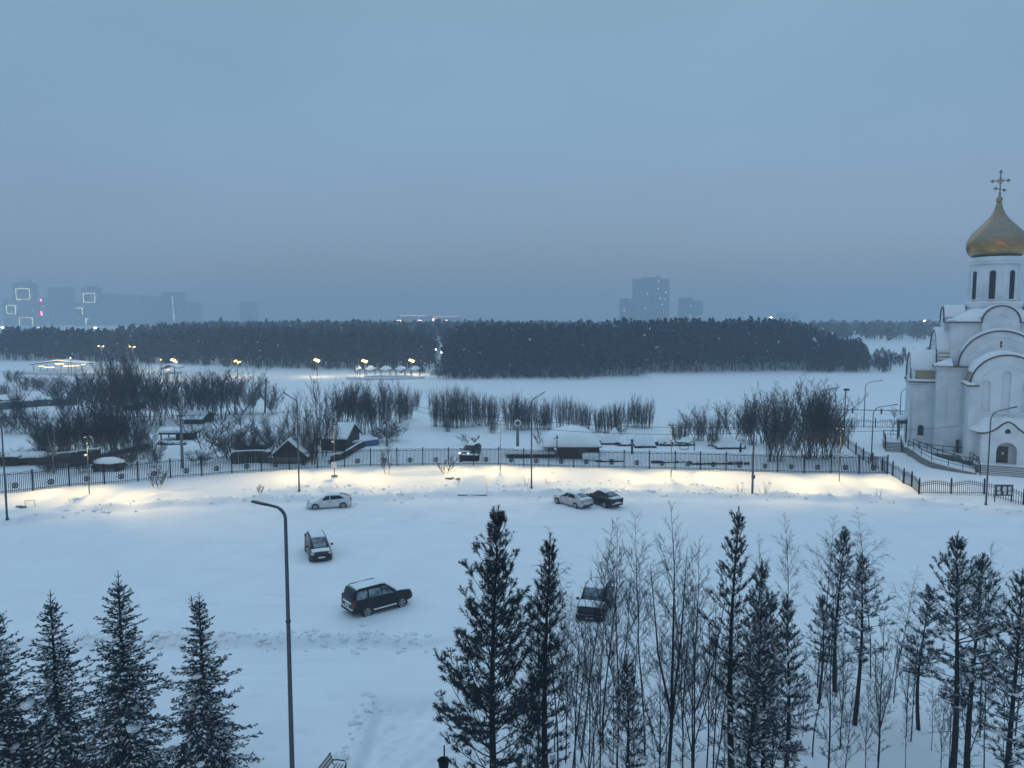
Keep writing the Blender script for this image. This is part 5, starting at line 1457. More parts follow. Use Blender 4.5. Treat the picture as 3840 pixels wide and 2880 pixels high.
def make_spruce(seed, H, Rm, snow, two_tops=False, low_snow=.6):
    rnd = random.Random(seed); W = MB(); N = MB(); S = MB()
    W.tube([(0, 0, -.4), (0, 0, H * .5), (0, 0, H - .1)], [.014 * H, .009 * H, .012], 9)
    z = H * .05
    def branch(p, a, L_, el, t):
        d = Vector((math.cos(a) * math.cos(el), math.sin(a) * math.cos(el), math.sin(el)))
        n = max(3, int(L_ / .26)); bp = [p]; cur = d.copy()
        for i in range(n):
            f = i / n
            cur = (cur + Vector((rnd.uniform(-.05, .05), rnd.uniform(-.05, .05), -.05 if f < .45 else .10))).normalized()
            bp.append(bp[-1] + cur * L_ / n)
        for i in range(n): W.twig(bp[i], bp[i + 1], .02 * (1 - i / n) + .006, .02 * (1 - (i + 1) / n) + .006)
        for i in range(n):
            f = (i + 1) / n; seg = bp[i + 1] - bp[i]; sg = seg.normalized(); sd0 = Vector((-seg.y, seg.x, 0)).normalized()
            brush(N, bp[i], bp[i + 1], 13, .085, .034, rnd, .7)
            if f < .12: continue
            for side in (-1, 1):
                for k in range(2 if L_ > .8 else 1):
                    sl = (.12 + .42 * L_ * .42 * (1.08 - f)) * rnd.uniform(.75, 1.25)
                    q = bp[i].lerp(bp[i + 1], rnd.random())
                    dd = (sg * .8 + sd0 * side * rnd.uniform(.6, .95) + UP * rnd.uniform(-.28, .14)).normalized()
                    e_ = q + dd * sl
                    brush(N, q, e_, int(8 + 42 * sl), .085, .042, rnd, .75)
                    if sl > .3:
                        for s3 in (-1, 1):
                            g_ = q.lerp(e_, .45); h_ = g_ + (dd + Vector((-dd.y, dd.x, -.1)) * s3 * .8).normalized() * sl * .42
                            brush(N, g_, h_, int(7 + 34 * sl * .45), .08, .042, rnd, .75)
                            if rnd.random() < snow * .7: lump(S, g_, h_, .045, .035)
                    if rnd.random() < snow: lump(S, q, e_, .055, .045)
        if rnd.random() < snow * low_snow * max(0, (1 - t * 1.5)):
            c_ = bp[int(n * rnd.uniform(.4, .8))]; r_ = rnd.uniform(.12, .30); S.blob(c_ + UP * .06, (r_, r_ * rnd.uniform(.7, 1.2), r_ * .55), 8, 5, .15, rnd)
    while z < H * .93:
        t = z / H
        L0 = Rm * 1.06 * (1 - t) ** (.92 if two_tops else .86) * (1 if t > .1 else .85)
        nb = 6 if t < .75 else 5; a0 = rnd.uniform(0, 6.283)
        for b in range(nb):
            a = a0 + 6.283 * b / nb + rnd.uniform(-.3, .3); L_ = max(.18, L0 * rnd.uniform(.55, 1.22))
            el = R(-14 + 58 * t ** 1.6 + rnd.uniform(-7, 7))
            branch(Vector((0, 0, z + rnd.uniform(-.06, .06))), a, L_, el, t)
        z += (.27 - .02 * t) * rnd.uniform(.85, 1.15) * (H / 10) ** .3
    tops = [(0, 0)] + ([(-.35, .05)] if two_tops else [])
    for tx, ty in tops:
        p = Vector((tx * .6, ty, H * .88)); q = Vector((tx, ty, H + (0 if tx == 0 else -.15)))
        W.twig(p, q, .03, .012); brush(N, p, q, 34, .06, .03, rnd, .8)
        for k, zz in enumerate((.0, .25, .5)):
            for b in range(4):
                a = b * 1.57 + k; l = .34 - k * .09
                s_ = p.lerp(q, .25 + zz); e_ = s_ + Vector((math.cos(a) * .7, math.sin(a) * .7, .75)) * l
                W.twig(s_, e_, .012, .008); brush(N, s_, e_, 10, .06, .03, rnd, .8)
    return W, N, S

def conifer_thing(name, label, pos, parts_, mats_, H, group, rz=0, scale=1):
    o = thing(name, label, 'tree', pos, rz, group)
    o.scale = (scale,) * 3 if not isinstance(scale, tuple) else scale
    W_, N_, S_ = parts_
    W_.build('trunk', mats_[0], o)
    k_ = len(N_.v); N_.v.extend(S_.v); N_.f.extend(tuple(i + k_ for i in f) for f in S_.f); N_.m.extend([1] * len(S_.f))
    N_.build('crown', [mats_[1], mats_[2]], o)
    return o

PROT = {}
def proto_parts(key, fn):
    if key not in PROT: PROT[key] = fn()
    return PROT[key]
def place_conifer(key, fn, mats_, name, label, pos, rz, scale, group):
    """first use builds the meshes, later uses share them"""
    if key in PROT:
        o = dup(PROT[key], loc=pos, rz=rz, scale=scale, label=label, group=group); return o
    o = conifer_thing(name, label, pos, fn(), mats_, 0, group, rz, scale); PROT[key] = o
    return o

def gp(x, y): return Vector((x, y, hz(x, y)))
def by_base(sx_, sy_): return at(sx_, sy_)
def from_top(sx_, top_y, depth):
    """ground point at a given distance under a picture column"""
    d = ray(sx_, top_y); x = d[0] / d[1] * depth
    return gp(x, depth), CAMZ + d[2] / d[1] * depth
GS = 'spruces along the front of the building'
for (sx_, ty, dep, key, Hb, lab) in (
        (-25, 2255, 27.0, 'sA', 9.6, 'snowy spruce cut by the left edge of the picture'),
        (188, 2212, 27.5, 'sB', 10.0, 'slender snowy spruce with a thin open top, second from the left'),
        (442, 2140, 27.8, 'sC', 10.6, 'tallest and bushiest spruce of the left row'),
        (746, 2222, 28.6, 'sD', 9.6, 'twin topped spruce nearest the lamp post, a snow mound at its foot')):
    p, zt_ = from_top(sx_, ty, dep); H = zt_ - p.z
    fn = lambda H=H, key=key: make_spruce(hash(key) % 1000 if False else {'sA': 11, 'sB': 22, 'sC': 33, 'sD': 44}[key], H, {'sA': 2.7, 'sB': 2.35, 'sC': 2.75, 'sD': 2.55}[key], .34, key == 'sD')
    place_conifer(key, fn, (M_bark, M_spruce, M_snowcap), 'spruce_tree', lab, p, 0, 1, GS)
# snow mound under the last spruce
p, _ = from_top(746, 2800, 27.6); m = MB(); rnd = random.Random(4)
m.blob((0, 0, 0), (1.5, 1.2, 1.5), 24, 12, .02, rnd); o = m.build('snow_mound', M_snow, loc=p + Vector((.1, -.2, 0)), smooth=True); tag(o, 'rounded snow mound at the foot of the twin topped spruce', 'snow mound')

# clods thrown up by the plough: nobody could count them
m = MB(); rnd = random.Random(31)
for k in range(900):
    u_ = rnd.random()
    if u_ < .45:
        x = rnd.uniform(-52, 52); y = float(np.interp(x, ex, ey)) + .2 + rnd.gauss(0, .75)
    elif u_ < .62:
        x = rnd.uniform(-30, 30); y = float(np.interp(x, ex, ey)) + 3.2 + rnd.gauss(0, 1.1)
    elif u_ < .88:
        x = rnd.uniform(-26, -5); y = 42.8 + rnd.gauss(0, .5)
    else:
        x = rnd.choice((-7.4, -1.7)) + rnd.gauss(0, .3); y = rnd.uniform(29.5, 37)
    r_ = rnd.choice((.05, .06, .08, .1, .13, .18)) * rnd.uniform(.8, 1.2)
    m.blob((x, y, hz(x, y) + r_ * .1), (r_ * rnd.uniform(.9, 1.6), r_, r_ * .7), 6, 4, .25, rnd)
o = m.build('snow_clods', M_snow); tag(o, 'lumps of ploughed snow strewn along the banks of the car park', 'snow', None, 'stuff')

# pines: (px top x, top y, base spec, kind, label); base given as picture row, or as a distance
GP = 'pines in front of the building'
pines = [
    (1862, 1905, 25.5, 'pA', 0, 1.0, 'big dark pine with a broad ragged crown, nearest of all the pines'),
    (2058, 2005, 26.5, 'pB', 0, 1.0, 'narrow dark pine standing just right of the biggest pine'),
    (2352, 2455, 27.5, 'pC', 0, 1.0, 'small snow dusted young pine among the birches'),
    (2768, 1905, 30.0, 'pD', 0, 1.0, 'tall slim pine with an open spiky top, left of the snowy pine clump'),
    (2855, 2105, 29.0, 'pE', 0, 1.0, 'snowy pine just right of the tall slim pine'),
    (2892, 2225, 27.0, 'pF', 0, 1.0, 'densest snow laden pine in the middle of the clump'),
    (2960, 2230, 28.5, 'pE', 2.1, .93, 'snow laden pine on the right side of the dense clump'),
    (2838, 2252, 26.5, 'pC2', 4.0, 1.0, 'lower snowy pine at the front of the dense clump'),
    (3160, 1975, 37.0, 'pG', 0, 1.0, 'pine with a candle like top and long bare trunk, left of a pair'),
    (3234, 2077, 34.0, 'pH', 0, 1.0, 'pine with heavy snow on its right hand boughs, right of a pair'),
    (3474, 2225, 33.5, 'pI', 0, 1.0, 'thin pine with a short snowy crown and clean trunk'),
    (3605, 2005, 27.5, 'pJ', 0, 1.0, 'thick trunked snowy pine with a wide crown near the right edge'),
    (3678, 2085, 29.5, 'pH', 1.3, 1.0, 'pine close behind the thick trunked one on the right'),
    (3830, 2135, 27.0, 'pK', 0, 1.0, 'snowy pine cut by the right edge of the picture'),
    (3085, 2235, 36.0, 'pI', 2.5, .95, 'thin pine half hidden left of the pair with bare trunks'),
]
spec = {  # Rm, base, snow, dens, shape, droop
    'pA': (3.0, .10, .03, 1.35, .62, 0, .17, .05), 'pB': (1.6, .16, .06, 1.25, .5, 0, .16, .2), 'pC': (1.55, .12, .5, 1.1, .8, 0, .14, .1), 'pC2': (1.5, .1, .6, 1.2, .8, .3, .14, .1),
    'pD': (1.75, .3, .1, 1.0, .8, 0, .15, .25), 'pE': (1.5, .2, .5, 1.15, .7, .2, .15, .2), 'pF': (1.7, .1, .65, 1.3, .6, .4, .15, .1),
    'pG': (1.5, .42, .25, 1.0, .6, 0, .16, .2), 'pH': (1.75, .38, .7, 1.15, .6, .4, .15, .2), 'pI': (1.2, .45, .5, 1.0, .5, .2, .15, .2),
    'pJ': (2.3, .42, .45, 1.15, .6, .3, .15, .15), 'pK': (2.0, .25, .45, 1.15, .6, .3, .15, .1)}
HT = {}
for (sx_, ty, dep, key, rz, sc_, lab) in pines:
    p, zt_ = from_top(sx_, ty, dep); H = zt_ - p.z - .4
    Rm, ba, sn_, de, sh, dr_, ne, sl_ = spec[key]
    if key not in HT: HT[key] = H
    s_ = H / HT[key]
    mats_ = (M_bark, M_needle if sn_ < .2 else M_needle_s, M_snowcap)
    fn = lambda: make_pine(sum(map(ord, key)) * 7, H, Rm, ba, sn_, de, sh, dr_, ne, sl_)
    place_conifer(key, fn, mats_, 'pine_tree', lab, p, rz, (s_, s_, s_), GP)

# ------------------------------------------------------------------ near bare birches
def make_birch(seed, H, Rm, weep=.3, base=.25, nb=34, r0=None, fork=False):
    rnd = random.Random(seed); W = MB(); T = MB()
    pts = [Vector((0, 0, -.4)), Vector((0, 0, 0))]; cur = Vector((rnd.uniform(-.05, .05), rnd.uniform(-.05, .05), 1)).normalized()
    n = 14
    for i in range(n):
        cur = (cur + Vector((rnd.uniform(-.06, .06), rnd.uniform(-.06, .06), .10))).normalized(); pts.append(pts[-1] + cur * (H / n))
    k_ = H / pts[-1].z
    pts = [Vector((p.x, p.y, p.z * k_)) for p in pts]
    r0 = r0 or .0036 * H + .010
    W.tube(pts, [r0 * 1.1] + [max(.007, r0 * (1 - i / (n + .3)) ** .9) for i in range(n + 1)], 7)
    def tr(z):
        for i in range(1, len(pts) - 1):
            if z <= pts[i + 1].z: return pts[i].lerp(pts[i + 1], (z - pts[i].z) / (pts[i + 1].z - pts[i].z))
        return pts[-1]
    def grow(p, d, L_, r, lvl):
        nn = 6 if lvl == 0 else (4 if lvl == 1 else 3); q = p; dd = d.copy()
        for i in range(nn):
            f = i / nn
            dd = (dd + Vector((rnd.uniform(-.15, .15), rnd.uniform(-.15, .15), .08 if (lvl == 0 and f < .5) else -weep * (.22 if lvl == 0 else .32)))).normalized()
            q2 = q + dd * L_ / nn
            T.twig(q, q2, r * (1 - f * .75), r * (1 - (i + 1) / nn * .75))
            if lvl < 3 and (f > .1 or lvl > 0):
                for s_ in range(2 if lvl < 2 else 1):
                    if rnd.random() < .82:
                        ax = Vector((rnd.uniform(-1, 1), rnd.uniform(-1, 1), rnd.uniform(-.2, .8))).normalized()
                        grow(q.lerp(q2, rnd.random()), (dd + ax * .7).normalized(), L_ * rnd.uniform(.3, .5) * (1.1 - f * .4), max(.0038, r * .5), lvl + 1)
            q = q2
    for b in range(nb):
        t = base + (1 - base) * (b + rnd.random()) / nb
        prof = max(.14, (.55 + .45 * min(1, (t - base) / .3)) * (1 if t < .55 else (1 - (t - .55) / .45) ** .7 + .08))
        a = b * 2.4 + rnd.uniform(-.5, .5); el = R(36 + 26 * t + rnd.uniform(-8, 8))
        d = Vector((math.cos(a) * math.cos(el), math.sin(a) * math.cos(el), math.sin(el)))
        grow(tr(H * t), d, Rm * prof * rnd.uniform(.8, 1.3), .005 + .006 * prof, 0 if t < .82 else 1)
    if fork:
        for a in (1.0, 3.8):
            q = tr(H * .3); d = Vector((math.cos(a) * .3, math.sin(a) * .3, 1)).normalized()
            W.tube([q, q + d * H * .25, q + d * H * .25 + Vector((d.x * .5, d.y * .5, 1)).normalized() * H * .3], [r0 * .6, r0 * .4, .008], 6)
            for b in range(8):
                f_ = .1 + b * .08; a2 = b * 2.4
                grow(q + d * H * (.05 + f_ * .5), Vector((math.cos(a2) * .6, math.sin(a2) * .6, .85)).normalized(), Rm * .8, .008, 0)
    return W, T
GB = 'bare birches in front of the building'
birches = [  # top x, top y, depth, kind, label
    (2098, 2015, 29.0, 'b4', 'bare birch with a bowed drooping tip right of the narrow dark pine'),
    (2186, 1935, 31.0, 'b0', 'tall bare birch rising left of the snow covered off-roader'),
    (2272, 1960, 32.0, 'b1', 'bare birch rising in front of the snow covered off-roader'),
    (2325, 2035, 30.5, 'b3', 'forked bare tree with upswept twigs just right of the off-roader'),
    (2432, 1930, 31.5, 'b2', 'tall bare birch in the middle of the birch group'),
    (2528, 1900, 28.0, 'b5', 'tallest dark stemmed bare tree of the birch group'),
    (2622, 2030, 29.5, 'b3', 'bare birch left of the tall slim pine'),
    (2150, 2210, 27.0, 'b1', 'shorter dark stemmed bare birch near the narrow pine'),
    (2215, 2330, 26.0, 'b6', 'short bare sapling with many low twigs, before the off-roader'),
    (2480, 2300, 27.5, 'b6', 'short bare sapling between the two tallest bare stems'),
    (2690, 2280, 30.0, 'b6', 'short bare sapling at the foot of the tall slim pine'),
    (2905, 2000, 37.0, 'b1', 'pale distant bare birch left of two above the pine clump'),
    (2975, 1945, 38.0, 'b0', 'pale distant bare birch above the right of the pine clump'),
    (3090, 1935, 37.5, 'b2', 'bare birch standing left behind the candle topped pine'),
    (3292, 1915, 38.5, 'b4', 'weeping bare birch with an arched crown, tallest right of the pine pair'),
    (3375, 2120, 36.0, 'b4', 'smaller weeping bare birch right of the tallest weeping one'),
    (3420, 2330, 33.0, 'b6', 'short bare sapling beside the thin snowy pine'),
    (3020, 2480, 33.0, 'b6', 'low bare sapling at the right foot of the pine clump'),
    (3308, 2480, 31.0, 'b6', 'low bare shrub in the gap right of the pine pair'),
    (3715, 2050, 33.0, 'b2', 'bare birch showing above the right hand pines'),
    (3850, 2070, 33.0, 'b0', 'bare birch at the right edge behind the snowy pine'),
    (3545, 2560, 30.0, 'b6', 'low bare sapling left of the thick trunked pine'),
    (1990, 2560, 26.5, 'b6', 'low bare sapling between the two dark pines'),
    (2575, 2150, 33.0, 'b1', 'thin bare birch behind the tallest dark stemmed tree'),
    (2380, 2120, 34.0, 'b0', 'thin bare birch standing behind the small young pine'),
    (2125, 2300, 31.0, 'b3', 'slim bare tree just behind the bowed birch'),
    (2260, 2230, 28.5, 'b3', 'dark bare tree with upright boughs before the off-roader'),
    (3170, 2330, 32.0, 'b6', 'short bare sapling between the pine pair'),
]
bspec = {'b0': (1.35, .25, .34, 34, False), 'b1': (1.2, .15, .3, 32, False), 'b2': (1.7, .3, .28, 36, False), 'b3': (1.45, .0, .3, 28, True), 'b4': (1.7, .85, .35, 34, False), 'b5': (1.7, .08, .25, 34, True), 'b6': (1.1, .05, .12, 24, True)}
SAP = 'slim bare saplings in the undergrowth of the grove'
rs_ = random.Random(77)
cols_ = [2010, 2090, 2170, 2230, 2300, 2390, 2450, 2490, 2560, 2610, 2655, 2700, 2740, 2800, 2900, 2990, 3060, 3120, 3180, 3250, 3330, 3400, 3450, 3520, 3580, 3650, 3720, 3790]
for i_, c_ in enumerate(cols_):
    birches.append((c_ + rs_.randint(-14, 14), rs_.randint(2130, 2620), rs_.uniform(26.5, 33), ['b6', 'b1', 'b7', 'b7', 'b6'][i_ % 5], 'slim bare sapling in %d' % i_))
NUM = ['first', 'second', 'third', 'fourth', 'fifth', 'sixth', 'seventh', 'eighth', 'ninth', 'tenth', 'eleventh', 'twelfth', 'thirteenth', 'fourteenth', 'fifteenth', 'sixteenth', 'seventeenth', 'eighteenth', 'nineteenth']
NUM += ['twentieth'] + ['twenty-' + w_ for w_ in NUM[:9]] + ['thirtieth'] + ['thirty-' + w_ for w_ in NUM[:9]] + ['fortieth']
sap_ = sorted([b_ for b_ in birches if b_[4].startswith('slim bare sapling in')], key=lambda b_: b_[0])
birches = [b_ for b_ in birches if b_ not in sap_] + [b_[:4] + ('slim bare sapling, %s from the left in the undergrowth of the grove' % NUM[i_],) for i_, b_ in enumerate(sap_)]
bspec['b7'] = (1.0, .1, .22, 30, False)
BH = {}
for (sx_, ty, dep, key, lab) in birches:
    p, zt_ = from_top(sx_, ty, dep); H = zt_ - p.z
    if key not in BH:
        Rm, weep, base, nb, fk = bspec[key]; BH[key] = H
        o = thing('birch_tree' if key != 'b6' else 'bare_sapling', lab, 'tree', p, 0, GB)
        W, T = make_birch(ord(key[1]) * 5, H, Rm, weep, base, nb, None if key != 'b5' else .09, fk)
        W.build('trunk', M_birch if key in ('b0', 'b2', 'b4') else M_twig, o); T.build('crown', M_twig, o); PROT[key] = o
    else:
        s_ = H / BH[key]; dup(PROT[key], loc=p, rz=(sx_ * 1.7) % 6.28, scale=(s_ if key != 'b1' else min(s_, 1), s_ if key != 'b1' else min(s_, 1), s_), label=lab, group=SAP if lab.startswith('slim bare sapling,') else GB)

# ------------------------------------------------------------------ willows and birches behind the fence
def make_clump(seed, H, spread, ns, tw, fan=.25, r=.035, droop=.0, tw_r=.012):
    """many stemmed bare willow"""
    rnd = random.Random(seed); S = MB(); T = MB()
    for k in range(ns):
        a = rnd.uniform(0, 6.283); rr = spread * .30 * rnd.random() ** .6
        p = Vector((rr * math.cos(a), rr * math.sin(a), -.3)); h = H * rnd.uniform(.62, 1.0)
        d = Vector((math.cos(a) * fan * rnd.uniform(.2, 1.3), math.sin(a) * fan * rnd.uniform(.2, 1.3), 1)).normalized(); n = 6; q = p
        for i in range(n):
            d = (d + Vector((rnd.uniform(-.1, .1), rnd.uniform(-.1, .1), .05))).normalized(); q2 = q + d * h / n
            S.twig(q, q2, r * (1 - i / n * .8), r * (1 - (i + 1) / n * .8))
            if i >= 1:
                for j in range(tw):
                    b = q.lerp(q2, rnd.random()); a2 = rnd.uniform(0, 6.283)
                    e_ = (d + Vector((math.cos(a2), math.sin(a2), rnd.uniform(.1, .6))) * .4).normalized()
                    l = h * rnd.uniform(.10, .26); c_ = b + e_ * l; T.twig(b, c_, tw_r, tw_r * .6)
                    e2 = (e_ + Vector((rnd.uniform(-.5, .5), rnd.uniform(-.5, .5), .2 - droop))).normalized()
                    T.twig(b.lerp(c_, .5), b.lerp(c_, .5) + e2 * l * .7, tw_r * .7, tw_r * .5)
                    T.twig(c_, c_ + (e_ + e2).normalized() * l * .4, tw_r * .6, tw_r * .4)
            q = q2
    return S, T
def make_bushy(seed, H, spread, ns, tw, fan=.3, r=.06, maxl=3, kids=5):
    """bare tree or big bush with an open branching crown"""
    rnd = random.Random(seed); S = MB(); T = MB()
    def grow(p, d, L_, rr, lvl):
        n = 5 if lvl == 0 else (4 if lvl == 1 else 3); q = p; dd = d.copy(); M = S if lvl == 0 else T
        for i in range(n):
            f = i / n
            dd = (dd + Vector((rnd.uniform(-.2, .2), rnd.uniform(-.2, .2), .10 if lvl else .06))).normalized(); q2 = q + dd * L_ / n
            M.twig(q, q2, max(.011, rr * (1 - f * .7)), max(.009, rr * (1 - (i + 1) / n * .7)))
            if lvl < maxl and (lvl > 0 or f > .15):
                for _k in range(kids if lvl == 0 else 2):
                    if rnd.random() < .62 + .1 * (lvl == 0):
                        a2 = rnd.uniform(0, 6.283); ax = Vector((math.cos(a2), math.sin(a2), rnd.uniform(-.1, .7)))
                        grow(q.lerp(q2, rnd.random()), (dd * 1.0 + ax * (.55 if lvl == 0 else .6)).normalized(), L_ * rnd.uniform(.28, .46) * (1.15 - .5 * f if lvl == 0 else 1), rr * .42, lvl + 1)
            q = q2
    for k in range(ns):
        a = 6.283 * k / ns + rnd.uniform(-.5, .5); rb = spread * .12 * rnd.random()
        d = Vector((math.cos(a) * fan * rnd.uniform(.3, 1.2), math.sin(a) * fan * rnd.uniform(.3, 1.2), 1)).normalized()
        grow(Vector((rb * math.cos(a), rb * math.sin(a), -.3)), d, H * rnd.uniform(.72, .98), r * rnd.uniform(.7, 1.1), 0)
    return S, T
CL = {}
cspec = {'w0': (7, 4, 38, 3, .14, .03), 'w1': (7, 3.6, 32, 3, .2, .03), 'w2': (7, 4.4, 44, 3, .10, .028), 'd0': (8, 6, 16, 4, .2, .05), 'd1': (8, 6, 14, 4, .26, .05),
         'r0': (6, 6, 16, 3, .36, .03), 't0': (8, 5, 4, 6, .18, .06), 't1': (8, 5, 2, 8, .12, .08), 'f0': (9, 6, 8, 5, .2, .06), 's0': (2.4, 2, 5, 3, .5, .013), 's1': (1.5, 1, 7, 1, .4, .012)}
def clump(key, name, cat, label, px_, by_, ty, wpx, group, rz=None):
    p = at(px_, by_); h = ztop(p, ty) - p.z
    return clump_at(key, name, cat, label, p, h, wpx / 3.75 / FPX * p.y, group, px_ * .77)
def clump_at(key, name, cat, label, p, h, w, group, rz):
    H0, sp, ns, tw, fan, r = cspec[key]
    if key not in CL:
        o = thing(name, label, cat, p, rz % 6.28, group)
        if key[0] in 'dtfr' or key == 's0': S, T = make_bushy(sum(map(ord, key)), H0, sp, ns, 0, fan, r, 2 if key == 's0' else 3, tw)
        else: S, T = make_clump(sum(map(ord, key)), H0, sp, ns, tw, fan, r, 0, .018 if H0 > 3 else .008)
        S.build('stems', M_mid, o); T.build('twigs', M_mid, o)
        mw = 2.15 * float(np.percentile(np.abs(np.array([v[0] for v in T.v])), 93)); H0r = float(np.percentile(np.array([v[2] for v in T.v]), 99.3)); CL[key] = (o, mw, H0r)
    else:
        o = dup(CL[key][0], loc=p, rz=rz % 6.28, label=label, group=group); o.name = name
    sx2 = w / CL[key][1]; o.scale = (sx2, sx2, h / CL[key][2])
    return o
ORD = ['first', 'second', 'third', 'fourth', 'fifth', 'sixth', 'seventh', 'eighth', 'ninth', 'tenth', 'eleventh', 'twelfth', 'thirteenth', 'fourteenth', 'fifteenth', 'sixteenth', 'seventeenth', 'eighteenth', 'nineteenth', 'twentieth', 'twenty-first', 'twenty-second', 'twenty-third', 'twenty-fourth', 'twenty-fifth', 'twenty-sixth']
def row(items, what, where, group, name, cat):
    items = sorted(items, key=lambda t: t[1])
    for k, (key, px_, by_, ty, w_) in enumerate(items):
        lab = '%s %s from the left in %s' % (ORD[k], what, where)
        clump(key, name, cat, lab, px_, by_, ty, w_, group)
Z2 = lambda x, b, t, w: (960 + x / 2.074, 1100 + b / 2.074, 1100 + t / 2.074, w / 2.074)
Z3 = lambda x, b, t, w: (1920 + x / 2.074, 1100 + b / 2.074, 1100 + t / 2.074, w / 2.074)
Z4 = lambda x, b, t, w: (2880 + x / 2.074, 1100 + b / 2.074, 1100 + t / 2.074, w / 2.074)
Z1 = lambda x, b, t, w: (x / 2.074, 1000 + b / 2.074, 1000 + t / 2.074, w / 2.074)
row([(k,) + Z2(*v) for k, v in [('w0', (1400, 1035, 745, 110)), ('w1', (1455, 1040, 735, 100)), ('w2', (1510, 1045, 715, 100)), ('w0', (1560, 1050, 730, 110)), ('w2', (1620, 1040, 725, 110)), ('w1', (1680, 1040, 745, 100)),
     ('w0', (1740, 1030, 775, 110)), ('w1', (1800, 1030, 780, 110)), ('w2', (1850, 1020, 800, 90)), ('w1', (1490, 1075, 880, 90)), ('w1', (1835, 1085, 960, 90))]],
    'bare willow clump', 'the willow wall left of centre', 'willow clumps of the left willow wall', 'willow_clump', 'shrub')
row([(k,) + Z3(*v) for k, v in [('w0', (-20, 1060, 790, 120)), ('w1', (30, 1060, 765, 100)), ('w2', (85, 1065, 810, 100)), ('w0', (130, 1060, 800, 90)), ('w1', (205, 1065, 815, 100)), ('w2', (245, 1060, 860, 80)), ('w0', (290, 1060, 810, 80)),
     ('w2', (375, 1045, 790, 80)), ('w1', (435, 1045, 795, 80)), ('w1', (490, 1050, 820, 80)), ('w0', (545, 1060, 840, 90)), ('w1', (590, 1060, 870, 70))]],
    'bare willow clump', 'the row behind the domed hut', 'willow clumps behind the domed hut', 'willow_clump', 'shrub')
row([(k,) + Z3(*v) for k, v in [('w0', (670, 1080, 875, 100)), ('w1', (730, 1085, 880, 90)), ('w2', (780, 1085, 860, 90)), ('w0', (825, 1070, 835, 80)), ('w1', (890, 1040, 860, 90)), ('w2', (960, 1045, 790, 90)), ('w0', (1010, 1050, 850, 80)), ('w1', (1060, 1050, 805, 90))]],
    'bare willow clump', 'the row behind the lumber heaps', 'willow clumps behind the lumber heaps', 'willow_clump', 'shrub')
row([(k,) + Z3(*v) for k, v in [('w1', (1275, 1150, 985, 120)), ('w1', (1330, 1150, 960, 110)), ('t0', (1420, 1150, 845, 170)), ('w2', (1460, 1145, 930, 100)), ('w0', (1560, 1190, 945, 110)), ('t1', (1600, 1140, 850, 150)), ('t1', (1660, 1140, 850, 150)),
     ('t0', (1730, 1145, 860, 150)), ('r0', (1800, 1150, 900, 180)), ('d0', (1870, 1180, 820, 180)), ('t0', (1945, 1170, 715, 240))]],
    'bare bush', 'the thicket right of the heaps', 'bushes of the right hand thicket', 'willow_bush', 'shrub')
row([(k,) + Z4(*v) for k, v in [('d0', (20, 1310, 820, 200)), ('d1', (90, 1310, 760, 220)), ('t0', (60, 1300, 730, 200)), ('f0', (310, 1280, 675, 330)), ('d0', (330, 1290, 760, 260)), ('f0', (430, 1290, 720, 330)), ('d1', (470, 1290, 860, 240)), ('r0', (540, 1240, 950, 180)), ('r0', (200, 1280, 1020, 170))]],
    'dark bare bush', 'the tall thickets by the church yard', 'dark bushes left of the church yard', 'willow_bush', 'shrub')
row([(k,) + Z2(*v) for k, v in [('r0', (130, 945, 720, 155)), ('t1', (300, 1290, 765, 190)), ('t0', (360, 1260, 830, 150)), ('t1', (480, 1280, 640, 200)), ('t0', (540, 1270, 700, 180)), ('t1', (620, 1250, 880, 170)), ('r0', (450, 1300, 1050, 160)), ('d0', (640, 1010, 760, 190)), ('d0', (710, 1010, 690, 210)), ('d1', (780, 1050, 740, 180)),
     ('f0', (840, 1100, 670, 170)), ('d0', (900, 1080, 760, 150)), ('d1', (960, 1090, 770, 140)), ('d0', (1040, 1050, 670, 170)), ('w0', (1120, 1010, 730, 100)), ('w2', (1155, 985, 725, 80)), ('w1', (1190, 975, 790, 80)), ('r0', (1060, 1150, 1000, 210)), ('r0', (960, 1160, 1040, 150)), ('w1', (1240, 905, 735, 80)),
     ('t1', (60, 1210, 930, 190)), ('t0', (130, 1230, 960, 190)), ('r0', (240, 1310, 1080, 150)), ('t0', (190, 1310, 980, 190)), ('t0', (400, 1300, 1000, 150)), ('r0', (20, 1280, 1080, 190))]],
    'bare bush', 'the thicket around the gabled house', 'bushes around the gabled house', 'bare_bush', 'shrub')
left = [('f0', (430, 1060, 830, 230)), ('f0', (600, 1120, 830, 230)), ('d0', (700, 1180, 800, 220)), ('t0', (780, 1200, 820, 240)), ('d0', (870, 1220, 690, 230)), ('f0', (940, 1240, 700, 260)), ('d1', (1000, 1200, 780, 240)), ('d0', (1070, 1180, 690, 200)),
    ('f0', (1160, 1200, 820, 240)), ('d0', (1250, 1240, 810, 200)), ('f0', (1340, 1180, 830, 220)), ('d1', (1420, 1200, 840, 200)), ('f0', (1500, 1190, 830, 230)), ('d0', (1580, 1180, 820, 170)), ('f0', (1640, 1210, 830, 230)), ('d1', (1720, 1190, 810, 190)),
    ('f0', (1830, 1150, 800, 300)), ('t0', (1900, 1140, 810, 220)), ('r0', (1950, 1150, 860, 160)), ('r0', (500, 1160, 900, 200))]
row([(k,) + Z1(*v) for k, v in left], 'bare tree', 'the upper left thicket', 'trees of the upper left thicket', 'bare_tree', 'tree')
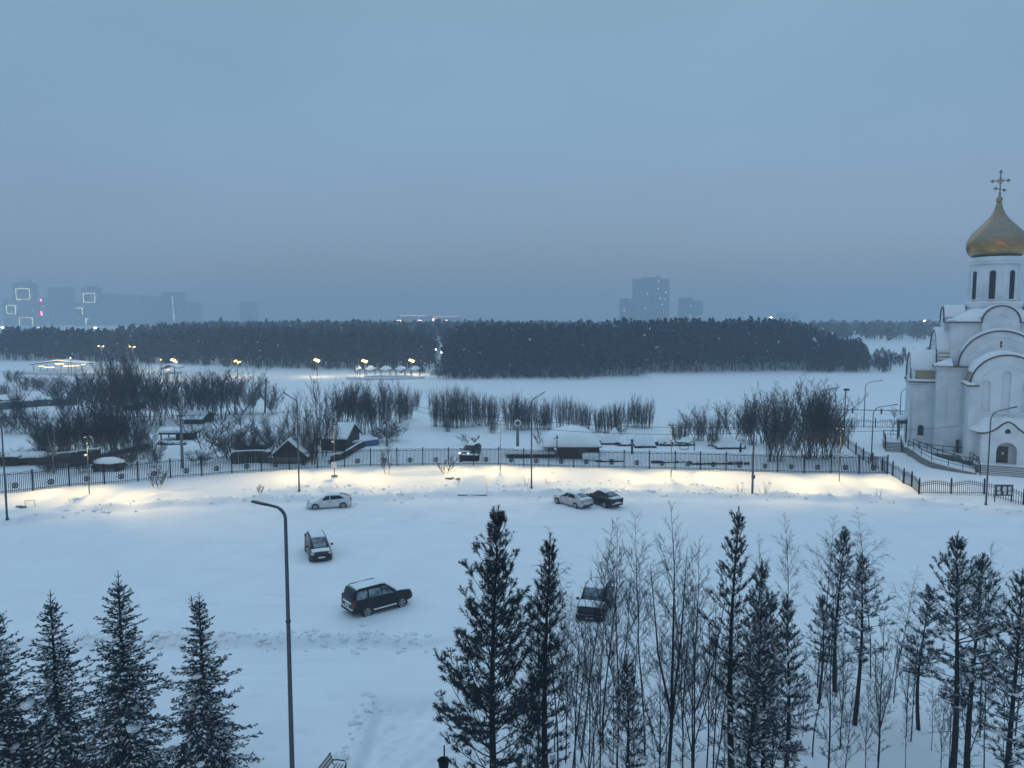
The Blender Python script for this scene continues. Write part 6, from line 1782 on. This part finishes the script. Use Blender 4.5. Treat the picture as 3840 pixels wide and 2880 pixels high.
left2 = [('r0', (60, 1290, 1080, 220)), ('r0', (190, 1300, 1100, 220)), ('f0', (130, 1270, 900, 160)), ('t1', (280, 1270, 1000, 200)), ('d0', (330, 1500, 1190, 250)), ('d1', (430, 1520, 1150, 320)), ('d0', (540, 1500, 1120, 260)), ('f0', (640, 1480, 1130, 260)), ('d1', (720, 1500, 1100, 260)),
    ('f0', (800, 1490, 1010, 300)), ('d0', (880, 1500, 1060, 260)), ('f0', (950, 1500, 1050, 280)), ('d1', (1030, 1490, 1120, 220)), ('r0', (1110, 1500, 1200, 200)), ('r0', (1200, 1560, 1330, 180)), ('t0', (1620, 1420, 1110, 260)), ('t0', (1740, 1480, 1160, 260)), ('d1', (1800, 1500, 1280, 260)),
    ('t1', (1880, 1490, 1080, 260)), ('r0', (1920, 1520, 1250, 220)), ('r0', (1560, 1540, 1420, 200)), ('t0', (100, 1540, 1400, 160)), ('r0', (1000, 1560, 1380, 220)), ('r0', (640, 1600, 1440, 200)), ('r0', (380, 1600, 1440, 240))]
row([(k,) + Z1(*v) for k, v in left2], 'bare tree', 'the lower left thicket near the fence', 'trees of the lower left thicket', 'bare_tree', 'tree')
row([(k,) + Z1(*v) for k, v in [('w0', (100, 900, 800, 120)), ('w1', (200, 960, 840, 120)), ('w0', (300, 960, 850, 120)), ('w1', (30, 1010, 900, 120))]], 'faint willow clump', 'the snowfield at far left', 'willow clumps at the far left', 'willow_clump', 'shrub')
# pale birch stems
for k, (x, b_, t, lab) in enumerate(((417, 1610, 1290, 'pale birch stem forking near the dark board fence on the left'), )):
    p = at(x / 2.074, 1000 + b_ / 2.074); h = ztop(p, 1000 + t / 2.074) - p.z
    m = MB(); m.tube([(0, 0, -.2), (.0, 0, h * .4), (-.5, 0, h)], [.11, .09, .03], 7); m.tube([(0, 0, h * .35), (.35, 0, h * .6), (.3, 0, h)], [.08, .06, .03], 7)
    o = thing('birch_tree', lab, 'tree', p); m.build('trunk', M_pale if 'M_pale' in globals() else M_twig_y, o)
for x, lab in ((437, 'left one of two straight pale birch stems by the gabled house'), (457, 'right one of two straight pale birch stems by the gabled house')):
    p = at(960 + x / 2.074, 1742); h = ztop(p, 1100 + 950 / 2.074) - p.z
    m = MB(); m.tube([(0, 0, -.2), (.05, 0, h * .5), (-.1, 0, h)], [.10, .08, .02], 7)
    o = thing('birch_tree', lab, 'tree', p); m.build('trunk', M_twig_y, o)
    S, T = make_clump(x, h, 1.5, 3, 9, .2, .02); T.build('twigs', M_twig, o)
# little shrubs on the lit bank and the bank of the river
GL = 'little shrubs on the lit bank'
for (key, x, b_, t, w_, lab) in (('s0', 594, 1832, 1745, 80, 'small spreading bare shrub on the lit bank below the left part of the fence'), ('s0', 977, 1866, 1812, 36, 'tiny dark shrub in blue shade left of the white hatchback'),
        ('t1', 1457, 1778, 1660, 70, 'slender bare sapling reaching above the fence left of the centre'), ('s0', 1672, 1776, 1705, 70, 'leafless multi-stemmed bush left of the ramp slab'),
        ('s1', 1976, 1822, 1782, 22, 'dry stalks left of the lamp post before the domed hut'), ('s1', 2048, 1815, 1788, 12, 'few dry stalks right of the lamp post before the domed hut'), ('s1', 2074, 1778, 1765, 12, 'tiny dry sprig on the lit snow before the domed hut'),
        ('s1', 2776, 1846, 1810, 26, 'dry stalks left of the boxed grey pole'), ('s1', 2868, 1848, 1800, 30, 'dry stalks right of the boxed grey pole'), ('s1', 3293, 1866, 1826, 20, 'dry stalks by the bend of the wavy fence'), ('s1', 3225, 1862, 1836, 14, 'low dry sprig left of the bend of the wavy fence'),
        ('s1', 1262, 1826, 1812, 26, 'low dry sprig above the white hatchback'), ('s0', 2025, 1672, 1615, 60, 'spreading bare bush against the left side of the domed hut'), ('s0', 1766, 1664, 1625, 90, 'bare bush behind the van with lit headlights'), ('t1', 3352, 1630, 1525, 70, 'bare tree by the far church yard fence'),
        ('s0', 2330, 1625, 1595, 60, 'fan of bare twigs above the lumber heaps'), ('s1', 268, 1885, 1868, 30, 'snow bent sprig right of the small left floodlight pole')):
    clump(key, 'small_shrub' if key[0] == 's' else 'sapling', 'shrub', lab, x, b_, t, w_, GL)

# ------------------------------------------------------------------ forest across the ice
def wood(name, label, trees, seed, matf, detail=46, trunkc=True, snowf=.02):
    """trees: list of (x, y, height, crown radius, bare?) merged into one mass"""
    rg = np.random.RandomState(seed); V = []; F = []; Mi = []; nv = 0
    for (x, y, h, cr, kind) in trees:
        z0 = hz(x, y); n = detail
        if kind == 0:   # pine: bare lower trunk, rounded ragged crown
            t = rg.rand(n) ** .8; zz = z0 + h * (.15 + .85 * t)
            prof = np.sin(np.clip((t * 1.05 + .12), 0, 1) * np.pi) ** .55
            rad = cr * prof * np.sqrt(rg.uniform(.25, 1, n)); s = rg.uniform(.35, .85, n) * cr * (.42 if detail > 30 else .30)
        else:           # bare wood: tall thin upright tufts
            t = rg.rand(n); zz = z0 + h * (.12 + .74 * t); prof = np.sin(np.clip(t * .8 + .2, 0, 1) * np.pi) ** .6
            rad = cr * prof * np.sqrt(rg.uniform(.1, 1, n)); s = rg.uniform(.05, .13, n) * cr * .5
        a = rg.uniform(0, 6.283, n); cx_ = x + rad * np.cos(a); cy_ = y + rad * np.sin(a)
        for k in range(3):
            pass
        ang = rg.uniform(0, 6.283, n); hh = s * rg.uniform(.5, 1.1, n) if kind == 0 else s * rg.uniform(8, 18, n)
        o1 = rg.normal(0, .5, (n, 4, 3)) * s[:, None, None]
        P = np.stack([cx_, cy_, zz], -1)[:, None, :].repeat(4, 1)
        dx = np.cos(ang) * s; dy = np.sin(ang) * s
        base = np.zeros((n, 4, 3)); base[:, 0, 0] = -dx; base[:, 0, 1] = -dy; base[:, 1, 0] = dx; base[:, 1, 1] = dy; base[:, 2, 2] = hh; base[:, 3, 2] = -hh * .6
        P = P + base + o1 * (.7 if kind == 0 else .12)
        idx = nv + np.arange(n)[:, None] * 4
        tri = np.concatenate([idx + np.array([[0, 1, 2]]), idx + np.array([[0, 3, 1]]), idx + np.array([[2, 3, 0]]), idx + np.array([[1, 3, 2]])]) if kind == 0 else np.concatenate([idx + np.array([[0, 1, 2]]), idx + np.array([[0, 3, 1]])])
        V.append(P.reshape(-1, 3)); F.append(tri)
        sn = (rg.rand(n) < (snowf if rg.rand() < .35 else .002)).astype(int) if kind == 0 else np.zeros(n, int)
        Mi.append(np.tile(sn, 4 if kind == 0 else 2)); nv += 4 * n
        if trunkc:
            r = .16 if kind == 0 else .1; hh_ = h * (.6 if kind == 0 else .9)
            q = np.array([[x - r, y, z0 - .5], [x + r, y - .0, z0 - .5], [x, y + r, z0 - .5], [x, y, z0 + hh_]])
            V.append(q); F.append(nv + np.array([[0, 1, 3], [1, 2, 3], [2, 0, 3]])); Mi.append(np.zeros(3, int)); nv += 4
    V = np.concatenate(V); F = np.concatenate(F); Mi = np.concatenate(Mi)
    me = bpy.data.meshes.new(name); me.vertices.add(len(V)); me.vertices.foreach_set('co', V.astype('f').ravel())
    me.loops.add(F.size); me.polygons.add(len(F)); me.loops.foreach_set('vertex_index', F.astype('i').ravel())
    me.polygons.foreach_set('loop_start', np.arange(0, F.size, 3, dtype='i')); me.polygons.foreach_set('loop_total', np.full(len(F), 3, dtype='i'))
    me.materials.append(matf); me.materials.append(M_snowcap); me.polygons.foreach_set('material_index', Mi.astype('i'))
    me.update(calc_edges=True)
    o = bpy.data.objects.new(name, me); C.objects.link(o)
    tag(o, label, 'forest', None, 'stuff'); return o
rg = np.random.RandomState(5)
def scatter(x0, x1, d0, d1, step, hfun, kindf, cr=(2.2, 3.2), hole=None):
    """fill the strip seen between picture columns x0..x1 from distance d0(x) to d1"""
    out = []; d = 0
    y = d0 if not callable(d0) else 0
    xs_ = None
    rows = []
    yy = min(d0(c) for c in np.linspace(x0, x1, 9)) if callable(d0) else d0
    k = 0
    while yy < d1:
        st = step * (1 + (yy - 260) / 500)
        xa = (x0 / 3.75 - 512) / FPX * yy; xb = (x1 / 3.75 - 512) / FPX * yy
        x = xa
        while x < xb:
            px_ = (x / yy * FPX + 512) * 3.75
            f = d0(px_) if callable(d0) else d0
            if yy >= f and not (hole and hole(px_, yy)):
                h = hfun(px_, yy) * rg.uniform(.84, 1.04) * (1 + .05 * math.sin(x * .07 + yy * .05) + .025 * math.sin(x * .27 + 1)); kd = kindf(px_, yy)
                out.append((x + rg.uniform(-.4, .4) * st, yy + rg.uniform(-.4, .4) * st, h, rg.uniform(*cr) * (.8 if kd else 1), kd))
            x += st
        yy += st * .9; k += 1
    return out
gap = lambda px_, y: abs(px_ - (1655 + (y - 265) * .02)) < 26 and y < 480
fr = lambda c: np.interp(c, [1600, 1700, 1900, 2600, 3050, 3150, 3300], [262, 248, 252, 262, 268, 262, 270])
Hr = lambda c, y: np.interp(c, [1560, 1700, 1800, 2500, 2900, 3020, 3120, 3200, 3300], [9, 14, 16.3, 16.8, 17.3, 15.5, 12, 9, 7]) - (y - 270) * .004
t = scatter(1690, 3240, fr, 345, 3.6, Hr, lambda c, y: int(rg.rand() < (.75 if c > 3060 else (.5 if c < 1850 and y < 275 else .06))))
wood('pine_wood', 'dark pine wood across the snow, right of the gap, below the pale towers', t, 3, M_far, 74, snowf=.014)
frl0 = lambda c: np.interp(c, [-300, 0, 400, 900, 1500, 1700], [335, 330, 318, 292, 276, 268])
t = scatter(1660, 2250, 246, 268, 4.2, lambda c, y: 4.5 + 3 * rg.rand(), lambda c, y: 1, (1.2, 2.0)) + scatter(3040, 3640, 262, 300, 4.2, lambda c, y: np.interp(c, [3040, 3300, 3640], [10, 8, 6]) * rg.uniform(.5, 1), lambda c, y: 1, (1.5, 2.4), hole=lambda c, y: 3320 < c < 3400 and y < 285)
t += scatter(-320, 1600, lambda c: frl0(c) - 7, 330, 5.0, lambda c, y: 3.5 + 3.5 * rg.rand(), lambda c, y: 1, (1.3, 2.2), hole=lambda c, y: y > frl0(c) + 6)
wood('bare_wood', 'pale bare undergrowth along the foot of the pine woods across the ice', t, 4, M_far2, 150)
frl = lambda c: np.interp(c, [-300, 0, 400, 900, 1500, 1700], [335, 330, 318, 292, 276, 268])
Hl = lambda c, y: np.interp(c, [-300, 500, 900, 1100, 1300, 1500, 1660], [12.8, 12.8, 13.3, 13.8, 14.0, 13, 9.5]) - (y - 300) * .002
t = scatter(-320, 1650, frl, 400, 4.0, Hl, lambda c, y: int(rg.rand() < (.4 if c < 900 else .12) + (.5 if c > 1480 else 0)), hole=gap)
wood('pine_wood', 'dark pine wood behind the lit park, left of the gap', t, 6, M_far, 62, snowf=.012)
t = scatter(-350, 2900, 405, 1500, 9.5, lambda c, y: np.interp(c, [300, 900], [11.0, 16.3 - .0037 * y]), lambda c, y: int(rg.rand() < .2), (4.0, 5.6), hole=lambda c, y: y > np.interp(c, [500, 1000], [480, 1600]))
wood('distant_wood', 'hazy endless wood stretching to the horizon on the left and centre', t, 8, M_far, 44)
t = scatter(2900, 4300, 540, 1000, 11, lambda c, y: 13 + (y - 540) * .003, lambda c, y: int(rg.rand() < .3), (4.5, 6.5))
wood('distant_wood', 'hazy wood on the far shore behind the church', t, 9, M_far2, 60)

# ------------------------------------------------------------------ lit park across the ice
M_lit = emit('park_flood_lens', (1.0, .66, .26), 4.5)
M_lit2 = emit('street_lens', (1.0, .72, .32), 4)
def park_light(label, px_, by_, hy_, power, n=6, kind='park_floodlight', col=(1, .74, .40), group='park floodlights', mt=None, hs=.34):
    p = at(px_, by_); h = ztop(p, hy_) - p.z
    o = thing(kind, label, 'floodlight' if 'flood' in kind else 'street lamp', p, 0, group)
    m = MB(); m.tube([(0, 0, -.3), (0, 0, h)], [.14, .09], 8); m.build('mast', M_galvd, o)
    rn = random.Random(px_)
    m = MB(); m.box((0, .1, h), (1.8 if n > 2 else .9, .16, .16)); m.build('crossbar', M_galvd, o)
    for k in range(n):
        x = (-.9 + 1.8 * k / max(1, n - 1)) if n > 1 else 0; z = h + (.35 if k % 2 else -.15) - x * .35
        m = MB(); m.box((x, -.12, z), (hs, .12, hs)); m.build('lens', mt or M_lit, o)
    ld = bpy.data.lights.new('park_light', 'POINT'); ld.energy = power; ld.color = col; ld.shadow_soft_size = .6
    lo = bpy.data.objects.new('park_light', ld); C.objects.link(lo); lo.parent = o; lo.location = (0, -1.2, h - .4)
    return o
park_light('bright park floodlight left of the wavy canopies', 1190, 1412, 1352, 1500)
park_light('bright park floodlight above the left canopies', 1368, 1408, 1355, 1500)
park_light('bright park floodlight above the rightmost canopy', 1544, 1405, 1353, 1500)
park_light('small bright floodlight seen through the bare trees on the left', 892, 1412, 1357, 1500, 4)
park_light('cluster of lamps over the little pavilion on the left', 655, 1425, 1352, 1500, 5)
park_light('street lamp with a double head, left one of two before the dark wood', 384, 1392, 1299, 1500, 2, 'street_lamp', group='park street lamps', mt=M_lit2)
park_light('street lamp with a double head, right one of two before the dark wood', 500, 1392, 1301, 1500, 2, 'street_lamp', group='park street lamps', mt=M_lit2)
park_light('tiny lamp above the left end of the lit pavilion', 268, 1400, 1341, 300, 1, 'street_lamp', group='park street lamps', mt=M_lit2)
park_light('tiny lamp left of the little pavilion', 606, 1410, 1347, 300, 1, 'street_lamp', group='park street lamps', mt=M_lit2)
M_cold = emit('cold_path_lens', (.85, .95, 1.0), 25)
park_light('small cold white lamp on the path through the gap, upper left one', 1635, 1385, 1309, 60, 1, 'path_lamp', (.85, .95, 1), 'path lamps in the gap', M_cold)
park_light('small cold white lamp on the path through the gap, lower right one', 1656, 1385, 1320, 60, 1, 'path_lamp', (.85, .95, 1), 'path lamps in the gap', M_cold)
Z5 = lambda x, y: (1240 + x / 4.809, 1300 + y / 4.809)
# wavy canopies
for k, (x0, x1, lit) in enumerate(((470, 530, 0), (635, 800, 1), (900, 1075, 0), (1175, 1345, 1), (1445, 1605, 1))):
    a_ = at(*Z5(x0, 540)); b_ = at(*Z5(x1, 540)); hh = ztop(a_, Z5(0, 408)[1]) - a_.z; w_ = b_.x - a_.x
    o = thing('wave_canopy', ['small tilted end canopy at the left of the canopy row', 'lit lens shaped canopy, left one, under a floodlight', 'grey unlit lens shaped canopy in the middle of the row', 'lit lens shaped canopy right of the unlit one', 'lit lens shaped canopy at the right end of the row'][k], 'canopy', a_, 0, 'wavy canopies in the park')
    m = MB(); n = 16; dpt = 3.2
    vs = []
    for i in range(n + 1):
        u = i / n; x = w_ * u; s_ = math.sin(math.pi * u)
        vs += [(x, -dpt / 2, hh - .55 * s_), (x, dpt / 2, hh + .75 * s_), (x, dpt / 2, hh + .75 * s_ + .12), (x, -dpt / 2, hh - .55 * s_ + .12)]
    fs = []
    for i in range(n):
        for j in range(4): fs.append((i * 4 + j, i * 4 + 4 + j, i * 4 + 4 + (j + 1) % 4, i * 4 + (j + 1) % 4))
    fs += [(0, 1, 2, 3), tuple(n * 4 + j for j in (3, 2, 1, 0))]
    m.add(vs, fs); m.build('canopy_roof', M_galvd, o)
    m = MB(); m.add([(v[0], v[1], v[2] + (.3 if i % 4 in (2, 3) else .125)) for i, v in enumerate(vs)], fs); m.build('roof_snow', M_snowcap, o)
    for x in (.0, w_):
        for y in (-dpt / 2 + .3, dpt / 2 - .3):
            m = MB(); m.tube([(x, y, -.2), (x, y, hh)], .09, 6); m.build('post', M_galvd, o)
def lowwall(label, pts, h, th=.5, name='low_wall'):
    o = thing(name, label, 'wall', pts[0]); m = MB(); s_ = MB()
    for a_, b_ in zip(pts, pts[1:]):
        c_ = (a_ + b_) / 2 - pts[0]; L_ = (b_ - a_).length; rz = math.atan2(b_.y - a_.y, b_.x - a_.x)
        m.box(c_ + Vector((0, 0, h / 2 - .2)), (L_, th, h + .4), rz=rz); s_.box(c_ + Vector((0, 0, h + .14)), (L_, th * 1.1, .28), rz=rz)
    m.build('wall', M_snowdark, o); s_.build('snow', M_snowcap, o)
lowwall('low lit terrace wall in front of the canopies', [at(*Z5(290, 590)), at(*Z5(700, 600)), at(*Z5(1100, 600)), at(*Z5(1690, 578))], .5)
lowwall('grey terrace seating steps under the canopies', [at(*Z5(600, 545)), at(*Z5(1050, 545)), at(*Z5(1500, 545))], .25, 2.0)
lowwall('left parapet of the snowy ramp into the gap of the wood', [at(*Z5(1800, 520)), at(*Z5(1920, 452))], 1.5)
lowwall('right parapet of the snowy ramp into the gap of the wood', [at(*Z5(1995, 515)), at(*Z5(2110, 440))], 1.3)
for k, (x, yb, yt) in enumerate(((2010, 515, 368), (2085, 460, 330))):
    p = at(*Z5(x, yb)); h = ztop(p, Z5(0, yt)[1]) - p.z; m = MB(); m.tube([(0, 0, -.2), (0, 0, h)], .12, 6); m.box((0, -.1, h), (.4, .3, .2))
    tag(m.build('signal_post', M_galvd, loc=p), ['left', 'right'][k] + ' one of two thin posts on the right parapet of the ramp', 'post')
# lit pavilion with strip lamps on the left, and the little pavilion
def pavilion(label, px0, px1, py_, ty, posts, strips, rz=0):
    a_, b_ = at(px0, py_), at(px1, py_); hh = ztop(a_, ty) - a_.z; L_ = b_.x - a_.x
    o = thing('park_pavilion', label, 'pavilion', a_, rz)
    m = MB(); m.prism([(0, hh - .5), (L_ * .5, hh + .9), (L_, hh - .2), (L_, hh), (L_ * .5, hh + 1.15), (0, hh - .3)], lambda u, z, d: Vector((u, d, z)), 0, 6); m.build('roof', M_galvd, o)
    m = MB(); m.prism([(0, hh - .29), (L_ * .5, hh + 1.16), (L_, hh + .01), (L_, hh + .3), (L_ * .5, hh + 1.5), (0, hh)], lambda u, z, d: Vector((u, d, z)), 0, 6); m.build('roof_snow', M_snowcap, o)
    for k in range(posts):
        m = MB(); x = L_ * (k + .5) / posts; m.tube([(x, .4, -.2), (x, .4, hh - .3)], .12, 6); m.build('post', M_galvd, o)
    for x, z, w_ in strips:
        m = MB(); m.box((L_ * x, -.1, hh + z), (w_, .14, .26)); m.build('light_strip', M_strip, o)
    return o, hh, L_
M_strip = emit('warm_strip_lamp', (1.0, .70, .26), 2.6)
o, hh, L_ = pavilion('long pavilion with bright warm strip lamps under its snowy roof on the far left', 110, 320, 1395, 1364, 8, ((.22, -.9, 1.8), (.32, -1.3, 1.8), (.42, -1.3, 1.4), (.55, .0, 3.4), (.66, -.9, 1.8), (.76, -.8, 1.6), (.86, -.7, 1.6), (.97, -.3, 1.4)))
ld = bpy.data.lights.new('pavilion_light', 'POINT'); ld.energy = 1500; ld.color = (1, .78, .45); ld.shadow_soft_size = 2
lo = bpy.data.objects.new('pavilion_light', ld); C.objects.link(lo); lo.parent = o; lo.location = (L_ * .55, -3, hh - 1.5)
pavilion('little pavilion with a lit snowy flat roof left of the small floodlight', 600, 665, 1402, 1380, 3, ((.5, -.6, 1.0),))
lowwall('long snowy embankment wall beneath the lit pavilion', [at(60, 1404), at(250, 1408), at(460, 1414)], 1.0)
# ------------------------------------------------------------------ towers in the haze
def tower(label, px0, px1, ty, dist, depth=18, strip=0, mt=None, dark=None, crown=False, bands=True, lights=3, seed=0, name='apartment_tower'):
    xa = (px0 / 3.75 - 512) / FPX * dist; xb = (px1 / 3.75 - 512) / FPX * dist
    d = ray(1920, ty); zt_ = CAMZ + d[2] / d[1] * dist; z0 = hz((xa + xb) / 2, dist)
    w_ = xb - xa; h = zt_ - z0
    o = thing(name, label, 'tower block', ((xa + xb) / 2, dist, z0)); rn = random.Random(seed + px0)
    m = MB(); m.box((0, depth / 2, h / 2 - 1), (w_, depth, h + 2))
    if crown: m.box((0, depth / 2, h + 2), (w_ * .55, depth * .6, 4)); m.box((w_ * .2, depth / 2, h + 5), (w_ * .15, 4, 3))
    m.build('facade', mt or M_tower, o)
    if bands:
        nb = max(3, int(w_ / 6.5))
        for k in range(nb):
            x = -w_ / 2 + w_ * (k + .5) / nb; mm_ = MB(); mm_.box((x, -.05, h / 2), (w_ / nb * .55, .5, h * .97))
            mm_.build('window_strip', M_towerd if k % 2 else M_towerg, o)
    for k in range(lights):
        mm_ = MB(); mm_.box((rn.uniform(-.45, .45) * w_, -.4, h * rn.uniform(.3, .97)), (1.8, .3, 1.8)); mm_.build('lit_window', M_win, o)
    return o, w_, h, z0
M_win = emit('lit_far_window', (.95, .97, .9), 3)
M_led = emit('facade_led_line', (1.0, .97, .60), 5.5)
M_redled = emit('red_facade_lamp', (1.0, .12, .2), 22)
M_dot = emit('white_facade_dots', (.9, .97, 1.0), 9)
M_pink = emit('shop_sign_glow', (1.0, .62, .55), 9)
o, w_, h, z0 = tower('broad tallest tower in the haze above the right hand wood', 2375, 2506, 1046, 1700, 30, lights=9, crown=True, seed=1)
tower('lower tower attached on the left of the tallest tower', 2326, 2376, 1120, 1715, 25, mt=M_towerd, seed=2)
tower('separate dark tower right of the tallest tower', 2548, 2595, 1116, 1715, 25, mt=M_towerd, seed=3)
tower('slim pale tower wing at the far right of the tower group', 2596, 2632, 1127, 1760, 25, seed=4)
tower('faint low block in the haze right of the tower group', 2920, 2990, 1172, 2000, 25, seed=6, bands=False)
# left group; squares given in picture coordinates of the left city
def led(o, org, px0, px1, ty, by_, dist, sides='tblr', mt=None, th=.65):
    xa = (px0 / 3.75 - 512) / FPX * dist; xb = (px1 / 3.75 - 512) / FPX * dist
    f = lambda yy: CAMZ + ray(1920, yy)[2] / ray(1920, yy)[1] * dist - org[2]
    z1, z2 = f(ty), f(by_); m = MB(); y = -1.2
    if 't' in sides: m.box(((xa + xb) / 2 - org[0], y, z1), (xb - xa, .5, th))
    if 'b' in sides: m.box(((xa + xb) / 2 - org[0], y, z2), (xb - xa, .5, th))
    if 'l' in sides: m.box((xa - org[0], y, (z1 + z2) / 2), (th, .5, abs(z1 - z2)))
    if 'r' in sides: m.box((xb - org[0], y, (z1 + z2) / 2), (th, .5, abs(z1 - z2)))
    m.build('light_frame', mt or M_led, o)
D_ = 1900
S6 = lambda x: x / 2.458
def sy6(y): return 1000 + y / 2.458
o, w_, h, z0 = tower('tower with two square outlines of light, second from the left edge', S6(150), S6(345), sy6(150), D_, seed=11, lights=7, mt=M_towerd, crown=True)
led(o, o.location, S6(182), S6(305), sy6(202), sy6(300), D_); led(o, o.location, S6(198), S6(318), sy6(470), sy6(545), D_)
o, w_, h, z0 = tower('lower tower with one square outline of light at the left edge', S6(50), S6(149), sy6(290), D_ - 10, seed=12)
led(o, o.location, S6(86), S6(168), sy6(356), sy6(434), D_ - 10)
o, w_, h, z0 = tower('dim tower with two red lamps on its corner', S6(350), S6(425), sy6(285), D_ + 20, seed=13)
for a_, b_ in ((298, 318), (412, 448)): led(o, o.location, S6(405), S6(412), sy6(a_), sy6(b_), D_ + 20, 'l', M_redled, 3.4)
tower('dim tall tower right of the red lamps', S6(470), S6(680), sy6(185), D_ + 120, seed=14)
o, w_, h, z0 = tower('tower with a bright half lit square outline near its top', S6(775), S6(935), sy6(195), D_, seed=15, lights=3, mt=M_towerd, crown=True)
led(o, o.location, S6(795), S6(900), sy6(245), sy6(328), D_); led(o, o.location, S6(808), S6(845), sy6(480), sy6(540), D_, 'tl')
o, w_, h, z0 = tower('lower tower with a broken square outline of light', S6(690), S6(774), sy6(330), D_ - 10, seed=16)
led(o, o.location, S6(712), S6(780), sy6(382), sy6(445), D_ - 10, 'tr')
tower('dim block of flats right of the half lit square', S6(940), S6(1110), sy6(250), D_ + 60, seed=17)
tower('long dim block of flats in the middle of the left city', S6(1120), S6(1290), sy6(260), D_ + 80, seed=18)
tower('dim block of flats left of the dotted light line', S6(1300), S6(1500), sy6(270), D_ + 100, seed=19)
o, w_, h, z0 = tower('tower with a vertical line of white dots at its edge', S6(1510), S6(1700), sy6(235), D_ + 60, seed=20, mt=M_towerd)
for k in range(16):
    yy = 275 + 16 * k; xx = S6(1608 + k * .8); led(o, o.location, xx, xx + 1, sy6(yy), sy6(yy) + 1, D_ + 60, 'l', M_dot, 1.8)
tower('faintest block at the right end of the left city', S6(1720), S6(1860), sy6(330), D_ + 200, seed=22)
tower('hazy low block in the middle distance right of the left city', 905, 965, 1130, 2150, seed=23)
# long lit shopping hall
o, w_, h, z0 = tower('long low hall with small glowing sign frames far behind the wood', 1488, 1728, 1186, 1900, 40, bands=False, seed=24, name='shopping_hall', mt=M_towerd)
for x0, x1, y0, y1 in ((1491, 1504, 1201, 1206), (1569, 1582, 1201, 1206), (1624, 1640, 1196, 1201), (1672, 1680, 1201, 1206)): led(o, o.location, x0, x1, y0, y1, 1900, 'tblr', M_pink, 1.3)
led(o, o.location, 1500, 1600, 1184, 1185, 1900, 't', emit('faint_cornice_glow', (1, .6, .55), 2.5), 1.0)
led(o, o.location, 1625, 1725, 1188, 1189, 1900, 't', bpy.data.materials['faint_cornice_glow'], 1.0)
# city glow points above the left wood
for px_, py_, lab in ((10, 1228, 'far white lamp at the left edge above the wood'), (48, 1232, 'far white lamp left of the squares of light above the wood'), (146, 1231, 'tiny far lamp under the squares of light'), (358, 1229, 'tiny far lamp right of the broken square'), (535, 1227, 'far lamp above the wood in the middle of the left city'),
        (3468, 1203, 'lone far white lamp on the shore behind the church'), (2890, 1191, 'tiny far lamp right of the pine wood')):
    d = ray(px_, py_); t_ = 1000 / d[1]; x, y, z = d[0] * t_, 1000, CAMZ + d[2] * t_; z0 = hz(x, y)
    o = thing('distant_lamp', lab, 'street lamp', (x, y, z0), 0, 'far lamps above the wood')
    m = MB(); m.tube([(0, 0, -1), (0, 0, z - z0)], .2, 5); m.build('mast', M_galvd, o)
    m = MB(); m.box((0, -.5, z - z0), (3.2, .5, 1.4)); m.build('lens', emit('far_lamp_lens', (1, .95, .75), 20) if 'far_lamp_lens' not in bpy.data.materials else bpy.data.materials['far_lamp_lens'], o)

# ------------------------------------------------------------------ haze
hm = bpy.data.materials.new('haze'); hm.use_nodes = True
nt = hm.node_tree; nt.nodes.clear()
out = nt.nodes.new('ShaderNodeOutputMaterial'); pv = nt.nodes.new('ShaderNodeVolumePrincipled')
pv.inputs['Color'].default_value = (0.58, 0.70, 0.79, 1); pv.inputs['Density'].default_value = HAZE
pv.inputs['Anisotropy'].default_value = 0.0
nt.links.new(pv.outputs[0], out.inputs['Volume'])
m = MB(); m.box((0, 1600, 56), (5400, 3500, 124)); hb = m.build('haze', hm); hb['kind'] = 'stuff'
